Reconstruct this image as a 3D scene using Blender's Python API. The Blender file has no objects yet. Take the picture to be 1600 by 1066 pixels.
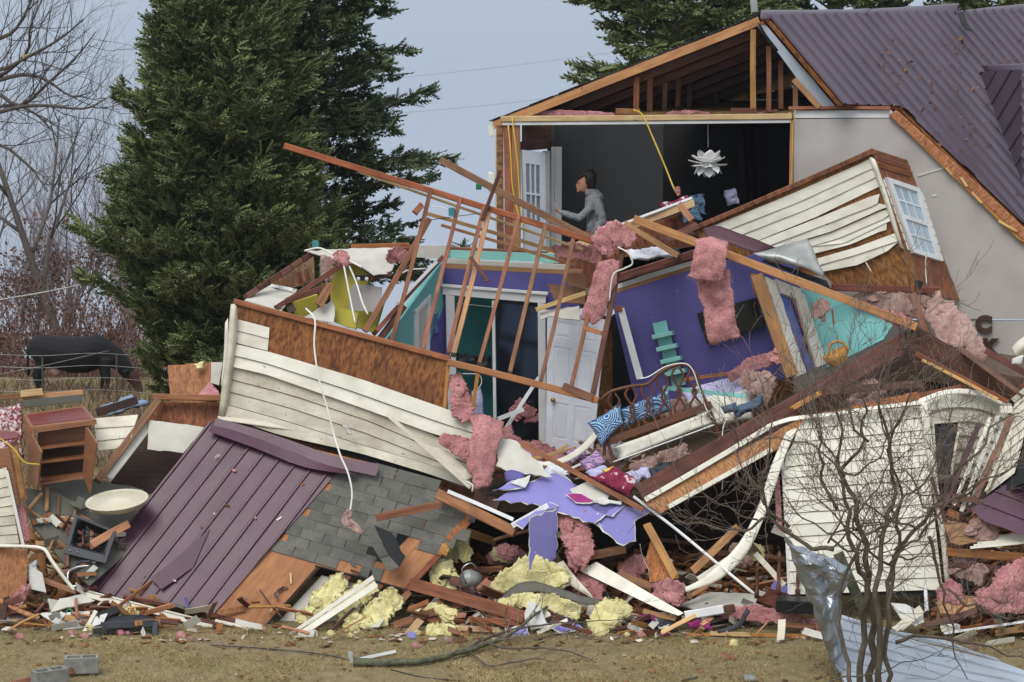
import bpy, bmesh, math, random
import numpy as np
from mathutils import Vector, Matrix, noise as mnoise
random.seed(11)
rng = np.random.default_rng(7)
SC = bpy.context.scene
COL = SC.collection
# ------------------------------------------------------------------ camera, sky, sun, exposure
F = 85.0 / 36.0 * 1600.0            # focal length in photo pixels
PITCH = math.radians(6.69)
CAMZ = 7.33
CAM = Vector((0, 0, CAMZ))
cd = bpy.data.cameras.new('camera'); cam = bpy.data.objects.new('camera', cd); COL.objects.link(cam)
cd.lens = 85; cd.sensor_width = 36; cd.clip_start = 0.5; cd.clip_end = 3000
cam.location = CAM; cam.rotation_euler = (math.radians(90) - PITCH, 0, 0)
SC.camera = cam
SUN_EL, SUN_AZ = math.radians(52), math.radians(205)     # soft light from behind the viewer, high
world = bpy.data.worlds.new('World'); SC.world = world; world.use_nodes = True
wn, wl = world.node_tree.nodes, world.node_tree.links
wn.clear()
wo = wn.new('ShaderNodeOutputWorld'); bg = wn.new('ShaderNodeBackground')
sky = wn.new('ShaderNodeTexSky'); sky.sky_type = 'NISHITA'; sky.sun_disc = False
sky.sun_elevation = SUN_EL; sky.sun_rotation = SUN_AZ; sky.air_density = 2.0; sky.dust_density = 6.0
sc_ = wn.new('ShaderNodeVectorMath'); sc_.operation = 'SCALE'; sc_.inputs['Scale'].default_value = 0.09
wl.new(sky.outputs[0], sc_.inputs[0])
tc = wn.new('ShaderNodeTexCoord'); sx = wn.new('ShaderNodeSeparateXYZ'); wl.new(tc.outputs['Generated'], sx.inputs[0])
rp = wn.new('ShaderNodeValToRGB'); wl.new(sx.outputs['Z'], rp.inputs[0])       # overcast: brighter overhead
rp.color_ramp.elements[0].position = 0.0; rp.color_ramp.elements[0].color = (0.36, 0.42, 0.51, 1)
rp.color_ramp.elements[1].position = 1.0; rp.color_ramp.elements[1].color = (0.86, 0.92, 1.0, 1)
e = rp.color_ramp.elements.new(0.16); e.color = (0.47, 0.54, 0.64, 1)
nz = wn.new('ShaderNodeTexNoise'); nz.inputs['Scale'].default_value = 2.2; nz.inputs['Detail'].default_value = 5
mp = wn.new('ShaderNodeMapping'); mp.inputs['Scale'].default_value = (1, 1, 3.5)
wl.new(tc.outputs['Generated'], mp.inputs[0]); wl.new(mp.outputs[0], nz.inputs['Vector'])
mr = wn.new('ShaderNodeMapRange'); mr.inputs[3].default_value = 0.93; mr.inputs[4].default_value = 1.07
wl.new(nz.outputs[0], mr.inputs[0])
ml = wn.new('ShaderNodeVectorMath'); ml.operation = 'SCALE'; wl.new(rp.outputs[0], ml.inputs[0]); wl.new(mr.outputs[0], ml.inputs['Scale'])
mx = wn.new('ShaderNodeMix'); mx.data_type = 'RGBA'; mx.inputs[0].default_value = 0.9
wl.new(sc_.outputs[0], mx.inputs[6]); wl.new(ml.outputs[0], mx.inputs[7])
wl.new(mx.outputs[2], bg.inputs[0]); bg.inputs[1].default_value = 1.0; wl.new(bg.outputs[0], wo.inputs[0])
sl = bpy.data.lights.new('sun', 'SUN'); sl.energy = 1.5; sl.angle = math.radians(35); sl.color = (1, 0.97, 0.93)
so = bpy.data.objects.new('sun', sl); COL.objects.link(so)
sd = Vector((math.sin(SUN_AZ) * math.cos(SUN_EL), math.cos(SUN_AZ) * math.cos(SUN_EL), math.sin(SUN_EL)))
so.rotation_euler = sd.to_track_quat('Z', 'Y').to_euler(); so.location = (0, 0, 30)
SC.view_settings.view_transform = 'Standard'; SC.view_settings.look = 'None'
SC.view_settings.exposure = 0.45; SC.view_settings.gamma = 1; SC.view_settings.use_curve_mapping = False
SC.cycles.max_bounces = 5; SC.cycles.diffuse_bounces = 3; SC.cycles.transparent_max_bounces = 8

# ------------------------------------------------------------------ geometry helpers
CP, SP = math.cos(PITCH), math.sin(PITCH)
def ray(px, py):
    a, b = (px - 800) / F, (533 - py) / F
    return Vector((a, CP + b * SP, -SP + b * CP))
def P(px, py, d):                       # the point seen at (px, py) of the photo, d metres out
    r = ray(px, py); return CAM + r * (d / r.y)
def V3(p): return p if isinstance(p, Vector) else P(*p)
class PL:                               # a real plane in the place, through three points
    def __init__(s, a, b, c):
        s.o = V3(a); b = V3(b); c = V3(c)
        s.x = (b - s.o).normalized(); n = (b - s.o).cross(c - s.o).normalized()
        if n.dot(CAM - s.o) < 0: n = -n
        s.n = n; s.y = n.cross(s.x)
        s.M = Matrix((s.x.to_4d(), s.y.to_4d(), s.n.to_4d(), (0, 0, 0, 1))).transposed()
        for i in range(3): s.M[3][i] = 0
        s.M.translation = s.o; s.I = s.M.inverted()
    def at(s, px, py, off=0.0):
        r = ray(px, py); o = s.o + s.n * off
        return CAM + r * ((o - CAM).dot(s.n) / r.dot(s.n))
    def loc(s, px, py):
        q = s.I @ s.at(px, py); return (q.x, q.y)
    def d(s, px, py): return s.at(px, py).y
def GP(px, py, z=0.02):                  # where the sight line of a pixel meets the lawn
    r = ray(px, py); return CAM + r * ((z - CAMZ) / r.z)
def tag(o, label=None, cat=None, group=None, kind=None):
    if label: o['label'] = label
    if cat: o['category'] = cat
    if group: o['group'] = group
    if kind: o['kind'] = kind
    return o
def T(name, label, cat, at=(800, 900, 30), group=None):
    o = bpy.data.objects.new(name, None); COL.objects.link(o); o.empty_display_size = 0.1
    o.location = V3(at); return tag(o, label, cat, group)
def link(name, me, mat, parent=None, M=None, label=None, cat=None, group=None, kind=None):
    o = bpy.data.objects.new(name, me); COL.objects.link(o)
    if mat is not None and len(me.materials) == 0: me.materials.append(MAT[mat] if isinstance(mat, str) else mat)
    M = M if M is not None else Matrix.Identity(4)
    if parent is not None:
        pm = Matrix.Translation(parent.location) if parent.type == 'EMPTY' else parent.matrix_basis
        if parent.parent is not None:
            pp = parent.parent; pm = (Matrix.Translation(pp.location) if pp.type == 'EMPTY' else pp.matrix_basis) @ pm
        o.parent = parent; o.matrix_basis = pm.inverted() @ M
    else: o.matrix_basis = M
    return tag(o, label, cat, group, kind)
def mesh(name, v, f, smooth=False):
    me = bpy.data.meshes.new(name); me.from_pydata([tuple(q) for q in v], [], f); me.update()
    if smooth: me.polygons.foreach_set('use_smooth', [True] * len(me.polygons))
    return me
def px2m(wpx, d): return wpx * d / F
def n3(p, s, seed=0): return mnoise.noise(Vector((p[0] * s + seed, p[1] * s - seed * 1.7, p[2] * s + 3.1)))
def board(p0, p1, wpx, mat='wood', t=0.038, name='board', parent=None, roll=0, ragged=0.0, bow=0.006, w=None, **kw):
    a, b = V3(p0), V3(p1); ax = b - a; L = ax.length; ax.normalize()
    mid = (a + b) / 2; v = (mid - CAM).normalized()
    s = ax.cross(v).normalized(); q = s.cross(ax)
    if roll:
        R = Matrix.Rotation(math.radians(roll), 3, ax); s = R @ s; q = R @ q
    if w is None: w = px2m(wpx, mid.y)
    M = Matrix(((ax.x, s.x, q.x, mid.x), (ax.y, s.y, q.y, mid.y), (ax.z, s.z, q.z, mid.z), (0, 0, 0, 1)))
    c = min(w, t) * 0.12; hw, ht = w / 2, t / 2
    sec = [(-hw + c, -ht), (hw - c, -ht), (hw, -ht + c), (hw, ht - c), (hw - c, ht), (-hw + c, ht), (-hw, ht - c), (-hw, -ht + c)]
    n = max(2, min(7, int(L / 0.35) + 1)); vs = []; fs = []
    by, bz = random.uniform(-bow, bow) * L, random.uniform(-bow, bow) * L
    tw = random.uniform(-1, 1) * 0.03
    for i in range(n + 1):
        u = i / n; x = (u - 0.5) * L; k = 4 * u * (1 - u)
        for j, (y, z) in enumerate(sec):
            xx = x
            if ragged and i in (0, n): xx += (1 if i == 0 else -1) * random.random() ** 2 * ragged
            cw, sw = math.cos(tw * (u - .5)), math.sin(tw * (u - .5))
            vs.append((xx, y * cw - z * sw + by * k, y * sw + z * cw + bz * k))
    for i in range(n):
        for j in range(8):
            j2 = (j + 1) % 8; fs.append((i * 8 + j, i * 8 + j2, i * 8 + 8 + j2, i * 8 + 8 + j))
    fs.append(tuple(range(7, -1, -1))); fs.append(tuple(n * 8 + j for j in range(8)))
    return link(name, mesh(name, vs, fs), mat, parent, M, **kw)
def jagged(pts, amp, step):
    out = []
    for i, p in enumerate(pts):
        q = pts[(i + 1) % len(pts)]; L = math.dist(p, q); n = max(1, int(L / step))
        for k in range(n):
            u = k / n; x = p[0] + (q[0] - p[0]) * u; y = p[1] + (q[1] - p[1]) * u
            if k: x += random.uniform(-amp, amp); y += random.uniform(-amp, amp)
            out.append((x, y))
    return out
def area2(p): return sum(p[i][0] * p[(i + 1) % len(p)][1] - p[(i + 1) % len(p)][0] * p[i][1] for i in range(len(p)))
def panel(pl, px, t=0.013, mat='drywall', name='panel', parent=None, off=0.0, jag=0, step=9, **kw):
    """a sheet of real thickness lying in plane pl, its outline given in photo pixels; it is thick away from the viewer"""
    if jag: px = jagged(px, jag, step)
    p2 = [pl.loc(x, y) for x, y in px]
    if area2(p2) < 0: p2.reverse()
    bm = bmesh.new()
    top = [bm.verts.new((x, y, off)) for x, y in p2]; bot = [bm.verts.new((x, y, off - t)) for x, y in p2]
    n = len(p2); f1 = bm.faces.new(top); f2 = bm.faces.new(bot[::-1])
    for i in range(n): bm.faces.new((top[(i + 1) % n], top[i], bot[i], bot[(i + 1) % n]))
    bmesh.ops.triangulate(bm, faces=[f1, f2])
    bmesh.ops.recalc_face_normals(bm, faces=bm.faces)
    me = bpy.data.meshes.new(name); bm.to_mesh(me); bm.free()
    return link(name, me, mat, parent, pl.M, **kw)
def clip(poly, a, b, axis=1):
    def half(p, lim, sgn):
        out = []
        for i in range(len(p)):
            u, v = p[i], p[(i + 1) % len(p)]; du, dv = sgn * (u[axis] - lim), sgn * (v[axis] - lim)
            if du >= 0: out.append(u)
            if du * dv < 0:
                k = du / (du - dv); out.append((u[0] + (v[0] - u[0]) * k, u[1] + (v[1] - u[1]) * k))
        return out
    p = half(poly, a, 1)
    return half(p, b, -1) if len(p) > 2 else []
def ribbed(pl, px, dirpx, spacing, rib_w, rib_h, mat, name='metal_sheet', parent=None, per=5, wave=0.0, minor=True, off=0.0):
    """ribbed sheet metal in plane pl, cut to an outline; ribs run along dirpx; one object for each sheet"""
    a, b = pl.loc(*dirpx[0]), pl.loc(*dirpx[1]); ang = math.atan2(b[1] - a[1], b[0] - a[0]); c, s = math.cos(-ang), math.sin(-ang)
    R = Matrix.Rotation(ang, 4, 'Z')
    pts = [(x * c - y * s, x * s + y * c) for x, y in (pl.loc(*q) for q in px)]
    y0, y1 = min(p[1] for p in pts), max(p[1] for p in pts); objs = []
    k0 = 0; yk = y0
    prof = [(0, 0), (rib_w * .25, rib_h), (rib_w * .75, rib_h), (rib_w, 0)]
    if minor:
        fl = spacing - rib_w
        for m in (0.33, 0.67): prof += [(rib_w + fl * m - .012, 0), (rib_w + fl * m, .004), (rib_w + fl * m + .012, 0)]
    prof.append((spacing, 0))
    while yk < y1:
        vs, fs = [], []; base = len(objs)
        lift = random.uniform(-.004, .004)
        for k in range(per):
            for (ya, za), (yb, zb) in zip(prof[:-1], prof[1:]):
                q = clip(pts, yk + ya, yk + yb)
                if len(q) < 3: continue
                x0, x1 = min(w_[0] for w_ in q), max(w_[0] for w_ in q)
                nx = max(1, int((x1 - x0) / 0.5)) if wave else 1
                for g in range(nx):
                    qq = clip(q, x0 + (x1 - x0) * g / nx, x0 + (x1 - x0) * (g + 1) / nx, 0) if nx > 1 else q
                    if len(qq) < 3: continue
                    st = len(vs)
                    for x, y in qq:
                        z = za + (zb - za) * (y - yk - ya) / max(1e-6, yb - ya) + lift + off
                        if wave: z += wave * (n3((x, y, 0), .9, base) + .4 * n3((x, y, 0), 3, 5))
                        vs.append((x, y, z))
                    fs.append(tuple(range(st, len(vs))))
            yk += spacing
        if vs:
            me = mesh(name, vs, fs); o = link(name, me, mat, parent, pl.M @ R)
            m = o.modifiers.new('thick', 'SOLIDIFY'); m.thickness = 0.0025; m.offset = -1
            objs.append(o)
    return objs
def cat(p, n):
    """Catmull-Rom samples through points"""
    if len(p) < 2: return p
    q = [p[0] + (p[0] - p[1])] + list(p) + [p[-1] + (p[-1] - p[-2])]; out = []
    for i in range(1, len(q) - 2):
        a, b, c, d = q[i - 1], q[i], q[i + 1], q[i + 2]
        for k in range(n):
            t = k / n
            out.append(0.5 * ((2 * b) + (c - a) * t + (2 * a - 5 * b + 4 * c - d) * t * t + (3 * b - a - 3 * c + d) * t ** 3))
    out.append(p[-1]); return out
def sheet(name, rows, mat, parent=None, t=0.003, sub=3, ns=0.0, nf=4.0, smooth=True, seed=None, **kw):
    """a bent sheet through rows of points (px, py, d), smoothly interpolated, with real thickness"""
    rows = [cat([V3(p) for p in r], sub) for r in rows]
    cols = [cat([r[j] for r in rows], sub) for j in range(len(rows[0]))]
    nr, nc = len(cols[0]), len(cols); vs = []; fs = []
    seed = random.random() * 50 if seed is None else seed
    for i in range(nr):
        for j in range(nc):
            p = cols[j][i]
            if ns:
                p = p + Vector((n3(p, nf, seed), n3(p, nf, seed + 9), n3(p, nf, seed + 21))) * ns
            vs.append(p)
    for i in range(nr - 1):
        for j in range(nc - 1):
            a = i * nc + j; fs.append((a, a + 1, a + nc + 1, a + nc))
    o0 = sum(vs, Vector()) / len(vs); me = mesh(name, [v - o0 for v in vs], fs, smooth)
    o = link(name, me, mat, parent, Matrix.Translation(o0), **kw)
    m = o.modifiers.new('thick', 'SOLIDIFY'); m.thickness = t; m.offset = 0
    return o
def tube(paths, r0=0.01, sides=6, taper=None):
    """verts, faces of tubes along lists of (point, radius)"""
    vs, fs = [], []
    for path in paths:
        n = len(path); b = len(vs); prev = None
        for i, (p, r) in enumerate(path):
            d = (path[min(i + 1, n - 1)][0] - path[max(i - 1, 0)][0])
            if d.length < 1e-9: d = Vector((0, 0, 1))
            d.normalize()
            if prev is None: u = d.orthogonal().normalized()
            else:
                u = prev - d * prev.dot(d); u = u.normalized() if u.length > 1e-6 else d.orthogonal().normalized()
            prev = u; w = d.cross(u)
            for k in range(sides):
                an = 2 * math.pi * k / sides; vs.append(p + (u * math.cos(an) + w * math.sin(an)) * r)
        for i in range(n - 1):
            for k in range(sides):
                k2 = (k + 1) % sides; fs.append((b + i * sides + k, b + i * sides + k2, b + (i + 1) * sides + k2, b + (i + 1) * sides + k))
        fs.append(tuple(b + k for k in range(sides - 1, -1, -1))); fs.append(tuple(b + (n - 1) * sides + k for k in range(sides)))
    return vs, fs
def wire(name, pts, rpx, mat, parent=None, sub=6, sides=6, **kw):
    c = cat([V3(p) for p in pts], sub); r = px2m(rpx, c[0].y)
    vs, fs = tube([[(p, r) for p in c]], sides=sides); o0 = c[0]
    return link(name, mesh(name, [v - o0 for v in vs], fs, True), mat, parent, Matrix.Translation(o0), **kw)
def batt(name, path, mat='pink', flat=0.4, rough=0.13, res=56, ring=32, fuzz=650, parent=None, seed=None, flakes=3, **kw):
    """a torn insulation batt along (px, py, d, halfwidth_px): a thin ragged slab with half loosened flakes on it"""
    R = random.Random(random.random() if seed is None else seed); flat = .11 + .14 * min(flat, .8); vs, fs = [], []
    cs = [(V3(p[:3]), px2m(p[3], p[2])) for p in path]; w0 = sum(c[1] for c in cs) / len(cs)
    def gen(cs, flat, res, ring, tw0):
        seed = R.random() * 90; pts = cat([c[0] for c in cs], 8); ws = cat([Vector((c[1], 0, 0)) for c in cs], 8); n = len(pts); b0 = len(vs); info = []
        L = sum((pts[i + 1] - pts[i]).length for i in range(n - 1))
        for i in range(res):
            t = i * (n - 1) / (res - 1); k = min(int(t), n - 2); f = t - k; c = pts[k].lerp(pts[k + 1], f); w = max(.004, ws[k].lerp(ws[k + 1], f).x)
            d = (pts[k + 1] - pts[k]).normalized(); v = (c - CAM).normalized(); s = d.cross(v).normalized(); q = s.cross(d)
            e = i / (res - 1); al = e * L; cap = min(1, (min(e, 1 - e) * L / max(w, .02) * 3.2 + .45)) ** .5
            wl_ = 1 + .36 * n3((al * 7, 0, 0), 1, seed) + .26 * n3((al * 24, 0, 0), 1, seed) + .2 * n3((al * 70, 0, 0), 1, seed); wr_ = 1 + .36 * n3((al * 7, 5, 0), 1, seed + 30) + .26 * n3((al * 24, 0, 7), 1, seed) + .2 * n3((al * 70, 0, 3), 1, seed)
            tw = tw0 + .5 * n3((al * 3.5, 3, 0), 1, seed); s2 = s * math.cos(tw) + q * math.sin(tw); q2 = q * math.cos(tw) - s * math.sin(tw); bend = .22 * n3((al * 5, 1, 4), 1, seed)
            for j in range(ring):
                an = 2 * math.pi * j / ring; ca, sa = math.cos(an), math.sin(an); ca = math.copysign(abs(ca) ** .7, ca); sa = math.copysign(abs(sa) ** .25, sa)
                p = c + (s2 * ca * w * (wl_ if ca < 0 else wr_) + q2 * (sa * w * flat + bend * w * ca * ca)) * cap
                end = (1 if e > .5 else -1) * max(0, 1 - min(e, 1 - e) * 7)
                p = p + d * end * w * (.8 * n3((ca * 1.4, seed, 0), 1, seed) + .45 * n3((ca * 6, seed, 2), 1, seed))
                cre = 1 - min(1, abs(n3(p, 8, seed)) * 6); acr = ca * w
                g = n3(p, 7, seed) * .22 + n3(p, 26, seed) * .25 + n3(p, 90, seed) * .25 + .35 * n3((acr * 34, al * 9, an), 1, seed + 11) - cre * .45
                vs.append(p + q2 * (1 if sa > 0 else -1) * g * min(w, .14) * rough * 2)
            info.append((c, d, q2))
        for i in range(res - 1):
            for j in range(ring):
                j2 = (j + 1) % ring; fs.append((b0 + i * ring + j, b0 + i * ring + j2, b0 + (i + 1) * ring + j2, b0 + (i + 1) * ring + j))
        fs.append(tuple(b0 + j for j in range(ring - 1, -1, -1))); fs.append(tuple(b0 + (res - 1) * ring + j for j in range(ring)))
        return b0, info
    b0, info = gen(cs, flat, res, ring, 0); nb = len(vs)
    if w0 > .045:
        for _ in range(flakes):
            k = R.randrange(4, len(info) - 4); c, d, q2 = info[k]; u = k / (len(info) - 1) * (len(cs) - 1); w = cs[int(u)][1] * R.uniform(.35, .7); s = d.cross((c - CAM).normalized()).normalized(); an = R.uniform(-.9, .9)
            ax = (d * math.cos(an) + s * math.sin(an)); tow = (CAM - c).normalized(); c2 = c + s * R.uniform(-.6, .6) * cs[int(u)][1] + tow * (cs[int(u)][1] * flat * R.uniform(.6, 1.3) + .01); ln = w * R.uniform(1.0, 1.9)
            gen([(c2 - ax * ln, w * .7), (c2 + tow * w * .2, w), (c2 + ax * ln - tow * w * R.uniform(0, .4), w * .7)], .16, 22, 20, R.uniform(-.5, .5))
    for _ in range(fuzz):
        a = R.randrange(nb); p = vs[a]; c, d, q2 = info[a // ring]; o = (p - c); o = o.normalized() if o.length > 1e-6 else d
        o = (o * .7 + d * R.gauss(0, .8) + Vector((R.gauss(0, .4), R.gauss(0, .4), R.gauss(0, .4) - .4))).normalized(); l = R.uniform(.008, .04); u = o.orthogonal().normalized() * R.uniform(.001, .003)
        b = len(vs); vs.extend([p - o * .005 - u, p - o * .005 + u, p + o * l]); fs.append((b, b + 1, b + 2))
    o0 = cs[0][0]; return link(name, mesh(name, [v - o0 for v in vs], fs, True), mat, parent, Matrix.Translation(o0), **kw)
def puff(name, c4, mat, th=0.06, ns=0.02, nf=6, res=18, parent=None, e=4, folds=0.0, **kw):
    """a soft closed body (pillow, bundle) between four corners (px, py, d)"""
    a, b, c, d = [V3(p) for p in c4]; seed = random.random() * 90; vs, fs = [], []
    nrm = (b - a).cross(d - a).normalized()
    if nrm.dot(CAM - a) < 0: nrm = -nrm
    ex, ey = (b - a).normalized(), (d - a).normalized()
    for s in (1, -1):
        for i in range(res):
            for j in range(res):
                u, v = j / (res - 1), i / (res - 1)
                pin = .045 * math.sin(math.pi * u) ; pin2 = .045 * math.sin(math.pi * v)
                uu = u * (1 - 2 * pin2) + pin2; vv = v * (1 - 2 * pin) + pin
                p = a.lerp(b, uu).lerp(d.lerp(c, uu), vv)
                h = (1 - abs(2 * u - 1) ** e) * (1 - abs(2 * v - 1) ** e)
                g = n3(p, nf, seed) + .5 * n3(p, nf * 2.3, seed)
                p = p + nrm * s * th * h ** .5 + nrm * g * ns * 2 + (ex * n3(p, nf, seed + 4) + ey * n3(p, nf, seed + 8)) * ns
                if folds: p = p + nrm * folds * math.sin((u * 3 + v * 7 + g) * 5) * h
                vs.append(p)
    for s in (0, 1):
        for i in range(res - 1):
            for j in range(res - 1):
                k = s * res * res + i * res + j; q = (k, k + 1, k + res + 1, k + res); fs.append(q if s == 0 else q[::-1])
    bd = [j for j in range(res)] + [i * res + res - 1 for i in range(1, res)] + [(res - 1) * res + j for j in range(res - 2, -1, -1)] + [i * res for i in range(res - 2, 0, -1)]
    for i in range(len(bd)):
        x, y = bd[i], bd[(i + 1) % len(bd)]; fs.append((y, x, x + res * res, y + res * res))
    return link(name, mesh(name, [v - a for v in vs], fs, True), mat, parent, Matrix.Translation(a), **kw)
def box(name, c, size, mat, parent=None, rot=None, bev=0.0, **kw):
    """an upright or turned box with softened edges"""
    bm = bmesh.new(); bmesh.ops.create_cube(bm, size=1)
    for v in bm.verts: v.co = Vector((v.co.x * size[0], v.co.y * size[1], v.co.z * size[2]))
    if bev: bmesh.ops.bevel(bm, geom=list(bm.edges), offset=bev, segments=2, affect='EDGES', profile=.6)
    me = bpy.data.meshes.new(name); bm.to_mesh(me); bm.free()
    M = Matrix.Translation(V3(c)) @ (rot.to_4x4() if rot is not None else Matrix.Identity(4))
    return link(name, me, mat, parent, M, **kw)
def siding(pl, tops, mat, parent, name='clapboard', lip=0.014, jag_end=0, off=0.0, gapn=0.003):
    """lap siding: tops is a list of pixel polylines, the edges between courses from top to bottom; each course is one board whose lower edge stands proud"""
    for k in range(len(tops) - 1):
        A, B = tops[k], tops[k + 1]; n = 14
        def samp(poly, u):
            ls = [math.dist(poly[i], poly[i + 1]) for i in range(len(poly) - 1)]; s = u * sum(ls)
            for i, l in enumerate(ls):
                if s <= l or i == len(ls) - 1:
                    f = s / l; return (poly[i][0] + (poly[i + 1][0] - poly[i][0]) * f, poly[i][1] + (poly[i + 1][1] - poly[i][1]) * f)
                s -= l
        vs, fs = [], []; sd = random.random() * 40
        for i in range(n + 1):
            u = i / n; a, b = samp(A, u), samp(B, u)
            if jag_end and i == n:
                j = random.uniform(-jag_end, jag_end); a = (a[0] + j, a[1]); b = (b[0] - j, b[1])
            b = (b[0] - (b[0] - a[0]) * .05, b[1] - (b[1] - a[1]) * .05)
            w = .006 * n3((u * 6, k, 0), 1, sd)
            m = (a[0] * .5 + b[0] * .5, a[1] * .5 + b[1] * .5)
            vs += [pl.at(a[0], a[1], off + w), pl.at(m[0], m[1], off + lip * .5 + w), pl.at(m[0] * .9 + b[0] * .1, m[1] * .9 + b[1] * .1, off + lip * .56 + w),
                   pl.at(b[0], b[1], off + lip + w), pl.at(b[0], b[1], off + w * .3 - .002)]
        for i in range(n):
            for j in range(4): fs.append((i * 5 + j, i * 5 + 5 + j, i * 5 + 6 + j, i * 5 + 1 + j))
        o0 = vs[0]; o = link(name, mesh(name, [v - o0 for v in vs], fs), mat, parent, Matrix.Translation(o0))
        m = o.modifiers.new('thick', 'SOLIDIFY'); m.thickness = .0015; m.offset = -1
def lerp2(a, b, u): return (a[0] + (b[0] - a[0]) * u, a[1] + (b[1] - a[1]) * u)
def edges(tl, tr, br, bl, n, sag=0.0, mid=5):
    """n courses between two end lines, each edge a polyline with a little sag"""
    out = []
    for k in range(n + 1):
        a, b = lerp2(tl, bl, k / n), lerp2(tr, br, k / n)
        out.append([(lerp2(a, b, i / mid)[0], lerp2(a, b, i / mid)[1] + sag * 4 * (i / mid) * (1 - i / mid)) for i in range(mid + 1)])
    return out
def inside(p, poly):
    r = False; j = len(poly) - 1
    for i in range(len(poly)):
        if (poly[i][1] > p[1]) != (poly[j][1] > p[1]) and p[0] < (poly[j][0] - poly[i][0]) * (p[1] - poly[i][1]) / (poly[j][1] - poly[i][1]) + poly[i][0]: r = not r
        j = i
    return r
# ------------------------------------------------------------------ materials
MAT = {}
def lin(h):
    h = [int(h[i:i + 2], 16) / 255 for i in (0, 2, 4)]
    return tuple(c / 12.92 if c <= .04045 else ((c + .055) / 1.055) ** 2.4 for c in h)
def mk(name, c1, c2, rough=.7, scale=(6, 6, 6), det=6, bump=.15, bscale=40, stain=None, stamt=.35, stsc=2.0, jit=.12, spec=.3, metal=0, island=False, lo=.3, hi=.7, bdist=.01, specks=None, spsc=9, spth=.72, hj=0):
    m = bpy.data.materials.new(name); m.use_nodes = True; N, Lk = m.node_tree.nodes, m.node_tree.links
    b = N['Principled BSDF']; b.inputs['Roughness'].default_value = rough; b.inputs['Specular IOR Level'].default_value = spec; b.inputs['Metallic'].default_value = metal
    tc = N.new('ShaderNodeTexCoord'); mp = N.new('ShaderNodeMapping'); mp.inputs['Scale'].default_value = scale
    oi = N.new('ShaderNodeObjectInfo'); va = N.new('ShaderNodeVectorMath'); va.operation = 'SCALE'; va.inputs[0].default_value = (13, 7, 19)
    Lk.new(oi.outputs['Random'], va.inputs['Scale']); ad = N.new('ShaderNodeVectorMath'); Lk.new(tc.outputs['Object'], ad.inputs[0]); Lk.new(va.outputs[0], ad.inputs[1])
    Lk.new(ad.outputs[0], mp.inputs[0])
    nz = N.new('ShaderNodeTexNoise'); nz.inputs['Scale'].default_value = 1; nz.inputs['Detail'].default_value = det; nz.inputs['Roughness'].default_value = .62
    Lk.new(mp.outputs[0], nz.inputs['Vector'])
    cr = N.new('ShaderNodeValToRGB'); cr.color_ramp.elements[0].position = lo; cr.color_ramp.elements[1].position = hi
    cr.color_ramp.elements[0].color = (*lin(c1), 1); cr.color_ramp.elements[1].color = (*lin(c2), 1); Lk.new(nz.outputs[0], cr.inputs[0])
    col = cr.outputs[0]
    def blend(noise_scale, colour, lo_, hi_, amt, detail=4):
        n2 = N.new('ShaderNodeTexNoise'); n2.inputs['Scale'].default_value = noise_scale; n2.inputs['Detail'].default_value = detail; Lk.new(ad.outputs[0], n2.inputs['Vector'])
        mr = N.new('ShaderNodeMapRange'); mr.inputs[1].default_value = lo_; mr.inputs[2].default_value = hi_; mr.inputs[4].default_value = amt; Lk.new(n2.outputs[0], mr.inputs[0])
        mx = N.new('ShaderNodeMix'); mx.data_type = 'RGBA'; Lk.new(mr.outputs[0], mx.inputs[0]); Lk.new(col, mx.inputs[6]); mx.inputs[7].default_value = (*lin(colour), 1)
        return mx.outputs[2]
    if stain: col = blend(stsc, stain, .45, .75, stamt)
    if specks: col = blend(spsc, specks, spth, spth + .05, .85, 2)
    if jit:
        hs = N.new('ShaderNodeHueSaturation'); mr = N.new('ShaderNodeMapRange'); mr.inputs[3].default_value = 1 - jit; mr.inputs[4].default_value = 1 + jit
        if island:
            gi = N.new('ShaderNodeNewGeometry'); Lk.new(gi.outputs['Random Per Island'], mr.inputs[0])
        else: Lk.new(oi.outputs['Random'], mr.inputs[0])
        if hj:
            wnz = N.new('ShaderNodeTexWhiteNoise'); wnz.noise_dimensions = '1D'; Lk.new(oi.outputs['Random'], wnz.inputs['W']); sp_ = N.new('ShaderNodeSeparateColor'); Lk.new(wnz.outputs['Color'], sp_.inputs[0])
            h1 = N.new('ShaderNodeMapRange'); h1.inputs[3].default_value = .5 - .004 * hj; h1.inputs[4].default_value = .5 + .022 * hj; Lk.new(sp_.outputs[0], h1.inputs[0]); Lk.new(h1.outputs[0], hs.inputs['Hue'])
            h2 = N.new('ShaderNodeMapRange'); h2.inputs[3].default_value = 1 - .2 * hj; h2.inputs[4].default_value = 1.0; Lk.new(sp_.outputs[1], h2.inputs[0]); Lk.new(h2.outputs[0], hs.inputs['Saturation'])
        Lk.new(mr.outputs[0], hs.inputs['Value']); Lk.new(col, hs.inputs['Color']); col = hs.outputs[0]
    Lk.new(col, b.inputs['Base Color'])
    if bump:
        n3_ = N.new('ShaderNodeTexNoise'); n3_.inputs['Scale'].default_value = bscale; n3_.inputs['Detail'].default_value = 5
        if scale[0] != scale[1]: Lk.new(mp.outputs[0], n3_.inputs['Vector']); n3_.inputs['Scale'].default_value = 2
        else: Lk.new(ad.outputs[0], n3_.inputs['Vector'])
        bp = N.new('ShaderNodeBump'); bp.inputs['Strength'].default_value = bump; bp.inputs['Distance'].default_value = bdist; Lk.new(n3_.outputs[0], bp.inputs['Height']); Lk.new(bp.outputs[0], b.inputs['Normal'])
        rr = N.new('ShaderNodeMapRange'); rr.inputs[3].default_value = max(.05, rough - .15); rr.inputs[4].default_value = min(1, rough + .15); Lk.new(nz.outputs[0], rr.inputs[0]); Lk.new(rr.outputs[0], b.inputs['Roughness'])
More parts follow.
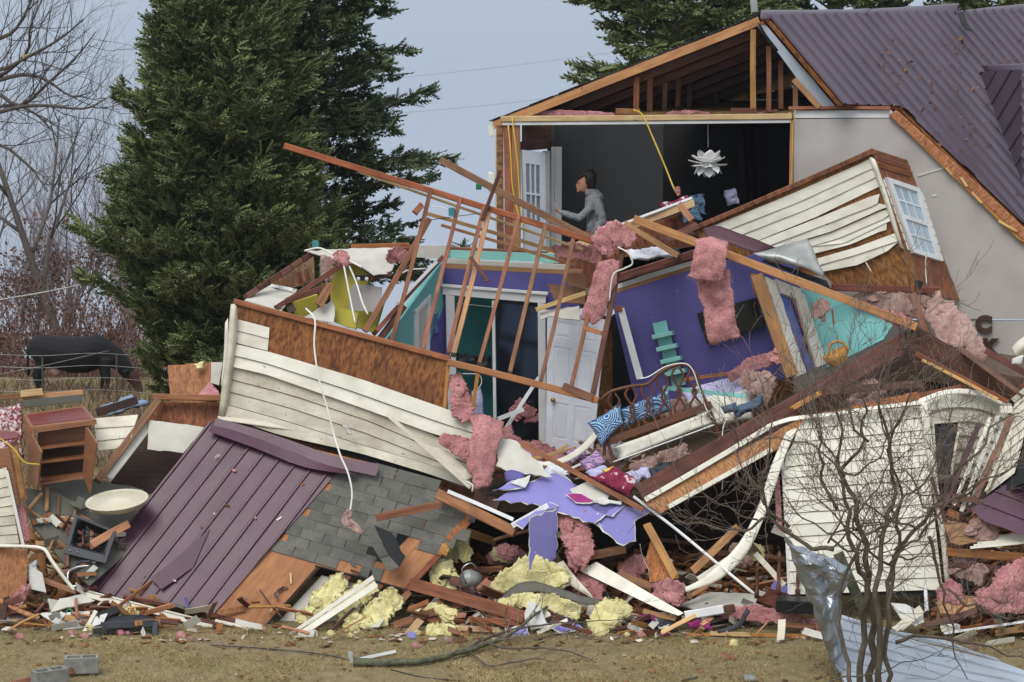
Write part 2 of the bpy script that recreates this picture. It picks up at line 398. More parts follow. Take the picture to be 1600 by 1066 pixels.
    MAT[name] = m; return m
G = (2.2, 26, 26)      # wood grain runs along the board
mk('wood', '6a371f', 'a25d37', .6, G, stain='54291a', stamt=.6, stsc=3, hj=1, jit=.28, specks='3a2114', spsc=14)
mk('wood_orange', '945627', 'be7e40', .6, G, stain='7a3f1f', stamt=.45, stsc=3, hj=1, jit=.22, specks='4a2a16', spsc=14)
mk('wood_light', 'b48652', 'd8b076', .65, G, stain='8f5a30', stamt=.5, stsc=3, hj=1, jit=.16, specks='5a351c', spsc=12)
mk('wood_dark', '4a2620', '74402f', .5, G, stain='2c1512', stamt=.6, stsc=2.5, hj=1, jit=.28)
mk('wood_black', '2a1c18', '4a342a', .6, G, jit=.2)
mk('oak', '7d5238', '996a4b', .45, G, stain='6d3d25', stamt=.4, jit=.12)
mk('walnut', '4f2f21', '6a4431', .45, G, jit=.08)
mk('red_laminate', '5e2424', '7a3533', .35, (3, 3, 3), jit=.05)
mk('osb_dark', '5a2c18', '945831', .7, (26, 9, 20), det=3, stain='40201a', stamt=.65, stsc=1.6, hj=1, jit=.16, bump=.3, lo=.35, hi=.62)
mk('osb', '874c25', 'ba7a48', .7, (30, 11, 20), det=3, stain='6a3218', stamt=.55, stsc=1.7, hj=1, jit=.16, bump=.3, specks='2e2018', spsc=16, spth=.7, lo=.35, hi=.65)
mk('plywood', '94562b', 'ba7d48', .65, (3, 18, 18), stain='7d4526', stamt=.5, hj=1, jit=.14, specks='33241c', spsc=15, spth=.7)
mk('siding', 'd9d5c5', 'eae6d7', .5, (2, 2, 9), stain='aba58f', stamt=.5, stsc=2.5, jit=.04, bump=.05, specks='4a4034', spsc=22, spth=.74)
mk('siding_dirty', 'bdb5a0', 'dfd9c7', .55, (3, 3, 8), stain='978b73', stamt=.6, stsc=1.8, jit=.05, bump=.05, specks='4a3a2a', spsc=20, spth=.7)
mk('trim_white', 'd2d3d2', 'e6e7e6', .45, (3, 3, 3), stain='b4b2aa', stamt=.4, jit=.04, bump=.04)
mk('door_white', 'd0d3da', 'dfe2e8', .4, (3, 3, 3), stain='bcbfc6', stamt=.3, jit=.03, bump=.03)
mk('drywall', 'b7b3a8', 'cbc8be', .85, (3, 3, 3), stain='8f8a7c', stamt=.4, jit=.06)
mk('drywall_grey', 'a6a09b', 'b0aaa5', .85, (1.2, 1.2, 1.2), stain='98918c', stamt=.6, stsc=1.7, jit=.015, bump=.05, specks='c8c4be', spsc=7, spth=.77)
mk('paper_white', 'bdbcb6', 'd6d5d0', .8, (4, 4, 4), jit=.04)
mk('purple', '514b84', '5d5793', .6, (1.5, 1.5, 1.5), stain='454073', stamt=.6, stsc=1.4, jit=.03, bump=.05, specks='8f8aa8', spsc=11, spth=.76)
mk('lavender', '7a75ad', '8a84c0', .6, (2, 2, 2), stain='6b64a0', stamt=.6, jit=.05, bump=.08, specks='d0cdd8', spsc=12, spth=.7)
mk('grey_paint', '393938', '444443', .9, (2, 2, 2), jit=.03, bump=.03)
mk('teal', '67a8a6', '7cbcb6', .6, (2, 2, 2), stain='559390', stamt=.4, jit=.03, bump=.04)
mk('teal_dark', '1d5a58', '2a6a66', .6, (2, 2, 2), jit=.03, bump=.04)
mk('aqua', '78b4ac', '8ac2ba', .5, (3, 3, 3), jit=.04, bump=.04)
mk('yellow_wall', 'a59a35', 'bdb24a', .7, (2, 2, 2), stain='887e2e', stamt=.5, jit=.04)
mk('room_shade_wall', '1c1b1b', '232222', .9, (2, 2, 2), jit=.03, bump=.03)  # shade put into the colour: ceiling and back wall near black, room looks unlit
mk('burgundy_metal', '4a2d3b', '573848', .38, (1.3, 1.3, 1.3), stain='3c2430', stamt=.6, stsc=1.6, jit=.06, bump=.06, spec=.35)
mk('roof_metal', '4c414c', '584c57', .35, (1.0, 1.0, 1.0), stain='40353f', stamt=.5, stsc=1.3, jit=.05, bump=.05, spec=.4, specks='5a4636', spsc=6, spth=.74)
mk('flashing_dark', '42262c', '553640', .4, (3, 3, 3), jit=.06, bump=.03)
mk('silver', '8b9097', 'a9aeb5', .28, (3, 3, 3), stain='8c9096', stamt=.4, jit=.04, bump=.04, metal=.75)
mk('galv', '8f928f', 'b4b6b2', .4, (3, 3, 3), stain='6f706a', stamt=.5, jit=.05, bump=.04, metal=.4)
mk('pale_metal', '969da6', 'aeb4bb', .4, (2, 2, 2), stain='9daabb', stamt=.4, jit=.03, bump=.03)
mk('shingle', '575650', '6e6c64', .95, (60, 60, 60), det=2, stain='37363a', stamt=.5, stsc=4, jit=.16, bump=.4, bscale=120)
mk('felt', '232425', '303132', .95, (30, 30, 30), jit=.1)
mk('pink', 'a5676b', 'd8a29f', .95, (34, 34, 34), det=9, stain='854c4e', stamt=.65, stsc=4, jit=.07, bump=.9, bscale=70, bdist=.02, spec=.05)
mk('pink_grey', '8f7069', 'c4a89c', .95, (20, 20, 20), stain='7a4f4a', stamt=.6, stsc=5, jit=.08, bump=.9, bscale=70, bdist=.02, spec=.05)
mk('yellow_wool', 'd0c684', 'f0e8b4', .95, (18, 18, 18), stain='a9945a', stamt=.5, stsc=5, jit=.07, bump=.9, bscale=60, bdist=.02, spec=.05)
mk('brown_wool', '54432f', '8a7048', .95, (18, 18, 18), jit=.05, bump=.9, bscale=60, bdist=.02, spec=.05)
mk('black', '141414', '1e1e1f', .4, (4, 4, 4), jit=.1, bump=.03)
mk('black_gloss', '0c0d0f', '141518', .15, (4, 4, 4), jit=0, bump=0, spec=.5)
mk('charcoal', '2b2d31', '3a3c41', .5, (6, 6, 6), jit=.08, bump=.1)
mk('wire_white', 'd0cec6', 'e2e0d9', .5, (5, 5, 5), jit=.05, bump=0)
mk('wire_yellow', 'c9a83a', 'dcc055', .5, (5, 5, 5), jit=.06, bump=0)
mk('lamp_paper', 'e2e2e0', 'eeeeec', .8, (8, 8, 8), jit=.03, bump=.03)
mk('concrete', '75756f', '94948d', .95, (14, 14, 14), stain='5c5c56', stamt=.5, stsc=6, jit=.06, bump=.4, bscale=70)
mk('slab_grey', '55544c', '68675e', .8, (4, 4, 4), stain='45443c', stamt=.6, stsc=2, jit=.06)
mk('cream', 'bdb69f', 'cfc9b6', .3, (4, 4, 4), stain='b1a98f', stamt=.4, jit=.04, bump=.02)
mk('brass', '9a7a3c', 'b8954e', .3, (5, 5, 5), jit=.05, bump=0, metal=.8)
mk('chrome', 'a8aaad', 'c0c2c4', .15, (5, 5, 5), jit=0, bump=0, metal=.9)
mk('magenta', '8a2a66', 'a53a80', .8, (9, 9, 9), jit=.12)
mk('curtain_dark', '2a0c1e', '3a1228', .9, (5, 5, 5), jit=0)
mk('maroon_cloth', '6e1f3a', '8c2f4d', .9, (9, 9, 9), specks='d8c8cc', spsc=9, spth=.58, jit=.05)
mk('cloth_white', 'c8cad2', 'dfe1e6', .9, (8, 8, 8), stain='a5a6b4', stamt=.4, jit=.05)
mk('cloth_lilac', '9f9cc0', 'c2c2da', .9, (3, 30, 30), jit=.05)
mk('denim', '3c5064', '54697f', .9, (12, 12, 12), jit=.06)
mk('tarp', '6f7f94', '8493a8', .6, (5, 5, 5), jit=.04)
mk('floral', '8a2f3e', 'd9cdc4', .9, (24, 24, 24), det=2, stain='7d8aa0', stamt=.6, stsc=14, jit=.03, lo=.46, hi=.56)
mk('stripe_cloth', '6a4c8a', 'c9a0b8', .9, (4, 60, 60), det=2, stain='3f7a8a', stamt=.6, stsc=20, jit=.03, lo=.42, hi=.58)
mk('cream_mattress', 'c9c5b6', 'dcd8ca', .85, (14, 14, 14), stain='a8a290', stamt=.4, jit=.03)
mk('foil_dirt', '4b3b30', '6b5848', .9, (12, 12, 12), jit=.1)
mk('wicker', '9a6a32', 'c4924e', .8, (60, 60, 12), det=2, jit=.05, bump=.6)
mk('bark', '4b4238', '6c6255', .95, (18, 18, 5), stain='363028', stamt=.5, stsc=6, jit=.1, bump=.6, bscale=40)
mk('bark_dark', '423c38', '655c55', .95, (14, 14, 5), jit=.12, bump=.4)
mk('bark_moss', '3d3d32', '62604f', .95, (18, 18, 18), stain='6f7a52', stamt=.6, stsc=9, jit=.06, bump=.6)
mk('twig', '665850', '85756a', .9, (9, 9, 9), jit=.12, bump=0)
mk('twig_far', '6a6062', '8a7f80', .95, (3, 3, 3), jit=.12, bump=0)
mk('needle', '626d41', '8a9263', .75, (1.4, 1.4, 1.4), jit=.32, island=True, bump=0, spec=.2, stain='586b46', stamt=.4, stsc=.8)
mk('needle_dark', '4a573c', '717d58', .8, (1.2, 1.2, 1.2), jit=.3, island=True, bump=0, spec=.15)
mk('leaf_red', '533e37', '74574b', .9, (2, 2, 2), jit=.35, island=True, bump=0, spec=.1)
mk('dry_grass', '8c7a52', 'b6a479', .95, (1.2, 1.2, 1.2), stain='807d4a', stamt=.6, stsc=1.1, jit=.3, island=True, bump=0, spec=.1)
mk('ground', '6a5e42', '897a58', .98, (5, 5, 5), stain='66663c', stamt=.6, stsc=.8, jit=0, bump=.5, bscale=30, specks='4a3826', spsc=7, spth=.68)
mk('weed', '665540', '86705a', .95, (1.2, 1.2, 1.2), jit=.3, island=True, bump=0, spec=.1)
mk('litter', '8a7a68', 'd0c8b8', .9, (3, 3, 3), jit=.4, island=True, bump=0)
mk('litter_brown', '5a3a24', '9a6a40', .9, (3, 3, 3), jit=.4, island=True, bump=0)
mk('cow_black', '0f0f11', '1c1b1d', .75, (9, 9, 9), jit=0, bump=.2)
mk('cow_brown', '3a2620', '543830', .85, (9, 9, 9), jit=0, bump=.2)
mk('skin', 'a87860', 'b98a70', .6, (9, 9, 9), jit=0, bump=.03)
mk('hair', '17120f', '2a201b', .6, (40, 40, 8), jit=0, bump=.5)
mk('hoodie', '6a6d70', '85888b', .95, (50, 50, 50), stain='43484c', stamt=.4, stsc=6, jit=0, bump=.3)
mk('red_shirt', '9a3a28', 'b04a34', .9, (20, 20, 20), jit=0)
mk('trousers', '1e2430', '2c3442', .9, (30, 30, 30), jit=0)
mk('cardboard', '8a6645', 'a17c58', .85, (4, 4, 4), stain='6f4f34', stamt=.4, jit=.05)
mk('green_plastic', '1f5a3a', '2f7a50', .4, (5, 5, 5), jit=.05, bump=0)
mk('teal_box', '2f6a70', '44868a', .5, (5, 5, 5), jit=.05, bump=0)
mk('blue_print', '3d4a86', '5a68a4', .85, (5, 5, 5), jit=.03)
def glassmat(name, c, rough, metal, alpha=1.0):
    m = bpy.data.materials.new(name); m.use_nodes = True; b = m.node_tree.nodes['Principled BSDF']
    b.inputs['Base Color'].default_value = (*lin(c), 1); b.inputs['Roughness'].default_value = rough; b.inputs['Metallic'].default_value = metal
    b.inputs['Alpha'].default_value = alpha; b.inputs['Specular IOR Level'].default_value = .5; MAT[name] = m
glassmat('mirror_dark', '3c4450', .12, .85); glassmat('pane_pale', 'a9bcc9', .12, 0); glassmat('pane_dim', '7d8790', .1, 0, .75)
# paisley pillow: concentric dotted medallions on blue
def paisley():
    m = bpy.data.materials.new('paisley'); m.use_nodes = True; N, Lk = m.node_tree.nodes, m.node_tree.links; b = N['Principled BSDF']; b.inputs['Roughness'].default_value = .9
    tc = N.new('ShaderNodeTexCoord'); vo = N.new('ShaderNodeTexVoronoi'); vo.inputs['Scale'].default_value = 4.2; Lk.new(tc.outputs['Object'], vo.inputs['Vector'])
    mu = N.new('ShaderNodeMath'); mu.operation = 'MULTIPLY'; mu.inputs[1].default_value = 55; Lk.new(vo.outputs['Distance'], mu.inputs[0])
    sn = N.new('ShaderNodeMath'); sn.operation = 'SINE'; Lk.new(mu.outputs[0], sn.inputs[0])
    cr = N.new('ShaderNodeValToRGB'); els = cr.color_ramp.elements; els[0].position = .3; els[0].color = (*lin('3b3f86'), 1); els[1].position = .75; els[1].color = (*lin('9cc4d4'), 1)
    x = els.new(.5); x.color = (*lin('4a79a8'), 1)
    mr = N.new('ShaderNodeMapRange'); mr.inputs[1].default_value = -1; mr.inputs[2].default_value = 1; Lk.new(sn.outputs[0], mr.inputs[0]); Lk.new(mr.outputs[0], cr.inputs[0])
    Lk.new(cr.outputs[0], b.inputs['Base Color']); MAT['paisley'] = m
paisley()
# ------------------------------------------------------------------ ground and background
def gz(x, y):
    z = 0.0
    if y > 37: z -= (y - 37) * 0.027
    if y > 60: z -= (y - 60) ** 1.25 * 0.10
    if y < 40: z += .035 * n3((x, y, 0), .5, 3) + .02 * n3((x, y, 0), 1.7, 8)
    return z
def build_ground():
    ys = [5, 12, 20, 24] + [25 + .25 * i for i in range(45)] + [37 + i for i in range(0, 25)] + [64, 70, 80, 95, 120, 160, 220, 320, 460]
    xs = [-400, -220, -120, -70, -40, -25] + [-15 + .5 * i for i in range(61)] + [18, 25, 40, 70, 120, 220, 400]
    vs = [(x, y, gz(x, y)) for y in ys for x in xs]; n = len(xs)
    fs = [(i * n + j, i * n + j + 1, i * n + n + j + 1, i * n + n + j) for i in range(len(ys) - 1) for j in range(n - 1)]
    link('ground', mesh('ground', vs, fs, True), 'ground', kind='structure')
build_ground()
def scatter_mesh(name, tmpl_v, tmpl_f, pos, M3, mat, parent=None, smooth=False, **kw):
    """many small copies of one template in a single mesh, made with numpy: pos (n,3), M3 (n,3,3)"""
    tv = np.asarray(tmpl_v, float); n = len(pos); k = len(tv)
    V = np.einsum('nij,kj->nki', M3, tv) + pos[:, None, :]
    tf = np.asarray(tmpl_f, int); Fx = (tf[None] + (np.arange(n) * k)[:, None, None]).reshape(-1, tf.shape[1])
    o0 = pos.mean(0); V = (V - o0).reshape(-1, 3)
    me = bpy.data.meshes.new(name); me.vertices.add(len(V)); me.vertices.foreach_set('co', V.ravel())
    s = tf.shape[1]; me.loops.add(len(Fx) * s); me.loops.foreach_set('vertex_index', Fx.ravel())
    me.polygons.add(len(Fx)); me.polygons.foreach_set('loop_start', np.arange(len(Fx)) * s); me.polygons.foreach_set('loop_total', np.full(len(Fx), s))
    me.update(calc_edges=True)
    return link(name, me, mat, parent, Matrix.Translation(Vector(o0)), **kw)
def frames(d, roll, scale):
    """rotation matrices (n,3,3) whose x axis is d, rolled at random"""
    d = d / np.linalg.norm(d, axis=1, keepdims=True); up = np.tile([0, 0, 1.0], (len(d), 1)); up[np.abs(d[:, 2]) > .95] = [1, 0, 0]
    y = np.cross(up, d); y /= np.linalg.norm(y, axis=1, keepdims=True); z = np.cross(d, y)
    c, s = np.cos(roll)[:, None], np.sin(roll)[:, None]; y2 = y * c + z * s; z2 = -y * s + z * c
    return np.stack([d, y2, z2], 2) * np.asarray(scale)[:, None, None]
def grass():
    n = 210000
    y = 27.0 + rng.random(n) * 6.0; x = (rng.random(n) - .5) * 2 * (y * .235)
    clump = np.array([mnoise.noise(Vector((a * 1.3, b * 1.3, 0))) for a, b in zip(x, y)])
    keep = rng.random(n) < .62 + .7 * clump; x, y, clump = x[keep], y[keep], clump[keep]
    z = np.array([gz(a, b) for a, b in zip(x, y)]) - .004
    n = len(x); d = np.stack([rng.normal(0, .75, n), rng.normal(0, .75, n), .15 + rng.random(n) * .6], 1)
    M3 = frames(d, rng.random(n) * 6.28, (.025 + .05 * rng.random(n)) * (1 + .5 * clump))
    tv = [(0, -.055, 0), (0, .055, 0), (.6, -.03, .03), (.6, .03, .03), (1, 0, .12)]
    scatter_mesh('grass', tv, [(0, 1, 3), (0, 3, 2), (2, 3, 4)], np.stack([x, y, z], 1), M3, 'dry_grass', label='short dead tan lawn grass in front of the wreckage', cat='grass', kind='stuff')
grass()
# --- evergreens with feathery sprays
SPR_V, SPR_F = [], []
def spray_template():
    st = [(0, 0, 0), (.25, 0, .02), (.5, 0, .03), (.75, 0, .02), (1, 0, -.03)]
    v = list(st); f = []
    for i in range(4):
        for s in (-1, 1):
            w = [.27, .31, .25, .15][i]
            tip = (st[i][0] + .26, s * w, -.06 + .03 * i); v.append(tip); f.append((i, i + 1, len(v) - 1))
            tip2 = (st[i][0] + .38, s * w * .5, .07); v.append(tip2); f.append((i, i + 1, len(v) - 1))
    return v, f
SPR_V, SPR_F = spray_template()
def evergreen(label, base, H, prof, nb, dens, mat, seed, up=.35, droop=.25, size=.34, zmin=.1, sparse=0.0, group=None):
    R = np.random.default_rng(seed); bx_, by_ = base[0], base[1]; bz_ = base[2]
    root = T('evergreen_tree', label, 'tree', Vector((bx_, by_, bz_)), group)
    tr = []
    for i in range(14):
        u = i / 13; tr.append((Vector((bx_ + .15 * math.sin(u * 5 + seed), by_ + .1 * math.cos(u * 4), bz_ - .3 + H * u)), (.26 * (1 - u) ** .8 + .02) * H / 12))
    vs, fs = tube([tr], sides=9); o0 = Vector(base); link('trunk', mesh('trunk', [v - o0 for v in vs], fs, True), 'bark_dark', root, Matrix.Translation(o0))
    pos, dr, sc, paths = [], [], [], []
    for b in range(nb):
        u = zmin + (1 - zmin) * (b + R.random()) / nb
        L = prof(u) * (.62 + .62 * R.random() ** 1.3); az = b * 2.39996 + R.normal(0, .3)
        el = up + R.normal(0, .12) + .5 * max(0, u - .6); p = np.array([bx_, by_, bz_ + H * u * .94]); d = np.array([math.cos(az), math.sin(az), 0])
        pts = [p]; ns = 9
        for k in range(ns):
            t = k / (ns - 1); e = el - droop * 2.2 * t * t + .35 * droop * t ** 4 * 3 + (.12 if t > .8 else 0)
            step = np.array([d[0] * math.cos(e), d[1] * math.cos(e), math.sin(e)]) * L / ns
            az2 = R.normal(0, .08); d = np.array([d[0] * math.cos(az2) - d[1] * math.sin(az2), d[0] * math.sin(az2) + d[1] * math.cos(az2), 0])
            pts.append(pts[-1] + step)
        paths.append([(Vector(q), max(.006, .05 * (1 - i / ns) * L / 3)) for i, q in enumerate(pts)])
        pa = np.array(pts); m = int(dens * L)
        for _ in range(m):
            t = (.18 + .82 * R.random() ** .75) * ns; k = min(int(t), ns - 1); q = pa[k] + (pa[k + 1] - pa[k]) * (t - k); ax = pa[k + 1] - pa[k]; ax = ax / np.linalg.norm(ax)
            lat = np.cross(ax, [0, 0, 1]); lat /= np.linalg.norm(lat); sd = 1 if R.random() < .5 else -1
            off = R.random() * (.42 * L * (1 - t / ns) ** .8 + .10); tw = ax * .75 + lat * sd * .9
            if sparse and R.random() < sparse: continue
            q2 = q + tw * off * .8 + np.array([0, 0, R.normal(0, .05) - .12 * off])
            dd = ax * .8 + lat * sd * (.25 + .8 * R.random()) + R.normal(0, .28, 3) + np.array([0, 0, .12])
            pos.append(q2); dr.append(dd); sc.append(size * (.55 + .75 * R.random()))
    vs, fs = tube(paths, sides=4); link('limbs', mesh('limbs', [v - o0 for v in vs], fs, True), 'bark_dark', root, Matrix.Translation(o0), kind='stuff')
    pos, dr = np.array(pos), np.array(dr); n = len(pos)
    scatter_mesh('crown', SPR_V, SPR_F, pos, frames(dr, R.normal(0, .7, n), np.array(sc)), mat, root, kind='stuff')
def ground_at(px, d):
    q = P(px, 600, d); return Vector((q.x, d, gz(q.x, d)))
def pr_left(u):      # the widest part low down, narrowing upwards
    return 2.9 * (1 - u) ** .52 + .1 if u > .2 else .7 + 9.5 * u
evergreen('large bright green cypress tree behind the fallen wall, nearest the cow', ground_at(352, 44), 10.8, pr_left, 540, 50, 'needle', 3, up=.85, droop=.42, size=.25, zmin=.07)
evergreen('darker open evergreen tree with a bare lower trunk, left of the standing house', ground_at(455, 47.5), 14.5, lambda u: (3.5 * (1 - u) ** .6 + .2) if u > .3 else 2.4, 330, 32, 'needle_dark', 5, up=.4, droop=.36, size=.28, zmin=.2, sparse=.1)
evergreen('evergreen tree rising behind the open gable of the house', ground_at(1065, 54), 15.5, lambda u: 3.0 * (1 - u) ** .55 + .2, 230, 24, 'needle', 9, up=.38, droop=.3, size=.42, zmin=.25)
evergreen('evergreen tree showing just above the metal roof ridge', ground_at(1290, 57), 15.5, lambda u: 3.0 * (1 - u) ** .55 + .2, 130, 20, 'needle', 12, up=.38, droop=.3, size=.44, zmin=.4)
evergreen('evergreen tree showing above the roof ridge at the picture edge', ground_at(1520, 58), 15.5, lambda u: 3.0 * (1 - u) ** .55 + .2, 130, 20, 'needle', 14, up=.38, droop=.3, size=.44, zmin=.4)
evergreen('small evergreen treetop seen through the leaning stud frame', ground_at(723, 62), 3.7, lambda u: .9 * (1 - u) ** .8 + .05, 60, 42, 'needle_dark', 17, up=.3, droop=.2, size=.26, zmin=.3)
# --- bare trees
def grow(R, p, d, L, r, lev, maxlev, out, spread=.55, upb=.12, kids=(3, 5), wob=.13):
    n = 5 if lev < 2 else 4; path = [(Vector(p), r)]; q = Vector(p); dd = Vector(d).normalized()
    for i in range(n):
        dd = (dd + Vector((R.normal(0, wob), R.normal(0, wob), R.normal(0, wob) + upb * .5))).normalized()
        q = q + dd * (L / n); path.append((q.copy(), r * (1 - .62 * (i + 1) / n)))
    out[min(lev, 2)].append(path)
    if lev >= maxlev: return
    k = int(R.integers(kids[0], kids[1] + 1))
    for c in range(k):
        t = .3 + .7 * (c + R.random()) / k; i = min(int(t * n), n - 1); q = path[i][0].lerp(path[i + 1][0], t * n - i); ax = (path[i + 1][0] - path[i][0]).normalized()
        o = ax.orthogonal().normalized(); o.rotate(Matrix.Rotation(R.random() * 6.28, 3, ax)); a = spread * (.7 + .6 * R.random())
        nd = ax * math.cos(a) + o * math.sin(a) + Vector((0, 0, upb))
        grow(R, q, nd, L * (.5 + .22 * R.random()), path[i][1] * .58, lev + 1, maxlev, out, spread, upb, kids, wob)
def bare_meshes(seed, H, r, maxlev=4, spread=.55, kids=(4, 6), trunk_frac=.55, lean=(0, 0)):
    R = np.random.default_rng(seed); out = {0: [], 1: [], 2: []}
    grow(R, (0, 0, -.2), (lean[0], lean[1], 1), H * trunk_frac, r, 0, maxlev, out, spread, .14, kids)
    res = {}
    for k, nm, sd in ((0, 'trunk', 7), (1, 'limb', 5), (2, 'twigs', 3)):
        vs, fs = tube(out[k], sides=sd); res[nm] = mesh(nm, vs, fs, True)
    tips = [p[-1][0] for p in out[2]]
    return res, tips
def place_tree(label, base, ms, mats, group, yaw, s, leaf=None):
    root = T('bare_tree', label, 'tree', base, group); M = Matrix.Translation(base) @ Matrix.Rotation(yaw, 4, 'Z') @ Matrix.Scale(s, 4)
    for nm in ('trunk', 'limb', 'twigs'): link('limbs' if nm == 'limb' else nm, ms[nm], mats, root, M, kind=None if nm == 'trunk' else 'stuff')
    if leaf is not None: link('crown', leaf, 'leaf_red', root, M, kind='stuff')
FAR = []
for i in range(5):
    ms, tips = bare_meshes(40 + i, 11 + i, .16, 4, .5, (4, 6)); R = np.random.default_rng(i)
    tp = np.array([t + Vector(R.normal(0, .25, 3)) for t in tips for _ in range(5)]); n = len(tp); tp = tp[tp[:, 2] < 7.5]; n = len(tp)
    M3 = frames(R.normal(0, 1, (n, 3)), R.random(n) * 6, .07 + .09 * R.random(n)); tv = [(-1, 0, 0), (0, .5, .1), (1, 0, 0), (0, -.5, .1)]
    lm = scatter_mesh('crown', tv, [(0, 1, 2, 3)], tp, M3, 'leaf_red'); me = lm.data; me.transform(Matrix.Translation(lm.location)); bpy.data.objects.remove(lm)
    FAR.append((ms, me))
woods = [(-60, 78, 0, 0), (-20, 84, 1, 1), (20, 74, 2, 1), (55, 88, 3, 0), (85, 80, 4, 1), (112, 92, 0, 0), (140, 84, 1, 1), (165, 96, 2, 0), (190, 88, 3, 1), (215, 98, 4, 0), (5, 100, 4, 0), (70, 104, 1, 0), (130, 106, 0, 1), (240, 92, 2, 1), (-35, 96, 3, 1), (38, 94, 0, 1), (100, 72, 3, 1), (155, 76, 4, 1), (270, 100, 1, 0), (-75, 90, 2, 1), (60, 70, 1, 1), (180, 70, 0, 1), (10, 68, 4, 1), (130, 68, 2, 1), (205, 66, 3, 1)]
for i, (px, d, k, lf) in enumerate(woods):
    b = ground_at(px, d); b.z = gz(b.x, d)
    place_tree('bare grey tree in the wood beyond the cow' if not lf else 'tree with dead russet leaves in the wood beyond the cow', b, FAR[k][0], 'twig_far', 'bare trees of the far wood' if not lf else 'russet trees of the far wood', i * 1.3, .5 + .25 * ((i * 7) % 5) / 5, FAR[k][1] if lf else None)
    
def brush():
    R = np.random.default_rng(5); n = 48000; px = R.random(n) * 420 - 90; d = 60 + R.random(n) * 25
    pos = []; dr = []
    for a, b in zip(px, d):
        q = ground_at(a, b); pos.append((q.x, q.y, q.z + R.random() ** 2 * 2.4)); dr.append((R.normal(0, .6), R.normal(0, .6), 1))
    tv = [(0, -.03, 0), (0, .03, 0), (1, 0, 0), (.5, .2, .1), (.7, -.2, .1)]
    scatter_mesh('undergrowth', tv, [(0, 1, 2), (1, 3, 2), (0, 2, 4)], np.array(pos), frames(np.array(dr), R.random(n) * 6, (.05 + .10 * R.random(n))), 'leaf_red', label='reddish brown tangle of undergrowth behind the cow', cat='undergrowth', kind='stuff')
brush()
def weeds():
    R = np.random.default_rng(6); n = 14000; px = R.random(n) * 420 - 80; d = 36 + R.random(n) * 24; pos = []
    for a, b in zip(px, d): q = ground_at(a, b); pos.append((q.x, q.y, q.z - .02))
    k = np.array([.5 + .9 * abs(mnoise.noise(Vector((p[0] * .8, p[1] * .8, 1)))) for p in pos]); D = np.stack([R.normal(0, .35, n), R.normal(0, .35, n), np.ones(n)], 1)
    scatter_mesh('weeds', [(0, -.03, 0), (0, .03, 0), (.6, .02, .05), (1, 0, .18)], [(0, 1, 2), (0, 2, 3)], np.array(pos), frames(D, R.random(n) * 6, (.12 + .3 * R.random(n)) * k), 'weed', label='tall dry weeds in the field around the cow', cat='weeds', kind='stuff')
weeds()
# the leaning grey tree and the large one whose branches reach in from the left
ms, _ = bare_meshes(71, 11.0, .15, 4, .55, (4, 5), .62, (-.42, 0)); place_tree('tall grey tree with a trunk leaning left, behind the cow', ground_at(122, 63), ms, 'bark_dark', None, 0, 1.0)
def edge_tree():
    root = T('bare_tree', 'large bare tree reaching in from the left edge with a yellow scrap caught in it', 'tree', ground_at(-150, 52)); R = np.random.default_rng(77); out = {0: [], 1: [], 2: []}
    b = ground_at(-150, 52); top = P(-110, -120, 52)
    out[0].append([(b.lerp(top, i / 6) + Vector((.1 * math.sin(i), 0, 0)), .28 - .025 * i) for i in range(7)])
    limbs = [[(-130, 260, 52), (-40, 190, 51.6), (10, 165, 51.4), (55, 178, 51.2), (90, 215, 51)], [(-130, 300, 52), (-30, 150, 51.5), (30, 165, 51), (75, 130, 50.8), (118, 90, 50.6), (150, 50, 50.5)],
             [(-120, 160, 52), (-20, 130, 51.7), (40, 85, 51.4), (48, 40, 51), (75, -20, 51)], [(-115, 60, 52), (0, 60, 51.5), (40, 20, 51.2), (60, -40, 51)], [(-120, 180, 52), (0, 125, 51.2), (60, 120, 51), (110, 150, 50.7), (140, 145, 50.5)],
             [(-130, 330, 52), (-20, 230, 51.5), (40, 255, 51.3), (75, 300, 51)], [(-118, 100, 52), (-10, 110, 51.2), (45, 88, 50.9), (95, 60, 50.6), (130, 30, 50.4)], [(-125, 220, 52), (0, 175, 51), (60, 165, 50.8), (130, 170, 50.6), (165, 155, 50.4)]]
    for Lm in limbs:
        c = cat([P(*q) for q in Lm], 4); path = [(q, .05 * (1 - i / len(c)) + .009) for i, q in enumerate(c)]; out[1].append(path)
        for i in range(3, len(c) - 1):
            for s in range(1):
                ax = (c[i + 1] - c[i]).normalized(); o = Vector((R.normal(0, 1), R.normal(0, .8), R.normal(.35, 1))).normalized()
                tmp = {0: [], 1: [], 2: []}; grow(R, c[i], ax * .8 + o * .8, 1.2 + R.random() * .9, min(.014, path[i][1] * .5), 1, 3, tmp, .6, .1, (2, 3), .16)
                out[2] += tmp[1] + tmp[2]
    for k, nm, sd in ((0, 'trunk', 9), (1, 'limb', 6), (2, 'twigs', 3)):
        vs, fs = tube(out[k], sides=sd); link('limbs' if nm == 'limb' else nm, mesh(nm, vs, fs, True), 'bark_dark', root, kind=None if nm == 'trunk' else 'stuff')
edge_tree()
pl_ = PL((36, 84, 50.9), (44, 84, 50.9), (36, 92, 50.9)); panel(pl_, [(36, 84), (44, 86), (43, 93), (35, 91)], .01, 'wood_light', 'yellow_scrap', label='small yellow scrap caught in the bare branches at the top left', cat='scrap')
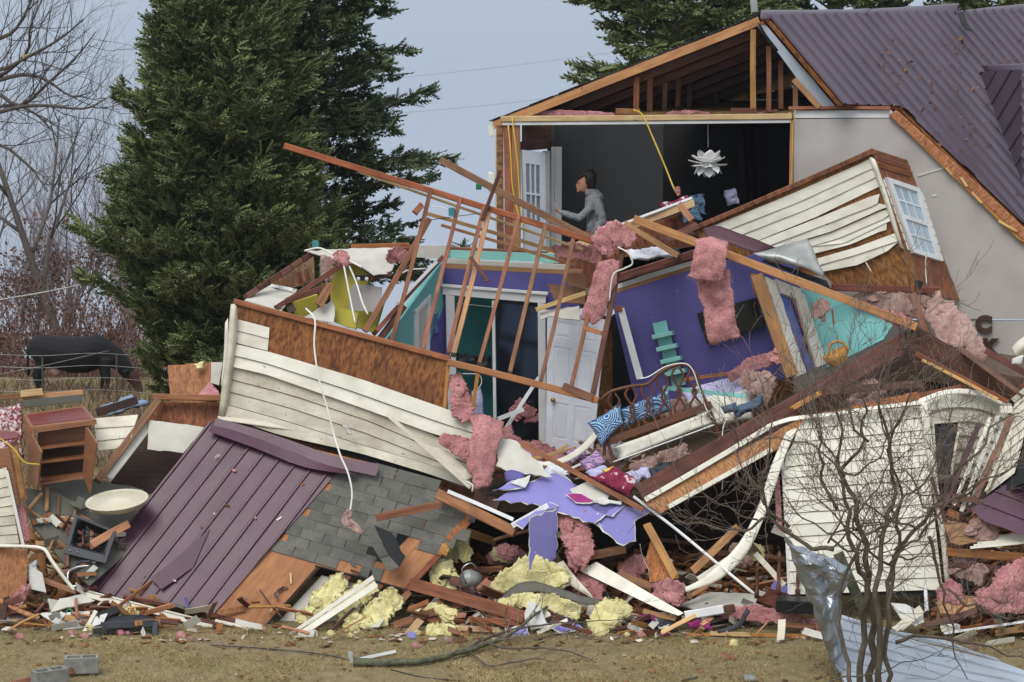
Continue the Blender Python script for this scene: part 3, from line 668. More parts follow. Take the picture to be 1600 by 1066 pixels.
# cow: rings lofted along the body, limbs merged by a voxel remesh into one skin
def loft(secs, ring=14):
    """secs: (centre, ry, rz, axis) -> closed tube of ellipses"""
    vs, fs = [], []
    for i, (c, ra, rb, ax) in enumerate(secs):
        ax = Vector(ax).normalized(); u = ax.cross(Vector((0, 1, 0)) if abs(ax.y) < .9 else Vector((1, 0, 0))).normalized(); w = ax.cross(u)
        for k in range(ring):
            an = 6.28318 * k / ring; vs.append(Vector(c) + u * math.cos(an) * ra + w * math.sin(an) * rb)
    for i in range(len(secs) - 1):
        for k in range(ring):
            k2 = (k + 1) % ring; fs.append((i * ring + k, i * ring + k2, (i + 1) * ring + k2, (i + 1) * ring + k))
    fs.append(tuple(range(ring - 1, -1, -1))); fs.append(tuple((len(secs) - 1) * ring + k for k in range(ring)))
    return vs, fs
def merged(name, lofts, mat, voxel, parent=None, M=None, smooth=6, **kw):
    vs, fs = [], []
    for v, f in lofts:
        b = len(vs); vs += v; fs += [tuple(q + b for q in t) for t in f]
    o = link(name, mesh(name, vs, fs, True), mat, parent, M, **kw)
    m = o.modifiers.new('skin', 'REMESH'); m.mode = 'VOXEL'; m.voxel_size = voxel; m.use_smooth_shade = True
    s = o.modifiers.new('soft', 'SMOOTH'); s.factor = .5; s.iterations = smooth
    return o
def cow():
    b = ground_at(118, 57); b.z -= .1; s = 1.05; root = T('cow', 'black cow grazing with lowered brown face behind the wire fence', 'cow', b)
    M = Matrix.Translation(b) @ Matrix.Rotation(math.radians(-10), 4, 'Z') @ Matrix.Scale(s, 4); X = (1, 0, .0)
    body = loft([((-1.10, 0, 1.10), .08, .08, X), ((-1.03, 0, 1.05), .20, .20, X), ((-.9, 0, 1.02), .30, .29, X), ((-.72, 0, 1.03), .34, .33, X), ((-.5, 0, .97), .36, .35, X), ((-.1, 0, .90), .42, .38, X), ((.3, 0, .92), .42, .36, X), ((.55, 0, 1.0), .40, .31, X), ((.72, 0, 1.0), .34, .26, X), ((.84, 0, .95), .30, .22, X), ((.98, 0, .86), .24, .18, (1, 0, -.6)), ((1.16, 0, .66), .19, .14, (.8, 0, -.8)), ((1.3, 0, .46), .16, .12, (.7, 0, -.9))])
    parts = [body]
    for sx_, y in ((-.88, .19), (-.80, -.19)):
        parts.append(loft([((sx_ + .05, y, .95), .24, .15, (0, 0, 1)), ((sx_ + .1, y, .72), .17, .11, (0, 0, 1)), ((sx_ - .06, y, .47), .11, .09, (0, 0, 1)), ((sx_, y, .2), .075, .065, (0, 0, 1)), ((sx_ + .01, y, .08), .065, .06, (0, 0, 1)), ((sx_ + .03, y, -.02), .075, .065, (0, 0, 1))]))
    for sx_, y in ((.62, .17), (.78, -.17)):
        parts.append(loft([((sx_, y, .85), .17, .12, (0, 0, 1)), ((sx_, y, .6), .11, .09, (0, 0, 1)), ((sx_ + .02, y, .4), .1, .09, (0, 0, 1)), ((sx_ - .01, y, .2), .075, .065, (0, 0, 1)), ((sx_, y, .08), .06, .055, (0, 0, 1)), ((sx_ + .02, y, -.02), .075, .065, (0, 0, 1))]))
    parts.append(loft([((-1.04, 0, 1.18), .05, .05, (-.6, 0, .3)), ((-1.12, 0, 1.05), .04, .04, (0, 0, -1)), ((-1.13, 0, .7), .03, .03, (0, 0, -1)), ((-1.12, 0, .5), .05, .05, (0, 0, -1)), ((-1.11, 0, .38), .02, .02, (0, 0, -1))]))
    merged('body', parts, 'cow_black', .03, root, M, 3)
    h = [loft([((1.24, 0, .56), .15, .12, (.75, 0, -.65)), ((1.36, 0, .42), .15, .115, (.6, 0, -.8)), ((1.46, 0, .26), .11, .09, (.5, 0, -.85)), ((1.52, 0, .12), .085, .075, (.45, 0, -.9)), ((1.55, 0, .05), .05, .05, (.4, 0, -.9))])]
    hd = merged('head', h, 'cow_brown', .02, root, M, 3)
    for y in (-1, 1): merged('ear', [loft([((1.26, y * .1, .58), .03, .05, (0, y, .1)), ((1.27, y * .2, .6), .03, .07, (0, y, .1)), ((1.28, y * .32, .58), .01, .02, (0, y, -.1))])], 'cow_black', .012, root, M, 2)
    merged('udder', [loft([((-.6, 0, .58), .1, .12, X), ((-.45, 0, .52), .14, .14, X), ((-.3, 0, .56), .1, .1, X)])], 'pink_grey', .02, root, M, 3)
cow()
def field_fence():
    root = T('wire_fence', 'sagging wire field fence in front of the cow', 'fence', ground_at(66, 54))
    for z in (0, 1, 2, 3): wire('strand', [(-40, 552 + z * 19, 54), (60, 556 + z * 19, 54), (150, 552 + z * 19, 54.3), (240, 558 + z * 19, 55)], .45, 'galv', root)
    for x in (66, -25, 182): board((x, 555, 54), (x + 1, 622, 54), 3, 'bark_dark', .05, 'post', root)
field_fence()
for a, b, lb in (((-40, 475, 50), (190, 432, 50), 'grey power cable slanting behind the bright green cypress'), ((-40, 592, 50), (170, 548, 50), 'thin wire slanting across the cow'), ((600, 124, 75), (960, 82, 80), 'upper thin power line in the sky beside the gable'), ((610, 178, 75), (905, 148, 80), 'lower thin power line in the sky beside the gable')):
    m_ = ((a[0] + b[0]) / 2, (a[1] + b[1]) / 2 + 2, (a[2] + b[2]) / 2); wire('power_line', [a, m_, b], 1.0 if 'grey' in lb else .32, 'galv', label=lb, cat='power line')
# ------------------------------------------------------------------ the standing half of the house
def standing_house():
    H = T('damaged_house', 'standing half of the house, torn open, with a burgundy metal roof', 'house', (1100, 640, 36))
    A = P(1185, 30, 35.3); rdir = P(1600, 14, 39.3) - A; rdir.normalize()
    G1 = PL((785, 187, 36.0), (1240, 183, 35.2), (1240, 420, 35.2))           # the torn gable face
    gd = lambda x, y: G1.d(x, y)
    def g(x, y, off=0): return G1.at(x, y, off)
    # left roof slope: deck, shingles over it, rafters under it
    E, Rg = g(772, 197), g(1187, 33); Lb = 5.2
    deck = PL(E, Rg, E + rdir)
    def slab(a, b, lift, t, mat, name, over=0.0, back=Lb, parent=H):
        n = deck.n if deck.n.z > 0 else -deck.n; axu = (Rg - E).normalized()
        q = [a + n * lift - rdir * over, b + n * lift - rdir * over, b + n * lift + rdir * back - axu * .3, a + n * lift + rdir * back]
        v = q + [p - n * t for p in q]
        return link(name, mesh(name, v, [(0, 1, 2, 3), (7, 6, 5, 4), (0, 4, 5, 1), (1, 5, 6, 2), (2, 6, 7, 3), (3, 7, 4, 0)]), mat, parent)
    slab(E, Rg, .075, .015, 'osb_dark', 'roof_deck', .01)
    ax = (Rg - E); L = ax.length; ax.normalize()
    for i in range(26):                                                # courses of shingles seen along their edge
        a = E + ax * (L * i / 26 - .02); b = E + ax * (L * (i + 1) / 26 + .03); slab(a, b, .085 + .012, .012, 'felt', 'shingle_course', random.uniform(.0, .05))
    for k in range(7):
        o = rdir * (.62 * k); board(E + o + Vector((0, 0, .0)), Rg + o, 0, 'wood_orange' if k == 0 else 'wood_dark', .04, 'rafter', H, w=.12, bow=.001)
    # ceiling joist, drywall edge
    board((783, 186, 35.93), (1238, 182, 35.16), 8, 'wood_light', .09, 'ceiling_joist', H, w=.085, bow=.001)
    board((786, 193.5, 35.96), (1236, 189.5, 35.2), 6, 'trim_white', .10, 'ceiling_edge', H, w=.05, bow=.001)
    # attic floor with loose insulation on the ceiling
    def back(p, k): return V3(p) + rdir * k
    ctl, ctr = g(786, 190), g(1236, 187)
    vs, fs = [], []; nx, ny = 40, 14
    for i in range(ny):
        for j in range(nx):
            p = ctl.lerp(ctr, j / (nx - 1)) + rdir * (4.6 * i / (ny - 1)); p.z += .03 + .07 * n3(p, 2.2, 3) + .05 * n3(p, 7, 4) + (.05 if i else -.02); vs.append(p)
    fs = [(i * nx + j, i * nx + j + 1, i * nx + nx + j + 1, i * nx + nx + j) for i in range(ny - 1) for j in range(nx - 1)]
    link('loose_insulation', mesh('loose_insulation', vs, fs, True), 'brown_wool', H)
    for a, b in ((800, 960), (1040, 1110), (1185, 1236)):
        batt('pink_insulation', [(a, 180, gd(a, 180) + .1, 4), ((a + b) / 2, 177, gd(900, 180) + .1, 5), (b, 180, gd(b, 180) + .1, 4)], 'pink', parent=H, res=30, ring=12, fuzz=80)
    # ceiling (underside) and attic back wall, dark room behind
    def quad(name, pts, mat, t=.02):
        v = [V3(p) for p in pts]; n = (v[1] - v[0]).cross(v[3] - v[0]).normalized() * t
        link(name, mesh(name, v + [p + n for p in v], [(0, 1, 2, 3), (7, 6, 5, 4), (0, 4, 5, 1), (1, 5, 6, 2), (2, 6, 7, 3), (3, 7, 4, 0)]), mat, H)
    quad('ceiling', [ctl, ctr, ctr + rdir * 4.8, ctl + rdir * 4.8], 'room_shade_wall', .02)
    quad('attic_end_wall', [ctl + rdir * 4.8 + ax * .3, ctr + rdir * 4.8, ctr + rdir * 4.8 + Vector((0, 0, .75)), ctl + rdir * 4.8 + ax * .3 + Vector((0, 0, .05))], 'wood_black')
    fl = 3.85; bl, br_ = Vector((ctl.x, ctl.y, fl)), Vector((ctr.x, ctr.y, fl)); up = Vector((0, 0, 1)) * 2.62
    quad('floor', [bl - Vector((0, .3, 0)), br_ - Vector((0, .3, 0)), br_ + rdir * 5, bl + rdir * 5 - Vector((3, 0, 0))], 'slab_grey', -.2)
    quad('back_wall', [bl + rdir * 4.7 - Vector((1.0, 0, 0)), br_ + rdir * 4.7, br_ + rdir * 4.7 + up, bl + rdir * 4.7 + up - Vector((1.0, 0, 0))], 'room_shade_wall')
    fp_ = PL((870, 400, 34.95), (1085, 330, 34.95), (870, 450, 34.95)); panel(fp_, [(866, 402), (985, 362), (1085, 326), (1085, 385), (975, 402), (966, 450), (860, 450)], .1, 'osb_dark', 'floor_rim', H)
    # left end wall runs back from the open face: torn studs, doorway, then dark painted wall
    wl_dir = Vector((.45, 1, 0)).normalized(); w0 = Vector((P(800, 300, 36).x, 35.95, 0))
    def lw(k, z): q = w0 + wl_dir * k; return Vector((q.x, q.y, z))
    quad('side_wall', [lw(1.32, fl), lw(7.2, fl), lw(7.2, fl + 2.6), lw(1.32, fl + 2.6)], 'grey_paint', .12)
    quad('side_wall', [lw(.36, fl + 2.12), lw(1.32, fl + 2.12), lw(1.32, fl + 2.6), lw(.36, fl + 2.6)], 'osb_dark', .05)
    board(lw(.3, fl + 2.16), lw(1.36, fl + 2.16), 0, 'wood_dark', .12, 'door_header', H, w=.14)
    board(lw(1.28, fl + 2.06), lw(1.28, fl), 0, 'trim_white', .14, 'door_casing', H, w=.12)
    cs_ = Vector((.16, -.06, 0)); board(lw(1.34, fl + 2.12) + cs_, lw(1.34, fl) + cs_, 0, 'trim_white', .04, 'door_casing', H, w=.11); board(lw(1.30, fl + 2.12) + cs_ * .6, lw(1.30, fl) + cs_ * .6, 0, 'trim_white', .05, 'door_jamb', H, w=.06)
    # torn corner studs and sheathing edge
    for x0, x1, m, w in ((781, 782, 'osb_dark', 11), (793, 794, 'wood', 13), (806, 807, 'wood_orange', 13)):
        board((x0, 196, gd(x0, 196) - .0), (x1, 400, gd(x1, 196) - .02), w, m, .1, 'corner_stud', H)
    board((774, 200, 36.02), (775, 360, 36.02), 4, 'paper_white', .06, 'siding_edge', H, ragged=.06)
    board((768, 268, 36.0), (768, 300, 36.0), 9, 'siding', .03, 'siding_scrap', H, ragged=.05)
    panel(G1, [(762, 196), (779, 193), (779, 209), (764, 214)], .25, 'siding', 'soffit', H, -.05)
    board((1238, 188, 35.18), (1236, 300, 35.18), 6, 'wood_orange', .09, 'corner_stud', H)
    # attic studs
    for i, (x, y0, y1, d, w, m) in enumerate([(995, 120, 176, 35.75, 9, 'wood'), (1016, 113, 174, 36.15, 9, 'wood'), (1039, 112, 171, 36.55, 8, 'wood'), (1060, 108, 170, 36.95, 8, 'wood'), (1078, 104, 168, 37.35, 8, 'wood_dark'), (1120, 100, 166, 38.1, 8, 'wood_dark'),
                                 (1177, 46, 176, 35.32, 9, 'wood_orange'), (1201, 72, 172, 35.42, 8, 'wood'), (1220, 95, 170, 35.6, 8, 'wood'), (1243, 128, 168, 35.7, 8, 'wood_orange')]):
        board((x, y0, d), (x - (1 if i < 6 else 0), y1, d), w, m, .04, 'attic_stud', H)
    board((962, 174, 35.6), (1000, 175, 35.6), 9, 'wood', .05, 'attic_block', H); board((1142, 173, 35.3), (1180, 173, 35.3), 8, 'wood_dark', .05, 'attic_block', H)
    # right gable rafter and pale drip edge
    board(g(1187, 36, -.02), g(1300, 182, -.02), 0, 'wood', .09, 'rafter', H, w=.12, bow=.001)
    board((1240, 124, 35.05), (1280, 168, 35.0), 9, 'wood_orange', .05, 'rake_board', H)
    panel(G1, [(1184, 38), (1199, 41), (1306, 166), (1278, 166)], .02, 'pale_metal', 'drip_edge', H, .10)
    sheet('felt_flap', [[(1182, 36, 35.0), (1188, 38, 34.95)], [(1196, 58, 34.98), (1204, 62, 34.9)], [(1210, 80, 34.96), (1216, 79, 34.9)]], 'felt', H, .006, ns=.02)
    # grey plaster gable wall to the right
    GW = PL((1240, 186, 35.15), (1500, 280, 34.6), (1240, 500, 35.15))
    panel(GW, [(1240, 186), (1402, 185), (1475, 256), (1428, 278), (1600, 378), (1600, 499), (1240, 497)][:2] + [(1477, 259), (1600, 376), (1604, 499), (1240, 497)], .1, 'drywall_grey', 'wall_panel', H)
    panel(GW, [(1240, 500.5), (1604, 502), (1604, 690), (1240, 690)], .1, 'drywall_grey', 'wall_panel', H)
    panel(GW, [(1240, 173), (1391, 172), (1403, 184), (1240, 184.5)], .1, 'trim_white', 'trim_board', H, .01)
    board(GW.at(1233, 169, .02), GW.at(1391, 169, .02), 5, 'wood', .12, 'top_plate', H)
    board(GW.at(1392, 174, .03), GW.at(1606, 372, .03), 15, 'osb', .12, 'rake_sheathing', H, ragged=.1)
    board(GW.at(1398, 184, .06), GW.at(1606, 385, .06), 6, 'wood_orange', .05, 'rake_board', H, ragged=.2)
    for a, b in (((1500, 275), (1512, 293)), ((1518, 300), (1535, 318)), ((1478, 262), (1490, 276)), ((1560, 345), (1590, 362))):
        board(GW.at(*a, .12), GW.at(*b, .10), 4, 'wood_light', .01, 'splinter', H, ragged=.08)
    board(GW.at(1430, 276, .005), GW.at(1477, 262, .005), 3, 'drywall', .012, 'torn_seam', H, ragged=.05)
    panel(GW, [(1456, 305), (1464, 303), (1463, 306), (1457, 308)], .01, 'paper_white', 'torn_paper', H, .01)
    # metal roof
    MR = PL((1194, 33, 35.25), (1600, 22, 39.4), (1305, 165, 34.75))
    ribbed(MR, [(1194, 33), (1606, 22), (1606, 372), (1400, 174), (1310, 171)], ((1194, 33), (1305, 165)), .232, .06, .03, 'roof_metal', 'metal_sheet', H, per=4, off=.12, minor=True)
    DK = PL((1194, 33, 35.25), (1600, 22, 39.4), (1305, 165, 34.75)); panel(DK, [(1190, 31), (1606, 20), (1606, 378), (1400, 176), (1308, 170)], .05, 'osb_dark', 'roof_deck', H, .085)
    n = MR.n
    def cap(x0, x1, yl0, yl1, h0, h1):
        d0, d1 = MR.d(x0, yl0 + 10), MR.d(x1, yl1 + 10); k = 7; rows = [[], [], [], []]
        for i in range(k):
            u = i / (k - 1); x = x0 + (x1 - x0) * u; d = d0 + (d1 - d0) * u; y = yl0 + (yl1 - yl0) * u; h = h0 + (h1 - h0) * u
            rows[0].append((x, y + 11, d - .22)); rows[1].append((x, y, d - .14)); rows[2].append((x + 2, y - h, d + .05)); rows[3].append((x + 4, y - h + 3, d + .35))
        sheet('ridge_cap', rows, 'roof_metal', H, .003, ns=.012, nf=2)
    cap(1188, 1358, 20, 20, 4, 6); cap(1352, 1496, 19, 17, 4, 12); cap(1508, 1606, 20, 15, 5, 9)
    sheet('felt_flap', [[(1497, 20, 37.8), (1506, 19, 37.7)], [(1500, 36, 37.4), (1510, 34, 37.3)], [(1510, 48, 37.1), (1519, 50, 37.0)]], 'felt', H, .006, ns=.02)
    # dormer at the right edge
    DP = PL((1545, 112, 36.6), (1610, 108, 35.2), (1600, 260, 35.4))
    ribbed(DP, [(1545, 112), (1612, 108), (1612, 285)], ((1572, 175), (1612, 108)), .30, .05, .02, 'roof_metal', 'dormer_sheet', H, per=3, minor=False, off=.15)
    sheet('ridge_cap', [[(1534, 103, 36.6), (1570, 100, 36.0), (1612, 99, 35.2)], [(1538, 110, 36.5), (1572, 107, 35.9), (1612, 106, 35.1)], [(1546, 117, 36.4), (1574, 114, 35.8), (1612, 113, 35.0)]], 'roof_metal', H, .003, ns=.01)
    # flue stub, ceiling scrap
    board((1177, -4, 35.6), (1179, 19, 35.6), 11, 'galv', .12, 'flue', H)
    # leaves caught in the valley
    # gable storey below, mostly hidden
    quad('lower_wall', [Vector((bl.x - .4, bl.y + .2, -.3)), Vector((P(1610, 500, 34.7).x, 34.9, -.3)), Vector((P(1610, 500, 34.7).x, 34.9, fl - .35)), Vector((bl.x - .4, bl.y + .2, fl - .35))], 'osb_dark', .1)
    # 9-light door standing ajar in the doorway
    D = T('glazed_door', 'white door with six tall panes standing ajar behind the person', 'door', lw(.4, fl))
    dpl = PL((816, 236, 35.98), (852, 238, 36.25), (816, 380, 35.98))
    def Q(u, v): a = lerp2((816, 234), (852, 239), u); b = lerp2((820, 392), (853, 397), u); return lerp2(a, b, v)
    def rect(u0, u1, v0, v1): return [Q(u0, v0), Q(u1, v0), Q(u1, v1), Q(u0, v1)]
    for r in ((0, .14, 0, 1), (.78, 1, 0, 1), (.14, .78, 0, .13), (.14, .78, .72, 1)): panel(dpl, rect(*r), .04, 'door_white', 'rail' if r[0] else 'stile', D)
    for i in range(3):
        for j in range(2): panel(dpl, rect(.14 + .213 * i, .14 + .213 * (i + 1), .13 + .295 * j, .13 + .295 * (j + 1)), .006, 'pane_dim', 'pane', D, -.02)
    for i in (1, 2): panel(dpl, rect(.14 + .213 * i - .02, .14 + .213 * i + .02, .13, .72), .03, 'door_white', 'muntin', D, .002)
    panel(dpl, rect(.14, .78, .415, .435), .03, 'door_white', 'muntin', D, .003)
    # pendant lamp of paper petals
    L_ = T('pendant_lamp', 'white paper petal lamp hanging in the dark upstairs room', 'lamp', (1107, 250, 35.7))
    c = P(1106, 253, 35.7); wire('cord', [(1106, 194, 35.7), (1106.5, 230, 35.7)], .5, 'wire_white', L_)
    R = random.Random(4)
    for ring, (nn, el, rad, ln) in enumerate(((9, .35, .04, .22), (9, -.15, .05, .24), (8, -.65, .05, .22), (6, -1.15, .03, .2))):
        for i in range(nn):
            a = 6.283 * (i + .5 * ring) / nn + R.uniform(-.1, .1); el2 = el + R.uniform(-.28, .28); d = Vector((math.cos(a) * math.cos(el2), math.sin(a) * math.cos(el2), math.sin(el2))); s = Vector((-math.sin(a), math.cos(a), 0)); u = s.cross(d) * -1
            pts = []
            for k in range(5):
                t = k / 4; w = [.05, .085, .09, .07, .006][k]; q = c + d * (rad + ln * t) + u * (.05 * t * t - .02) * (1 if el > -.5 else -1) * 1.0
                pts.append([q - s * w + u * .02, q, q + s * w + u * .02])
            sheet('petal', pts, 'lamp_paper', L_, .002, sub=2)
    sheet('curtain', [[(x, 200, 38.5 + .12 * math.sin(x)) for x in range(1152, 1186, 4)], [(x + 6, 320, 38.5 + .12 * math.sin(x)) for x in range(1152, 1186, 4)]], 'curtain_dark', None, .004, label='dim magenta curtain hanging in the dark upstairs room', cat='curtain')
    # yellow cables
    wire('yellow_cable', [(800, 184, 35.85), (804, 215, 35.8), (808, 250, 35.8), (811, 290, 35.8), (814, 340, 35.8)], 1.1, 'wire_yellow', label='yellow cable looped down the torn corner post, right strand', cat='cable')
    wire('yellow_cable', [(794, 196, 35.84), (798, 240, 35.8), (800, 285, 35.8), (806, 320, 35.8), (816, 350, 35.75), (824, 342, 35.75)], 1.1, 'wire_yellow', label='yellow cable hanging down the torn corner post, left strand', cat='cable')
    wire('yellow_cable', [(990, 172, 35.4), (1004, 180, 35.4), (1020, 215, 35.35), (1040, 262, 35.3), (1052, 292, 35.2), (1060, 306, 35.15)], 1.3, 'wire_yellow', label='taut yellow cable slanting across the dark upstairs room', cat='cable')
    for x0, y0, dx in ((1238, 190, 0),): wire('yellow_cable', [(1243, 172, 35.0), (1239, 200, 35.05), (1238, 240, 35.05), (1237, 292, 35.05)], .8, 'wire_yellow', label='yellow cable running down beside the grey wall', cat='cable')
    batt('insulation_tuft', [(1056, 292, 35.15, 3), (1059, 298, 35.15, 4), (1061, 306, 35.15, 2)], 'pink', res=14, ring=10, fuzz=60, label='tuft of pink insulation caught on the taut yellow cable', cat='insulation')
    # letters fixed to the grey wall
    for ch, x, y, lb in (('C', 1537, 508, 'rusty metal letter C on the grey wall'), ('K', 1546, 544, 'rusty metal letter K on the grey wall')):
        cu = bpy.data.curves.new('letter', 'FONT'); cu.body = ch; cu.size = .31; cu.extrude = .015; cu.bevel_depth = .006; cu.align_x = 'CENTER'; cu.align_y = 'CENTER'; cu.offset = .018
        to = bpy.data.objects.new('tmp', cu); COL.objects.link(to); dg = bpy.context.evaluated_depsgraph_get(); me = bpy.data.meshes.new_from_object(to.evaluated_get(dg)); bpy.data.objects.remove(to)
        me.materials.clear(); c3 = GW.at(x, y, .04); Mx = Matrix((GW.x.to_4d(), GW.y.to_4d(), GW.n.to_4d(), (0, 0, 0, 1))).transposed()
        upv = Vector((0, 0, 1)); nx = upv.cross(GW.n).normalized(); uy = GW.n.cross(nx); Mx = Matrix(((nx.x, uy.x, GW.n.x, c3.x), (nx.y, uy.y, GW.n.y, c3.y), (nx.z, uy.z, GW.n.z, c3.z), (0, 0, 0, 1)))
        link('wall_letter', me, 'wood_black', None, Mx, label=lb, cat='letter')
    # leaf litter caught on the roof
    R2 = np.random.default_rng(3); pos = []
    for _ in range(260):
        u = R2.random(); x = 1360 + R2.random() * 240; y = 60 + R2.random() * 260
        if y < 20 + (x - 1195) * .98 * R2.random() + 40 and y < (x - 1400) * .9 + 170: pos.append(tuple(MR.at(x, y, .17)))
    for _ in range(90):
        t = R2.random(); x = 1545 + 60 * t + R2.normal(0, 3); pos.append(tuple(MR.at(x, 112 + 150 * t + R2.normal(0, 4), .2)))
    pos = np.array(pos); k = len(pos)
    scatter_mesh('leaf_litter', [(-1, 0, 0), (0, .6, .1), (1, 0, 0), (0, -.6, .1)], [(0, 1, 2, 3)], pos, frames(R2.normal(0, 1, (k, 3)), R2.random(k) * 6, .02 + .025 * R2.random(k)), 'litter_brown', label='brown leaf litter caught on the metal roof', cat='leaves', kind='stuff')
    return lw, fl
LW, UFL = standing_house()
# person leaning to the door casing
def person():
    fx = P(925, 300, 36.35); z0 = UFL; base = Vector((fx.x, 36.35, z0)); root = T('person', 'person in a grey hoodie looking down, one hand on the door casing', 'person', base)
    M = Matrix.Translation(base); Z = (0, 0, 1)
    def capsule(pts, rs, ring=12):
        secs = []
        for i, p in enumerate(pts):
            a = Vector(pts[min(i + 1, len(pts) - 1)]) - Vector(pts[max(i - 1, 0)]); r = rs[i]; r = r if isinstance(r, tuple) else (r, r); secs.append((p, r[0], r[1], a))
        return loft(secs, ring)
    # faces left (-x), bent slightly forward; world x to the right
    hd = Vector((-.13, 0, 1.60)); sh = Vector((.02, 0, 1.40))
    head = [capsule([(-.07, 0, 1.735), (-.085, 0, 1.715), (-.10, 0, 1.66), (-.12, 0, 1.60), (-.133, 0, 1.555), (-.145, 0, 1.52), (-.155, 0, 1.49), (-.16, 0, 1.475)], [(.03, .03), (.075, .07), (.1, .08), (.101, .078), (.094, .07), (.082, .058), (.06, .04), (.03, .02)])]
    head.append(capsule([(-.213, 0, 1.61), (-.226, 0, 1.582), (-.234, 0, 1.566), (-.216, 0, 1.556)], [.008, .012, .015, .011]))     # nose
    head.append(capsule([(-.218, 0, 1.54), (-.224, 0, 1.528), (-.216, 0, 1.516)], [(.012, .025), (.014, .028), (.012, .02)]))          # lips
    head.append(capsule([(-.205, 0, 1.505), (-.21, 0, 1.492), (-.19, 0, 1.48)], [.022, .026, .022]))                                    # chin
    head.append(capsule([(-.195, -.03, 1.632), (-.21, 0, 1.63), (-.195, .03, 1.632)], [.014, .016, .014]))                           # brow
    head.append(capsule([(-.085, -.082, 1.61), (-.075, -.092, 1.585), (-.09, -.085, 1.555)], [.012, .02, .01]))                     # ear
    neck = capsule([(-.09, 0, 1.56), (-.05, 0, 1.47), (0, 0, 1.38)], [.058, .06, .075])
    torso = capsule([(0.0, 0, 1.42), (.03, 0, 1.30), (.05, 0, 1.1), (.06, 0, .95), (.05, 0, .86)], [(.08, .13), (.11, .17), (.10, .15), (.11, .16), (.1, .15)])
    handp = Vector((-.53, -.12, 1.20)); elb = Vector((-.2, -.2, 1.09))
    arm1 = capsule([(.0, -.16, 1.36), (-.05, -.2, 1.22), tuple(elb), (-.37, -.165, 1.145), tuple(handp + Vector((.05, 0, -.02)))], [.055, .048, .042, .035, .026])
    arm2 = capsule([(.06, -.19, 1.36), (.12, -.25, 1.15), (.14, -.24, 1.05), (.05, -.26, .9), (-.0, -.22, .82)], [.055, .048, .042, .035, .028])
    legs = [capsule([(.04, s * .09, .9), (.02, s * .1, .7), (-.02, s * .1, .48), (.02, s * .1, .3), (.04, s * .1, .08), (.03, s * .1, .02)], [.1, .085, .06, .055, .04, .045]) for s in (-1, 1)]
    feet = [capsule([(.06, s * .1, .04), (-.03, s * .1, .035), (-.14, s * .1, .03)], [.04, .042, .03]) for s in (-1, 1)]
    palm = capsule([tuple(handp + Vector((.04, 0, -.02))), tuple(handp), tuple(handp + Vector((-.025, 0, .05)))], [(.022, .03), (.018, .042), (.014, .04)])
    fingers = []
    for i, (dy, l) in enumerate(((-.033, .062), (-.011, .072), (.011, .068), (.032, .052))):
        b = handp + Vector((-.022, dy, .04)); fingers.append(capsule([tuple(b), tuple(b + Vector((-.018, 0, l * .45))), tuple(b + Vector((-.012, 0, l)))], [.0105, .0098, .0075], 8))
    b = handp + Vector((.0, -.04, .0)); fingers.append(capsule([tuple(b), tuple(b + Vector((-.02, -.022, .02))), tuple(b + Vector((-.03, -.03, .05)))], [.013, .011, .008], 8))
    hand2 = [capsule([(.0, -.22, .83), (-.03, -.21, .78), (-.04, -.2, .74)], [(.026, .03), (.03, .04), (.02, .035)])]
    merged('body', head + [neck, torso, arm1, arm2, palm] + legs + feet + fingers + hand2, 'skin', .0085, root, M, 2)
    # clothing
    def grow_(l, k):
        return l
    hood = [capsule([(-.02, 0, 1.43), (.01, 0, 1.38), (.04, 0, 1.26), (.06, 0, 1.1), (.07, 0, .98), (.06, 0, .86), (.06, 0, .84)], [(.09, .11), (.125, .18), (.145, .2), (.135, .185), (.14, .185), (.145, .185), (.13, .17)], 18),
            capsule([(.0, -.165, 1.37), (-.05, -.205, 1.22), tuple(elb), (-.37, -.165, 1.145), tuple(handp + Vector((.075, 0, -.03)))], [.075, .068, .062, .052, .042]),
            capsule([(.06, -.195, 1.36), (.125, -.25, 1.15), (.145, -.24, 1.05), (.06, -.26, .92), (.01, -.235, .85)], [.078, .07, .065, .055, .045]),
            capsule([(.03, .17, 1.36), (.1, .25, 1.15), (.13, .25, 1.05), (.03, .24, .9)], [.078, .07, .065, .05]),
            capsule([(-.10, 0, 1.455), (-.03, 0, 1.47), (.06, 0, 1.44), (.12, 0, 1.40), (.16, 0, 1.36)], [(.045, .09), (.07, .11), (.075, .12), (.06, .1), (.02, .05)])]
    ho = merged('hoodie', hood, 'hoodie', .012, root, M, 2); tx = bpy.data.textures.new('folds', 'CLOUDS'); tx.noise_scale = .09; dm = ho.modifiers.new('folds', 'DISPLACE'); dm.texture = tx; dm.strength = .035; dm.mid_level = .5
    merged('pocket', [capsule([(.0, -.175, 1.06), (-.02, -.185, .98), (.0, -.18, .9)], [(.02, .012), (.06, .014), (.06, .012)])], 'hoodie', .008, root, M, 2)
    for y in (-.048, .048): merged('eye', [capsule([(-.206, y - .012, 1.603), (-.211, y, 1.603), (-.206, y + .012, 1.603)], [.006, .009, .006], 8)], 'hair', .004, root, M, 1); merged('eyebrow', [capsule([(-.2, y - .022, 1.634), (-.213, y, 1.64), (-.208, y + .02, 1.636)], [.005, .007, .005], 8)], 'hair', .004, root, M, 1)
    merged('shirt_hem', [capsule([(-.02, 0, .88), (-.02, 0, .80)], [(.11, .14), (.105, .14)])], 'red_shirt', .014, root, M, 2)
    merged('trousers', [capsule([(.05, 0, .9), (.05, 0, .78)], [(.13, .17), (.13, .17)])] + [capsule([(.05, s * .09, .84), (.02, s * .1, .7), (-.02, s * .1, .48), (.02, s * .1, .3), (.04, s * .1, .1)], [.115, .105, .085, .075, .07]) for s in (-1, 1)], 'trousers', .018, root, M, 3)
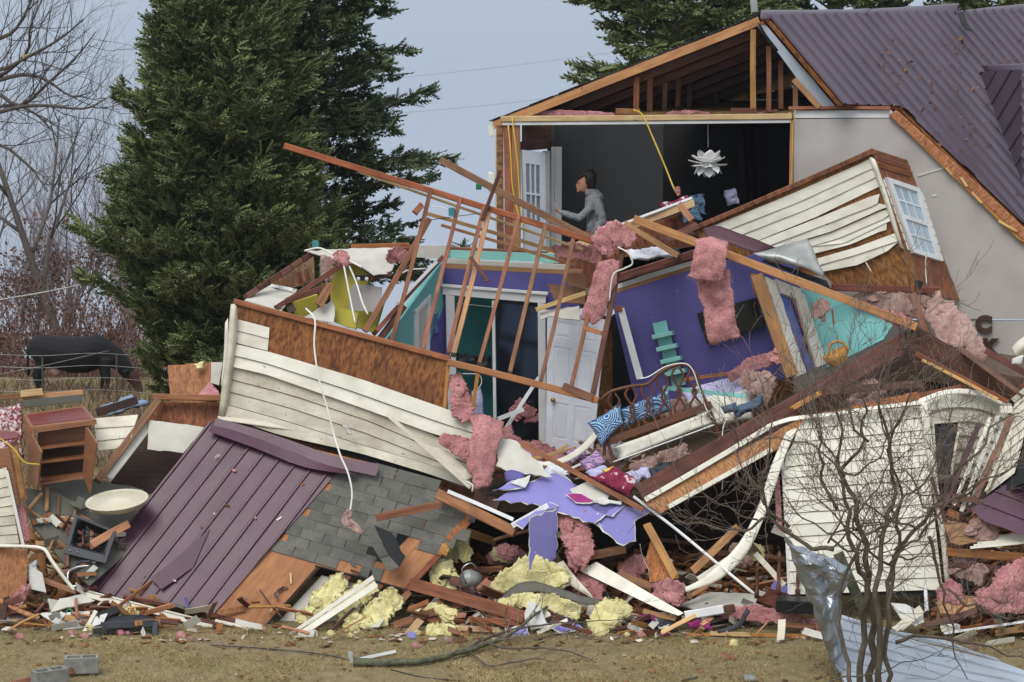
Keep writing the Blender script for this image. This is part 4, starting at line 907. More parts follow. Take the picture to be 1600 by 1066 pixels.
    hair = [capsule([(-.10, 0, 1.765), (-.06, 0, 1.745), (-.035, 0, 1.70), (-.025, 0, 1.62), (-.02, 0, 1.54), (-.01, 0, 1.48)], [(.06, .06), (.105, .095), (.115, .105), (.095, .1), (.075, .085), (.045, .06)]),
            capsule([(-.10, 0, 1.74), (-.15, 0, 1.725), (-.195, 0, 1.69), (-.21, 0, 1.655)], [(.05, .08), (.055, .085), (.04, .075), (.012, .05)]),
            capsule([(-.06, -.08, 1.68), (-.075, -.1, 1.63), (-.055, -.095, 1.56)], [.04, .03, .02])]
    merged('hair', hair, 'hair', .011, root, M, 1)
person()
# ------------------------------------------------------------------ the collapsed half: large pieces
FW = PL((370, 475, 32.75), (703, 568, 32.25), (345, 650, 32.7))
def front_wall():
    W = T('fallen_wall', 'slumped outer wall with cream clapboards and bare dark sheathing above', 'wall', (540, 760, 32.4))
    panel(FW, [(368, 474), (703, 566), (697, 652), (640, 640), (420, 560), (366, 540)], .012, 'osb_dark', 'sheathing', W, -.004)
    panel(FW, [(352, 540), (700, 642), (738, 762), (600, 730), (342, 650)], .012, 'felt', 'sheathing', W, -.03)
    board(FW.at(366, 471, .0), FW.at(703, 561, .0), 9, 'wood', .09, 'top_plate', W, bow=.002)
    board(FW.at(701, 562, .0), FW.at(695, 642, .0), 6, 'wood_orange', .05, 'end_stud', W)
    for k, (a, b) in enumerate(((420, 40), (500, 60), (580, 80), (655, 90))):
        board(FW.at(a, 490 + k * 18, -.08), FW.at(a - 14, 640 + k * 20, -.08), 6, 'wood', .09, 'stud', W)
    # short upper courses at the corner
    siding(FW, [[(371, 499), (421, 512)], [(369, 517), (420, 530)], [(366, 536), (418, 549)]], 'siding', W, lip=.016, off=.006)
    # two long clean courses sweeping down to the right
    siding(FW, [[(365, 537), (418, 549), (560, 591), (700, 640), (771, 667)], [(361, 555), (415, 568), (550, 612), (690, 662), (764, 685)], [(358, 573), (410, 584), (545, 631), (680, 680), (757, 702)]], 'siding', W, lip=.03, off=.05)
    # stained lower courses that have pulled away
    siding(FW, [[(358, 570), (460, 596), (590, 640), (700, 690), (728, 706)], [(355, 592), (455, 618), (580, 660), (690, 708), (730, 724)], [(352, 611), (450, 637), (570, 677), (680, 720), (732, 738)], [(348, 631), (445, 658), (560, 694), (670, 726), (735, 750)]], 'siding_dirty', W, lip=.018, off=.012)
    siding(FW, [[(348, 631), (445, 658), (560, 694), (670, 726), (735, 750)], [(345, 650), (440, 682), (560, 708), (660, 738), (736, 764)]], 'siding_dirty', W, lip=.03, off=.04)
    sheet('corner_post', [[(361, 476, 32.66), (357, 520, 32.62), (350, 580, 32.6), (341, 650, 32.62)], [(367, 476, 32.6), (364, 520, 32.57), (357, 580, 32.55), (348, 650, 32.58)], [(372, 484, 32.66), (370, 520, 32.64), (363, 580, 32.62), (353, 650, 32.64)]], 'siding_dirty', W, .004, ns=.01)
    sheet('corner_trim', [[(352, 505, 32.7), (349, 560, 32.68), (345, 600, 32.7)], [(357, 498, 32.69), (355, 560, 32.66), (349, 610, 32.68)]], 'siding', W, .004, ns=.01)
    sheet('starter_strip', [[(340, 650, 32.6), (420, 658, 32.55), (500, 676, 32.5)], [(342, 656, 32.55), (420, 667, 32.5), (515, 684, 32.45)]], 'siding_dirty', W, .003, ns=.012)
    board((604, 647, 32.05), (735, 762, 31.7), 6, 'siding_dirty', .02, 'hanging_strip', W)
    panel(PL((640, 690, 32.0), (740, 745, 31.75), (650, 720, 31.9)), [(652, 690), (700, 705), (740, 745), (722, 752), (690, 726)], .004, 'siding_dirty', 'hanging_course', W)
    panel(PL((360, 640, 32.8), (740, 770, 32.2), (520, 730, 32.4)), [(345, 648), (520, 690), (745, 765), (735, 800), (520, 735), (345, 672)], .02, 'osb_dark', 'floor_rim', W, -.12)
front_wall()
for x, y, r in ((540, 668, 4), (533, 660, 2)):
    puff('bird_nest' if False else 'torn_paper', [(x - 6, y - 6, 32.2), (x + 5, y - 4, 32.15), (x + 10, y + 12, 32.1), (x + 1, y + 10, 32.15)], 'paper_white', .008, .01, 12, 8, label='scrap of torn white paper stuck on the stained clapboards' if r == 4 else 'small torn paper tuft at the top of the white scrap on stained clapboards', cat='paper') if r == 4 else None
# --- fallen roof slab: burgundy sheets, shingles, bare deck, rafters with yellow wool
RP = PL((130, 918, 31.3), (340, 655, 32.55), (720, 800, 31.55))
def roof_slab():
    R = T('fallen_roof', 'fallen roof slab with burgundy metal, grey shingles and bare sheathing', 'roof', (420, 985, 30.7))
    panel(RP, [(330, 664), (600, 728), (742, 797), (720, 826), (634, 921), (496, 884), (410, 982), (340, 962), (140, 920)], .014, 'plywood', 'deck', R, 0)
    # metal
    ribbed(RP, [(327, 660), (526, 741), (333, 962), (318, 957), (262, 945), (232, 936), (212, 944), (128, 917)], ((330, 664), (130, 918)), .225, .05, .022, 'burgundy_metal', 'metal_sheet', R, per=3, off=.028, wave=.02, minor=False)
    cf = PL(RP.at(327, 827, .045), RP.at(234, 905, .13), RP.at(300, 895, .05)); panel(cf, [(328, 826), (300, 850), (266, 880), (234, 904), (243, 911), (252, 921), (276, 905), (302, 886)], .003, 'burgundy_metal', 'crease_flap', R, 0)
    sheet('ridge_flashing', [[(337, 653, 32.45), (430, 680, 32.25), (520, 712, 32.02), (593, 725, 31.85)], [(333, 668, 32.38), (430, 700, 32.17), (515, 728, 31.95), (588, 744, 31.78)]], 'burgundy_metal', R, .004, ns=.008, nf=3, smooth=False)
    sheet('ridge_flashing', [[(332, 662, 32.42), (400, 684, 32.25), (480, 715, 32.05), (560, 742, 31.85)], [(326, 674, 32.3), (395, 699, 32.13), (475, 730, 31.95), (548, 741, 31.75)]], 'burgundy_metal', R, .004, ns=.006, nf=3, smooth=False)
    # shingles one by one
    poly = [(516, 745), (600, 728), (720, 778), (748, 800), (697, 860), (676, 860), (615, 838), (600, 862), (565, 868), (600, 882), (585, 902), (540, 880), (500, 884), (424, 868), (424, 850)]
    a, b = RP.loc(525, 742), RP.loc(735, 800); ang = math.atan2(b[1] - a[1], b[0] - a[0]); c, s = math.cos(ang), math.sin(ang)
    w, h, t = .31, .142, .007
    tv = [(.003, 0, .004 + t), (w - .004, 0, .004 + t), (w - .004, h + .03, .003 + t), (.003, h + .03, .003 + t), (.003, 0, 0), (w - .004, 0, 0), (w - .004, h + .03, 0), (.003, h + .03, 0)]
    me = mesh('shingle', tv, [(0, 1, 2, 3), (7, 6, 5, 4), (0, 4, 5, 1), (1, 5, 6, 2), (2, 6, 7, 3), (3, 7, 4, 0)])
    pol = [RP.loc(*q) for q in poly]; rr = random.Random(8)
    for j in range(-14, 4):
        for i in range(-5, 9):
            x0, y0 = i * w + (w * .5 if j % 2 else 0) + rr.uniform(-.006, .006), j * h
            cx, cy = a[0] + (x0 + w / 2) * c - (y0 + h / 2) * s, a[1] + (x0 + w / 2) * s + (y0 + h / 2) * c
            if not inside((cx, cy), pol): continue
            ox, oy = a[0] + x0 * c - y0 * s, a[1] + x0 * s + y0 * c
            tilt = rr.choice((0, 0, 0, .01, .03)) + .02
            M = RP.M @ Matrix.Translation((ox, oy, .004 + .002 * (j % 2))) @ Matrix.Rotation(ang + rr.uniform(-.006, .006), 4, 'Z') @ Matrix.Rotation(-tilt, 4, 'X')
            link('shingle', me, 'shingle', R, M)
    panel(RP, [(570, 822), (640, 838), (700, 770), (640, 750), (600, 737), (535, 742), (445, 855), (520, 872), (598, 880)], .004, 'felt', 'underlay', R, .006, jag=2)
    # slipped strip of shingles on the bare deck
    sp = PL((572, 838, 31.05), (600, 826, 31.1), (605, 893, 30.85))
    for q in ([(570, 828), (585, 822), (595, 846), (580, 852)], [(581, 853), (596, 847), (607, 869), (593, 873)], [(594, 874), (608, 870), (624, 888), (606, 893)]): panel(sp, q, .008, 'shingle', 'slipped_shingle', R, .05)
    panel(sp, [(585, 822), (612, 834), (634, 871), (624, 888), (606, 868)], .006, 'felt', 'slipped_felt', R, .04, jag=1.5)
    # rafters bared along the lower edge
    for a_, b_ in (((497, 884), (408, 982)), ((546, 898), (458, 996)), ((596, 912), (513, 1003)), ((640, 925), (562, 1008))):
        board(RP.at(*a_, -.06), RP.at(*b_, -.06), 11, 'wood', .1, 'rafter', R)
    board(RP.at(735, 812, -.05), RP.at(632, 925, -.05), 10, 'wood', .1, 'rafter', R)
    board(RP.at(492, 884, .0), RP.at(636, 922, .0), 2.5, 'felt', .02, 'deck_edge', R); board(RP.at(497, 888, .0), RP.at(414, 980, .0), 2.5, 'felt', .02, 'deck_edge', R)
    board((340, 964, 30.95), (560, 1012, 30.4), 8, 'wood_dark', .04, 'sub_fascia', R)
    for a_, b_ in (((737, 806), (700, 846)), ((700, 846), (690, 870))): board(RP.at(*a_, .01), RP.at(*b_, .01), 14, 'osb', .02, 'splintered_edge', R, ragged=.1)
    # white drip edge and gutter end
    board((130, 928, 31.18), (341, 981, 30.68), 9, 'siding', .05, 'drip_edge', R, bow=.002); board((132, 922, 31.2), (341, 975, 30.7), 2.5, 'siding', .09, 'drip_edge', R, bow=.002)
    board((337, 970, 30.73), (546, 1018, 30.31), 5, 'siding', .05, 'drip_edge', R, bow=.002)
    wire('gutter_hook', [(338, 976, 30.66), (346, 982, 30.6), (349, 995, 30.58), (353, 1013, 30.55)], 2.8, 'siding', R)
    panel(PL((230, 930, 31.15), (300, 950, 31.0), (262, 955, 30.95)), [(232, 934), (252, 921), (272, 938), (306, 950), (296, 955)], .01, 'shingle', 'torn_shingle', R)
    # drywall underside peeking between the rafters
    panel(RP, [(500, 892), (632, 925), (560, 1006), (420, 978)], .013, 'drywall', 'ceiling_board', R, -.16)
roof_slab()
def wool(lbl, *paths, mat='yellow_wool'):
    pass
for lb, p in (('yellow wool batt in the first bay of the bared rafters', [(538, 902, 31.0, 13), (515, 925, 30.85, 17), (492, 955, 30.65, 16), (475, 972, 30.55, 12)]),
              ('yellow wool batt bulging in the middle bay of the bared rafters', [(575, 915, 30.95, 15), (550, 940, 30.75, 19), (522, 962, 30.6, 17)]),
              ('yellow wool batt in the outer bay of the bared rafters', [(622, 928, 30.9, 15), (598, 950, 30.7, 20), (575, 975, 30.55, 19), (555, 985, 30.5, 12)]),
              ('yellow wool hanging at the end of the bared rafters beside the white strip', [(560, 962, 30.55, 8), (548, 978, 30.48, 14), (556, 992, 30.42, 9)])):
    batt('yellow_insulation', p, 'yellow_wool', flat=.35, rough=.28, label=lb, cat='insulation')
# --- leaning stud frame
def stud_frame():
    S = T('stud_frame', 'leaning frame of reddish studs torn from the roof, open to the sky', 'stud frame', (800, 640, 32.3))
    tp = lambda u: (445 + (935 - 445) * u, 228 + (380 - 228) * u, 33.6 - .9 * u)
    board(tp(0), tp(1), 10, 'wood', .09, 'top_plate', S, bow=.004)
    board((560, 268, 33.55), (925, 395, 32.95), 4.5, 'wood_light', .09, 'ledger', S, bow=.003); board((668, 334, 33.6), (930, 412, 33.0), 6, 'wood_light', .06, 'ledger', S); board((690, 352, 33.7), (900, 416, 33.2), 5, 'wood_orange', .06, 'ledger', S)
    board((688, 250, 33.9), (936, 380, 33.1), 11, 'wood', .05, 'loose_rafter', S)
    for a, b, w, m in (((673, 297, 33.15), (612, 533, 32.5), 7, 'wood'), ((719, 310, 33.07), (660, 545, 32.4), 6.5, 'wood'), ((757, 323, 33.0), (701, 551, 32.32), 7, 'wood'), ((765, 326, 33.02), (709, 552, 32.34), 8, 'wood_orange'), ((811, 338, 32.9), (749, 567, 32.25), 6.5, 'wood'), ((853, 350, 32.85), (797, 581, 32.2), 7, 'wood'), ((898, 363, 32.8), (845, 595, 32.15), 6.5, 'wood'), ((941, 388, 32.7), (892, 606, 32.1), 7, 'wood'), ((974, 385, 32.7), (927, 614, 32.05), 9, 'wood_dark')):
        sd_ = board(a, b, w, m, .085, 'stud', S); e = V3(b); board(e, e + (e - V3(a)).normalized() * .045, w * .95, 'wood_black', .08, 'stud_end', sd_)
    board((671, 342, 33.3), (570, 518, 32.6), 9, 'wood', .05, 'brace', S); board((659, 320, 33.3), (648, 333, 33.2), 10, 'wood', .05, 'block', S); board((735, 402, 32.6), (763, 440, 32.5), 6, 'wood_dark', .05, 'dangling_block', S)
    board((782, 266, 33.0), (753, 345, 32.9), 6, 'wood_dark', .05, 'post', S)
    board((700, 566, 32.22), (936, 626, 31.95), 11, 'wood_orange', .09, 'bottom_plate', S, ragged=.03)
    board((876, 602, 32.0), (934, 626, 31.9), 13, 'wood', .05, 'split_end', S, ragged=.12); board((911, 512, 32.2), (940, 521, 32.1), 7, 'wood_orange', .05, 'block', S); board((747, 582, 32.15), (736, 655, 32.1), 6, 'wood_orange', .05, 'stud', S)
    wire('wire_loop', [(662, 322, 33.1), (690, 324, 33.0), (706, 332, 33.0)], .7, 'wire_white', S)
    box('junction_box', (706, 331, 32.95), (.09, .06, .11), 'teal_box', S, bev=.01); box('junction_box', (748, 292, 33.6), (.08, .06, .08), 'green_plastic', S, bev=.01); box('junction_box', (493, 382, 33.9), (.09, .06, .1), 'teal_box', S, bev=.01)
stud_frame()
# --- the tilted bedroom shell
PW = PL((970, 450, 34.0), (1225, 395, 33.3), (1000, 640, 33.95)); LP = PL((692, 418, 34.25), (905, 430, 33.95), (692, 690, 34.2)); TW = PL((605, 528, 33.0), (692, 410, 34.2), (692, 560, 34.2))
def bedroom():
    B = T('collapsed_room', 'collapsed upstairs room with purple and teal painted walls, roof gone', 'room', (880, 720, 34))
    # right purple wall with top strips
    panel(PW, [(962, 458), (1085, 418), (1240, 385), (1262, 560), (1230, 590), (1000, 650), (984, 592), (958, 478)], .1, 'purple', 'wall_panel', B)
    panel(PW, [(964, 452), (1090, 412), (1091, 418), (963, 458)], .1, 'cardboard', 'wall_edge', B, .003); panel(PW, [(966, 444), (1090, 405), (1090, 412), (965, 451)], .12, 'trim_white', 'crown_strip', B, .012)
    board(PW.at(968, 434, .05), PW.at(1088, 396, .05), 14, 'wood_dark', .12, 'top_plate', B)
    board((970, 482, 33.8), (1000, 592, 33.7), 11, 'trim_white', .03, 'door_casing', B); board((962, 483, 33.78), (972, 482, 33.78), 9, 'wood', .04, 'casing_head', B)
    panel(PW, [(940, 500), (968, 490), (1000, 640), (940, 660)], .05, 'black', 'void_shade_panel', B, -.6)  # black sheet set back in the opening stands in for its shade
    # left purple wall with closet opening
    for q in ([(690, 419), (905, 430), (905, 458), (690, 447)], [(690, 447), (700, 447), (700, 700), (690, 560)], [(850, 458), (905, 458), (905, 700), (850, 700)]): panel(LP, q, .1, 'purple', 'wall_panel', B)
    panel(LP, [(690, 411), (910, 422), (910, 430), (690, 419)], .1, 'cardboard', 'wall_edge', B, .003); panel(LP, [(690, 404), (885, 414), (885, 422), (690, 411)], .1, 'drywall', 'crown_strip', B, .006)
    panel(LP, [(696, 392), (870, 398), (872, 412), (696, 404)], .1, 'aqua', 'upper_wall', B, -.1); board((636, 386, 34.6), (868, 397, 34.4), 7, 'wood', .1, 'top_plate', B); panel(LP, [(650, 384), (700, 384), (698, 405), (640, 402)], .1, 'drywall', 'ceiling_scrap', B, -.05)
    for a, b, w in (((692, 453), (853, 467), 15), ((703, 460), (708, 700), 14), ((771, 470), (774, 700), 5), ((846, 470), (848, 705), 12)): board(LP.at(*a, .06), LP.at(*b, .06), w, 'trim_white', .05, 'closet_casing', B, bow=.001)
    board(LP.at(690, 446, .09), LP.at(856, 459, .09), 5, 'trim_white', .07, 'closet_cornice', B, bow=.001)
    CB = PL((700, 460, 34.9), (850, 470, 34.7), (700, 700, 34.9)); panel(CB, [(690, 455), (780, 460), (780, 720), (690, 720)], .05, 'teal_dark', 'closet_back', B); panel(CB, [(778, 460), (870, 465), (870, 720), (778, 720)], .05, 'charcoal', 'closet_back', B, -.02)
    panel(LP, [(775, 474), (842, 480), (843, 690), (776, 684)], .008, 'mirror_dark', 'mirror_door', B, -.05)
    wire('hanger_rail', [LP.at(714, 474, -.3), LP.at(770, 480, -.3)], .8, 'wire_white', B)
    # left teal wall with its small window
    panel(TW, [(603, 532), (692, 408), (694, 560), (690, 566), (604, 560)], .1, 'teal', 'wall_panel', B); panel(TW, [(685, 500), (692, 480), (694, 560), (660, 562), (664, 552)], .02, 'purple', 'baseboard', B, .02)
    for q in ([(647, 486), (671, 460), (671, 467), (648, 492)], [(647, 492), (652, 488), (652, 548), (646, 546)], [(667, 470), (671, 466), (669, 550), (665, 552)]): panel(TW, q, .03, 'trim_white', 'window_frame', B, .03)
    panel(TW, [(652, 488), (667, 470), (666, 550), (651, 547)], .01, 'drywall', 'window_pane', B, .004)
    board(TW.at(586, 520, .05), TW.at(690, 404, .05), 7, 'wood', .12, 'top_plate', B); board(TW.at(620, 475, .1), TW.at(684, 408, .1), 5, 'trim_white', .03, 'crown_strip', B, ragged=.05); board(TW.at(592, 532, .08), TW.at(630, 480, .08), 11, 'wood_dark', .09, 'wall_end', B)
    # yellow room at the far left
    Y1 = PL((530, 430, 34.4), (590, 440, 34.3), (540, 510, 34.2))
    panel(Y1, [(515, 410), (548, 408), (580, 432), (572, 448), (600, 470), (585, 520), (520, 500), (515, 450)], .1, 'yellow_wall', 'wall_panel', B); panel(PL((460, 470, 33.6), (500, 460, 33.9), (462, 495, 33.6)), [(461, 472), (497, 460), (496, 492), (468, 496)], .1, 'yellow_wall', 'wall_panel', B)
    panel(PL((520, 475, 33.5), (560, 490, 33.4), (525, 510, 33.4)), [(521, 476), (560, 490), (556, 515), (522, 503)], .05, 'yellow_wall', 'wall_panel', B, jag=1.5)
    panel(PL((553, 445, 34.0), (598, 450, 33.9), (556, 500, 33.9)), [(551, 444), (597, 449), (588, 490), (545, 484)], .013, 'drywall_grey', 'plaster_sheet', B, jag=1.5); panel(PL((480, 490, 33.3), (522, 470, 33.4), (500, 505, 33.2)), [(474, 496), (518, 470), (523, 480), (521, 505), (496, 500)], .013, 'drywall', 'plaster_sheet', B, .0, jag=1.5)
    panel(PL((520, 408, 34.1), (620, 390, 34.6), (590, 430, 33.7)), [(478, 392), (560, 388), (628, 388), (613, 422), (604, 428), (584, 430), (556, 412), (520, 404)], .013, 'drywall', 'ceiling_sheet', B, jag=1.2)
    panel(PL((384, 468, 33.2), (460, 450, 34.2), (432, 484, 33.0)), [(382, 469), (425, 444), (465, 452), (440, 486)], .013, 'drywall', 'ceiling_sheet', B); board((424, 446, 34.0), (458, 453, 33.9), 5, 'trim_white', .03, 'ceiling_trim', B)
    for i in range(6):
        a = (384 + i * 17.5, 464 - i * 11.4, 33.3 + .2 * i); b = (384 + (i + .92) * 17.5, 464 - (i + .92) * 11.4, 33.3 + .2 * (i + .92)); board(a, b, 9, 'wood_dark', .09, 'top_plate', B)
    for i in range(5): board((430 + i * 12, 440 - i * 5, 34 + .15 * i), (434 + i * 12, 455 - i * 4, 34 + .15 * i), 7, 'wood', .05, 'stud', B)
    panel(PL((425, 440, 34.3), (488, 400, 35), (430, 460, 34.2)), [(424, 440), (490, 400), (492, 440), (440, 455)], .02, 'osb_dark', 'sheathing', B)
    for a, b, w, m in (((430, 482, 33.0), (537, 412, 33.8), 8, 'wood_dark'), ((446, 471, 33.1), (516, 446, 33.3), 10, 'wood_dark'), ((498, 478, 33.2), (516, 443, 33.3), 14, 'wood'), ((450, 475, 33.15), (458, 488, 33.1), 13, 'wood_black'), ((548, 386, 35), (640, 384, 35), 9, 'wood'), ((570, 436, 33.9), (612, 428, 33.8), 8, 'wood_dark')): board(a, b, w, m, .05, 'joist', B, ragged=.03)
    box('socket_strip', (566, 434, 33.85), (.2, .05, .08), 'black', B, bev=.012)
    for i in range(2): box('socket', (560 + i * 13, 436, 33.8), (.05, .05, .05), 'trim_white', B, bev=.015)
    # floor of the room; below it an added dark wall keeps light from the voids
    fr = [P(340, 668, 32.9), P(740, 772, 32.3), P(1010, 772, 32.0), P(1250, 660, 32.3), P(1430, 565, 32.6), P(1600, 590, 32.4)]; bk = [Vector((p.x * 36 / p.y, 36, p.z + .05)) for p in fr]
    for i in range(5):
        v = [fr[i], fr[i + 1], bk[i + 1], bk[i]]; v += [p - Vector((0, 0, .25)) for p in v]; link('room_floor', mesh('room_floor', v, [(0, 1, 2, 3), (7, 6, 5, 4), (0, 4, 5, 1), (1, 5, 6, 2), (2, 6, 7, 3), (3, 7, 4, 0)]), 'foil_dirt', B)
    panel(PL((300, 700, 34.0), (1600, 700, 34.0), (300, 900, 33.8)), [(250, 640), (340, 690), (740, 760), (1010, 760), (1420, 620), (1620, 600), (1620, 960), (140, 960)], .1, 'wood_black', 'void_blocking_wall', B)
bedroom()
# white six-panel door
def panel_door():
    D = T('panel_door', 'white six panel door with brass knob standing in the collapsed room', 'door', (890, 715, 33.6)); pl = PL((855, 487, 33.7), (947, 500, 33.5), (853, 702, 33.65))
    def Q(u, v): return lerp2(lerp2((855, 487), (947, 500), u), lerp2((853, 704), (925, 718), u), v)
    us = [0, .13, .44, .56, .87, 1]; vs_ = [0, .06, .17, .24, .55, .64, .90, 1]
    SL = panel(pl, [Q(0, 0), Q(1, 0), Q(1, 1), Q(0, 1)], .03, 'door_white', 'slab', D, -.008)
    for u0, u1 in ((0, .13), (.44, .56), (.87, 1)): panel(pl, [Q(u0, 0), Q(u1, 0), Q(u1, 1), Q(u0, 1)], .009, 'door_white', 'stile', SL, .001)
    for v0, v1 in ((0, .06), (.17, .24), (.55, .64), (.90, 1)):
        for u0, u1 in ((.13, .44), (.56, .87)): panel(pl, [Q(u0, v0), Q(u1, v0), Q(u1, v1), Q(u0, v1)], .009, 'door_white', 'rail', SL, 0)
    for v0, v1 in ((.06, .17), (.24, .55), (.64, .90)):
        for u0, u1 in ((.13, .44), (.56, .87)): panel(pl, [Q(u0 + .045, v0 + .018), Q(u1 - .045, v0 + .018), Q(u1 - .045, v1 - .018), Q(u0 + .045, v1 - .018)], .008, 'door_white', 'raised_panel', SL, -.001)
    k = pl.at(864, 625, .045); vs, fs = tube([[(k - pl.n * .05, .012), (k - pl.n * .02, .012), (k - pl.n * .012, .03), (k, .034), (k + pl.n * .018, .03), (k + pl.n * .026, .012)]], sides=12); link('knob', mesh('knob', vs, fs, True), 'brass', SL)
    # broken plaster head hanging over it
panel_door()
pb = PL((838, 490, 33.2), (905, 470, 33.1), (850, 500, 33.0)); panel(pb, [(842, 486), (905, 478), (905, 500), (880, 498), (858, 494), (845, 500)], .013, 'drywall', 'plaster_piece', label='broken strip of cream plasterboard hanging above the white panel door', cat='plasterboard', jag=1)
board((838, 484, 33.1), (915, 458, 32.95), 7, 'wood_light', .05, 'loose_board', label='pale board lying across above the white panel door', cat='board')
panel(PL((856, 440, 33.5), (916, 452, 33.4), (870, 470, 33.4)), [(855, 443), (914, 450), (914, 475), (868, 472)], .04, 'wood', 'plywood_piece', label='dark plywood block wedged above the white panel door', cat='plywood')
panel(PL((885, 428, 33.3), (912, 428, 33.3), (890, 450, 33.3)), [(886, 428), (908, 426), (916, 436), (914, 452), (888, 446)], .02, 'cardboard', 'cardboard_piece', label='crumpled brown cardboard beside the pink batt in the stud frame', cat='cardboard', jag=1)
# --- torn dormer with window
DS = PL((1362, 240, 33.0), (1090, 360, 34.1), (1410, 390, 33.0)); DW = PL((1362, 240, 33.0), (1420, 252, 34.3), (1410, 390, 33.0))
def dormer():
    D = T('torn_dormer', 'torn off dormer with cream clapboards and a two sash window, tipped over', 'dormer', (1420, 520, 33.4))
    panel(DS, [(1075, 362), (1362, 232), (1442, 458), (1308, 452), (1290, 432), (1200, 425)], .015, 'osb_dark', 'sheathing', D, -.002); board(DS.at(1082, 358, .02), DS.at(1362, 237, .02), 8, 'osb_dark', .1, 'rake_board', D)
    panel(DW, [(1362, 232), (1418, 250), (1500, 470), (1440, 458)], .015, 'osb_dark', 'sheathing', D, -.002)
    for i in range(3): board(DW.at(1366 + i * 2, 238 + i * 9, .02), DW.at(1416 + i * 4, 254 + i * 9, .02), 8, 'wood', .03, 'top_plank', D)
    E1 = [[(1105, 357), (1230, 306), (1362, 248)], [(1140, 359), (1250, 316), (1366, 262)], [(1150, 371), (1260, 328), (1371, 277)], [(1172, 382), (1275, 340), (1376, 291)]]
    siding(DS, E1, 'siding', D, lip=.016, off=.006, jag_end=5)
    siding(DS, [[(1172, 382), (1275, 342), (1370, 303)], [(1190, 389), (1285, 353), (1376, 318)], [(1208, 389), (1300, 362), (1389, 322)]], 'siding', D, lip=.02, off=.02, jag_end=6)
    siding(DS, [[(1208, 391), (1300, 363), (1388, 325)], [(1235, 395), (1310, 373), (1392, 338)], [(1268, 385), (1320, 380), (1391, 345)], [(1272, 397), (1330, 382), (1380, 360)]], 'siding', D, lip=.018, off=.01, jag_end=6)
    siding(DS, [[(1277, 404), (1340, 386), (1402, 363)], [(1280, 415), (1340, 398), (1406, 376)], [(1285, 425), (1340, 415), (1386, 393)]], 'siding', D, lip=.02, off=.03, jag_end=3)
    sheet('corner_post', [[(1358, 246, 32.98), (1380, 310, 32.98), (1404, 384, 32.98)], [(1364, 247, 32.93), (1386, 310, 32.93), (1409, 388, 32.93)], [(1369, 252, 33.02), (1390, 312, 33.02), (1413, 390, 33.02)]], 'siding', D, .004)
    # window: frame, two sashes, panes
    TL, TR, BR, BL = (1385, 282), (1432, 298), (1466, 406), (1424, 393)
    def Q(u, v): return lerp2(lerp2(TL, TR, u), lerp2(BL, BR, u), v)
    def rc(u0, u1, v0, v1): return [Q(u0, v0), Q(u1, v0), Q(u1, v1), Q(u0, v1)]
    WN = panel(DW, rc(-.02, 1.02, -.01, 1.01), .02, 'charcoal', 'window', D, .008)
    for r in ((-.04, .1, -.03, 1.03), (.9, 1.04, -.03, 1.03), (.1, .9, -.03, .04), (.1, .9, .96, 1.03)): panel(DW, rc(*r), .06, 'trim_white', 'frame', WN, .045)
    panel(DW, rc(.1, .9, .475, .535), .04, 'trim_white', 'meeting_rail', WN, .04)
    for v0, v1 in ((.04, .475), (.535, .96)):
        panel(DW, rc(.1, .9, v0, v1), .006, 'pane_pale', 'pane', WN, .02)
        for k in (1, 2): panel(DW, rc(.1 + .8 * k / 3 - .012, .1 + .8 * k / 3 + .012, v0, v1), .01, 'trim_white', 'muntin', WN, .028)
        panel(DW, rc(.1, .9, (v0 + v1) / 2 - .012, (v0 + v1) / 2 + .012), .01, 'trim_white', 'muntin', WN, .029)
    for k in range(8):
        v0, v1 = k / 8, (k + 1) / 8 - .008; siding(DW, [[Q(-.28, v0), Q(-.06, v0)], [Q(-.28, v1), Q(-.06, v1)]], 'siding', D, lip=.016, off=.01); siding(DW, [[Q(1.06, v0), Q(1.22, v0)], [Q(1.06, v1), Q(1.22, v1)]], 'siding', D, lip=.016, off=.01)
    board((1300, 449, 32.95), (1466, 454, 33.1), 11, 'wood_dark', .09, 'bottom_plate', D); board((1424, 458, 33.0), (1452, 530, 32.9), 13, 'wood', .05, 'stud', D, ragged=.03); board((1370, 458, 33.1), (1382, 492, 33.1), 8, 'wood', .05, 'stud', D)
    wire('cord', [(1447, 400, 33.2), (1446, 420, 33.2), (1448, 445, 33.15)], .9, 'wire_white', D); board((1353, 410, 32.9), (1361, 424, 32.9), 2, 'paper_white', .004, 'paper_strip', D)
    panel(DS, [(1430, 436), (1444, 440), (1440, 450), (1430, 447)], .01, 'felt', 'felt_scrap', D, .03)
dormer()
# holes seen in siding of dormer
sheet('brown_flashing', [[(1098, 357, 33.2), (1125, 353, 33.2), (1165, 368, 33.1), (1213, 388, 33.0)], [(1105, 370, 33.05), (1130, 378, 33.0), (1160, 388, 32.95), (1182, 398, 32.9)]], 'flashing_dark', None, .004, ns=.015, label='flat piece of purple brown flashing lying on the dormer clapboards', cat='flashing')
sheet('crumpled_flashing', [[(1178, 398, 32.75), (1215, 385, 32.9), (1245, 377, 33.0), (1265, 373, 33.0)], [(1190, 402, 32.7), (1220, 398, 32.65), (1250, 396, 32.7), (1272, 395, 32.75)], [(1205, 408, 32.7), (1235, 408, 32.55), (1265, 410, 32.6), (1280, 412, 32.65)], [(1225, 412, 32.75), (1250, 418, 32.55), (1275, 428, 32.55), (1288, 434, 32.6)]], 'galv', None, .004, ns=.05, nf=5, label='crumpled grey metal flashing below the dormer clapboards', cat='flashing')
sheet('felt_lining', [[(1195, 405, 32.85), (1240, 420, 32.8), (1290, 438, 32.75)], [(1190, 408, 32.8), (1235, 426, 32.75), (1300, 452, 32.7)]], 'felt', None, .006, ns=.02, label='black roofing felt edge under the crumpled grey flashing', cat='felt')
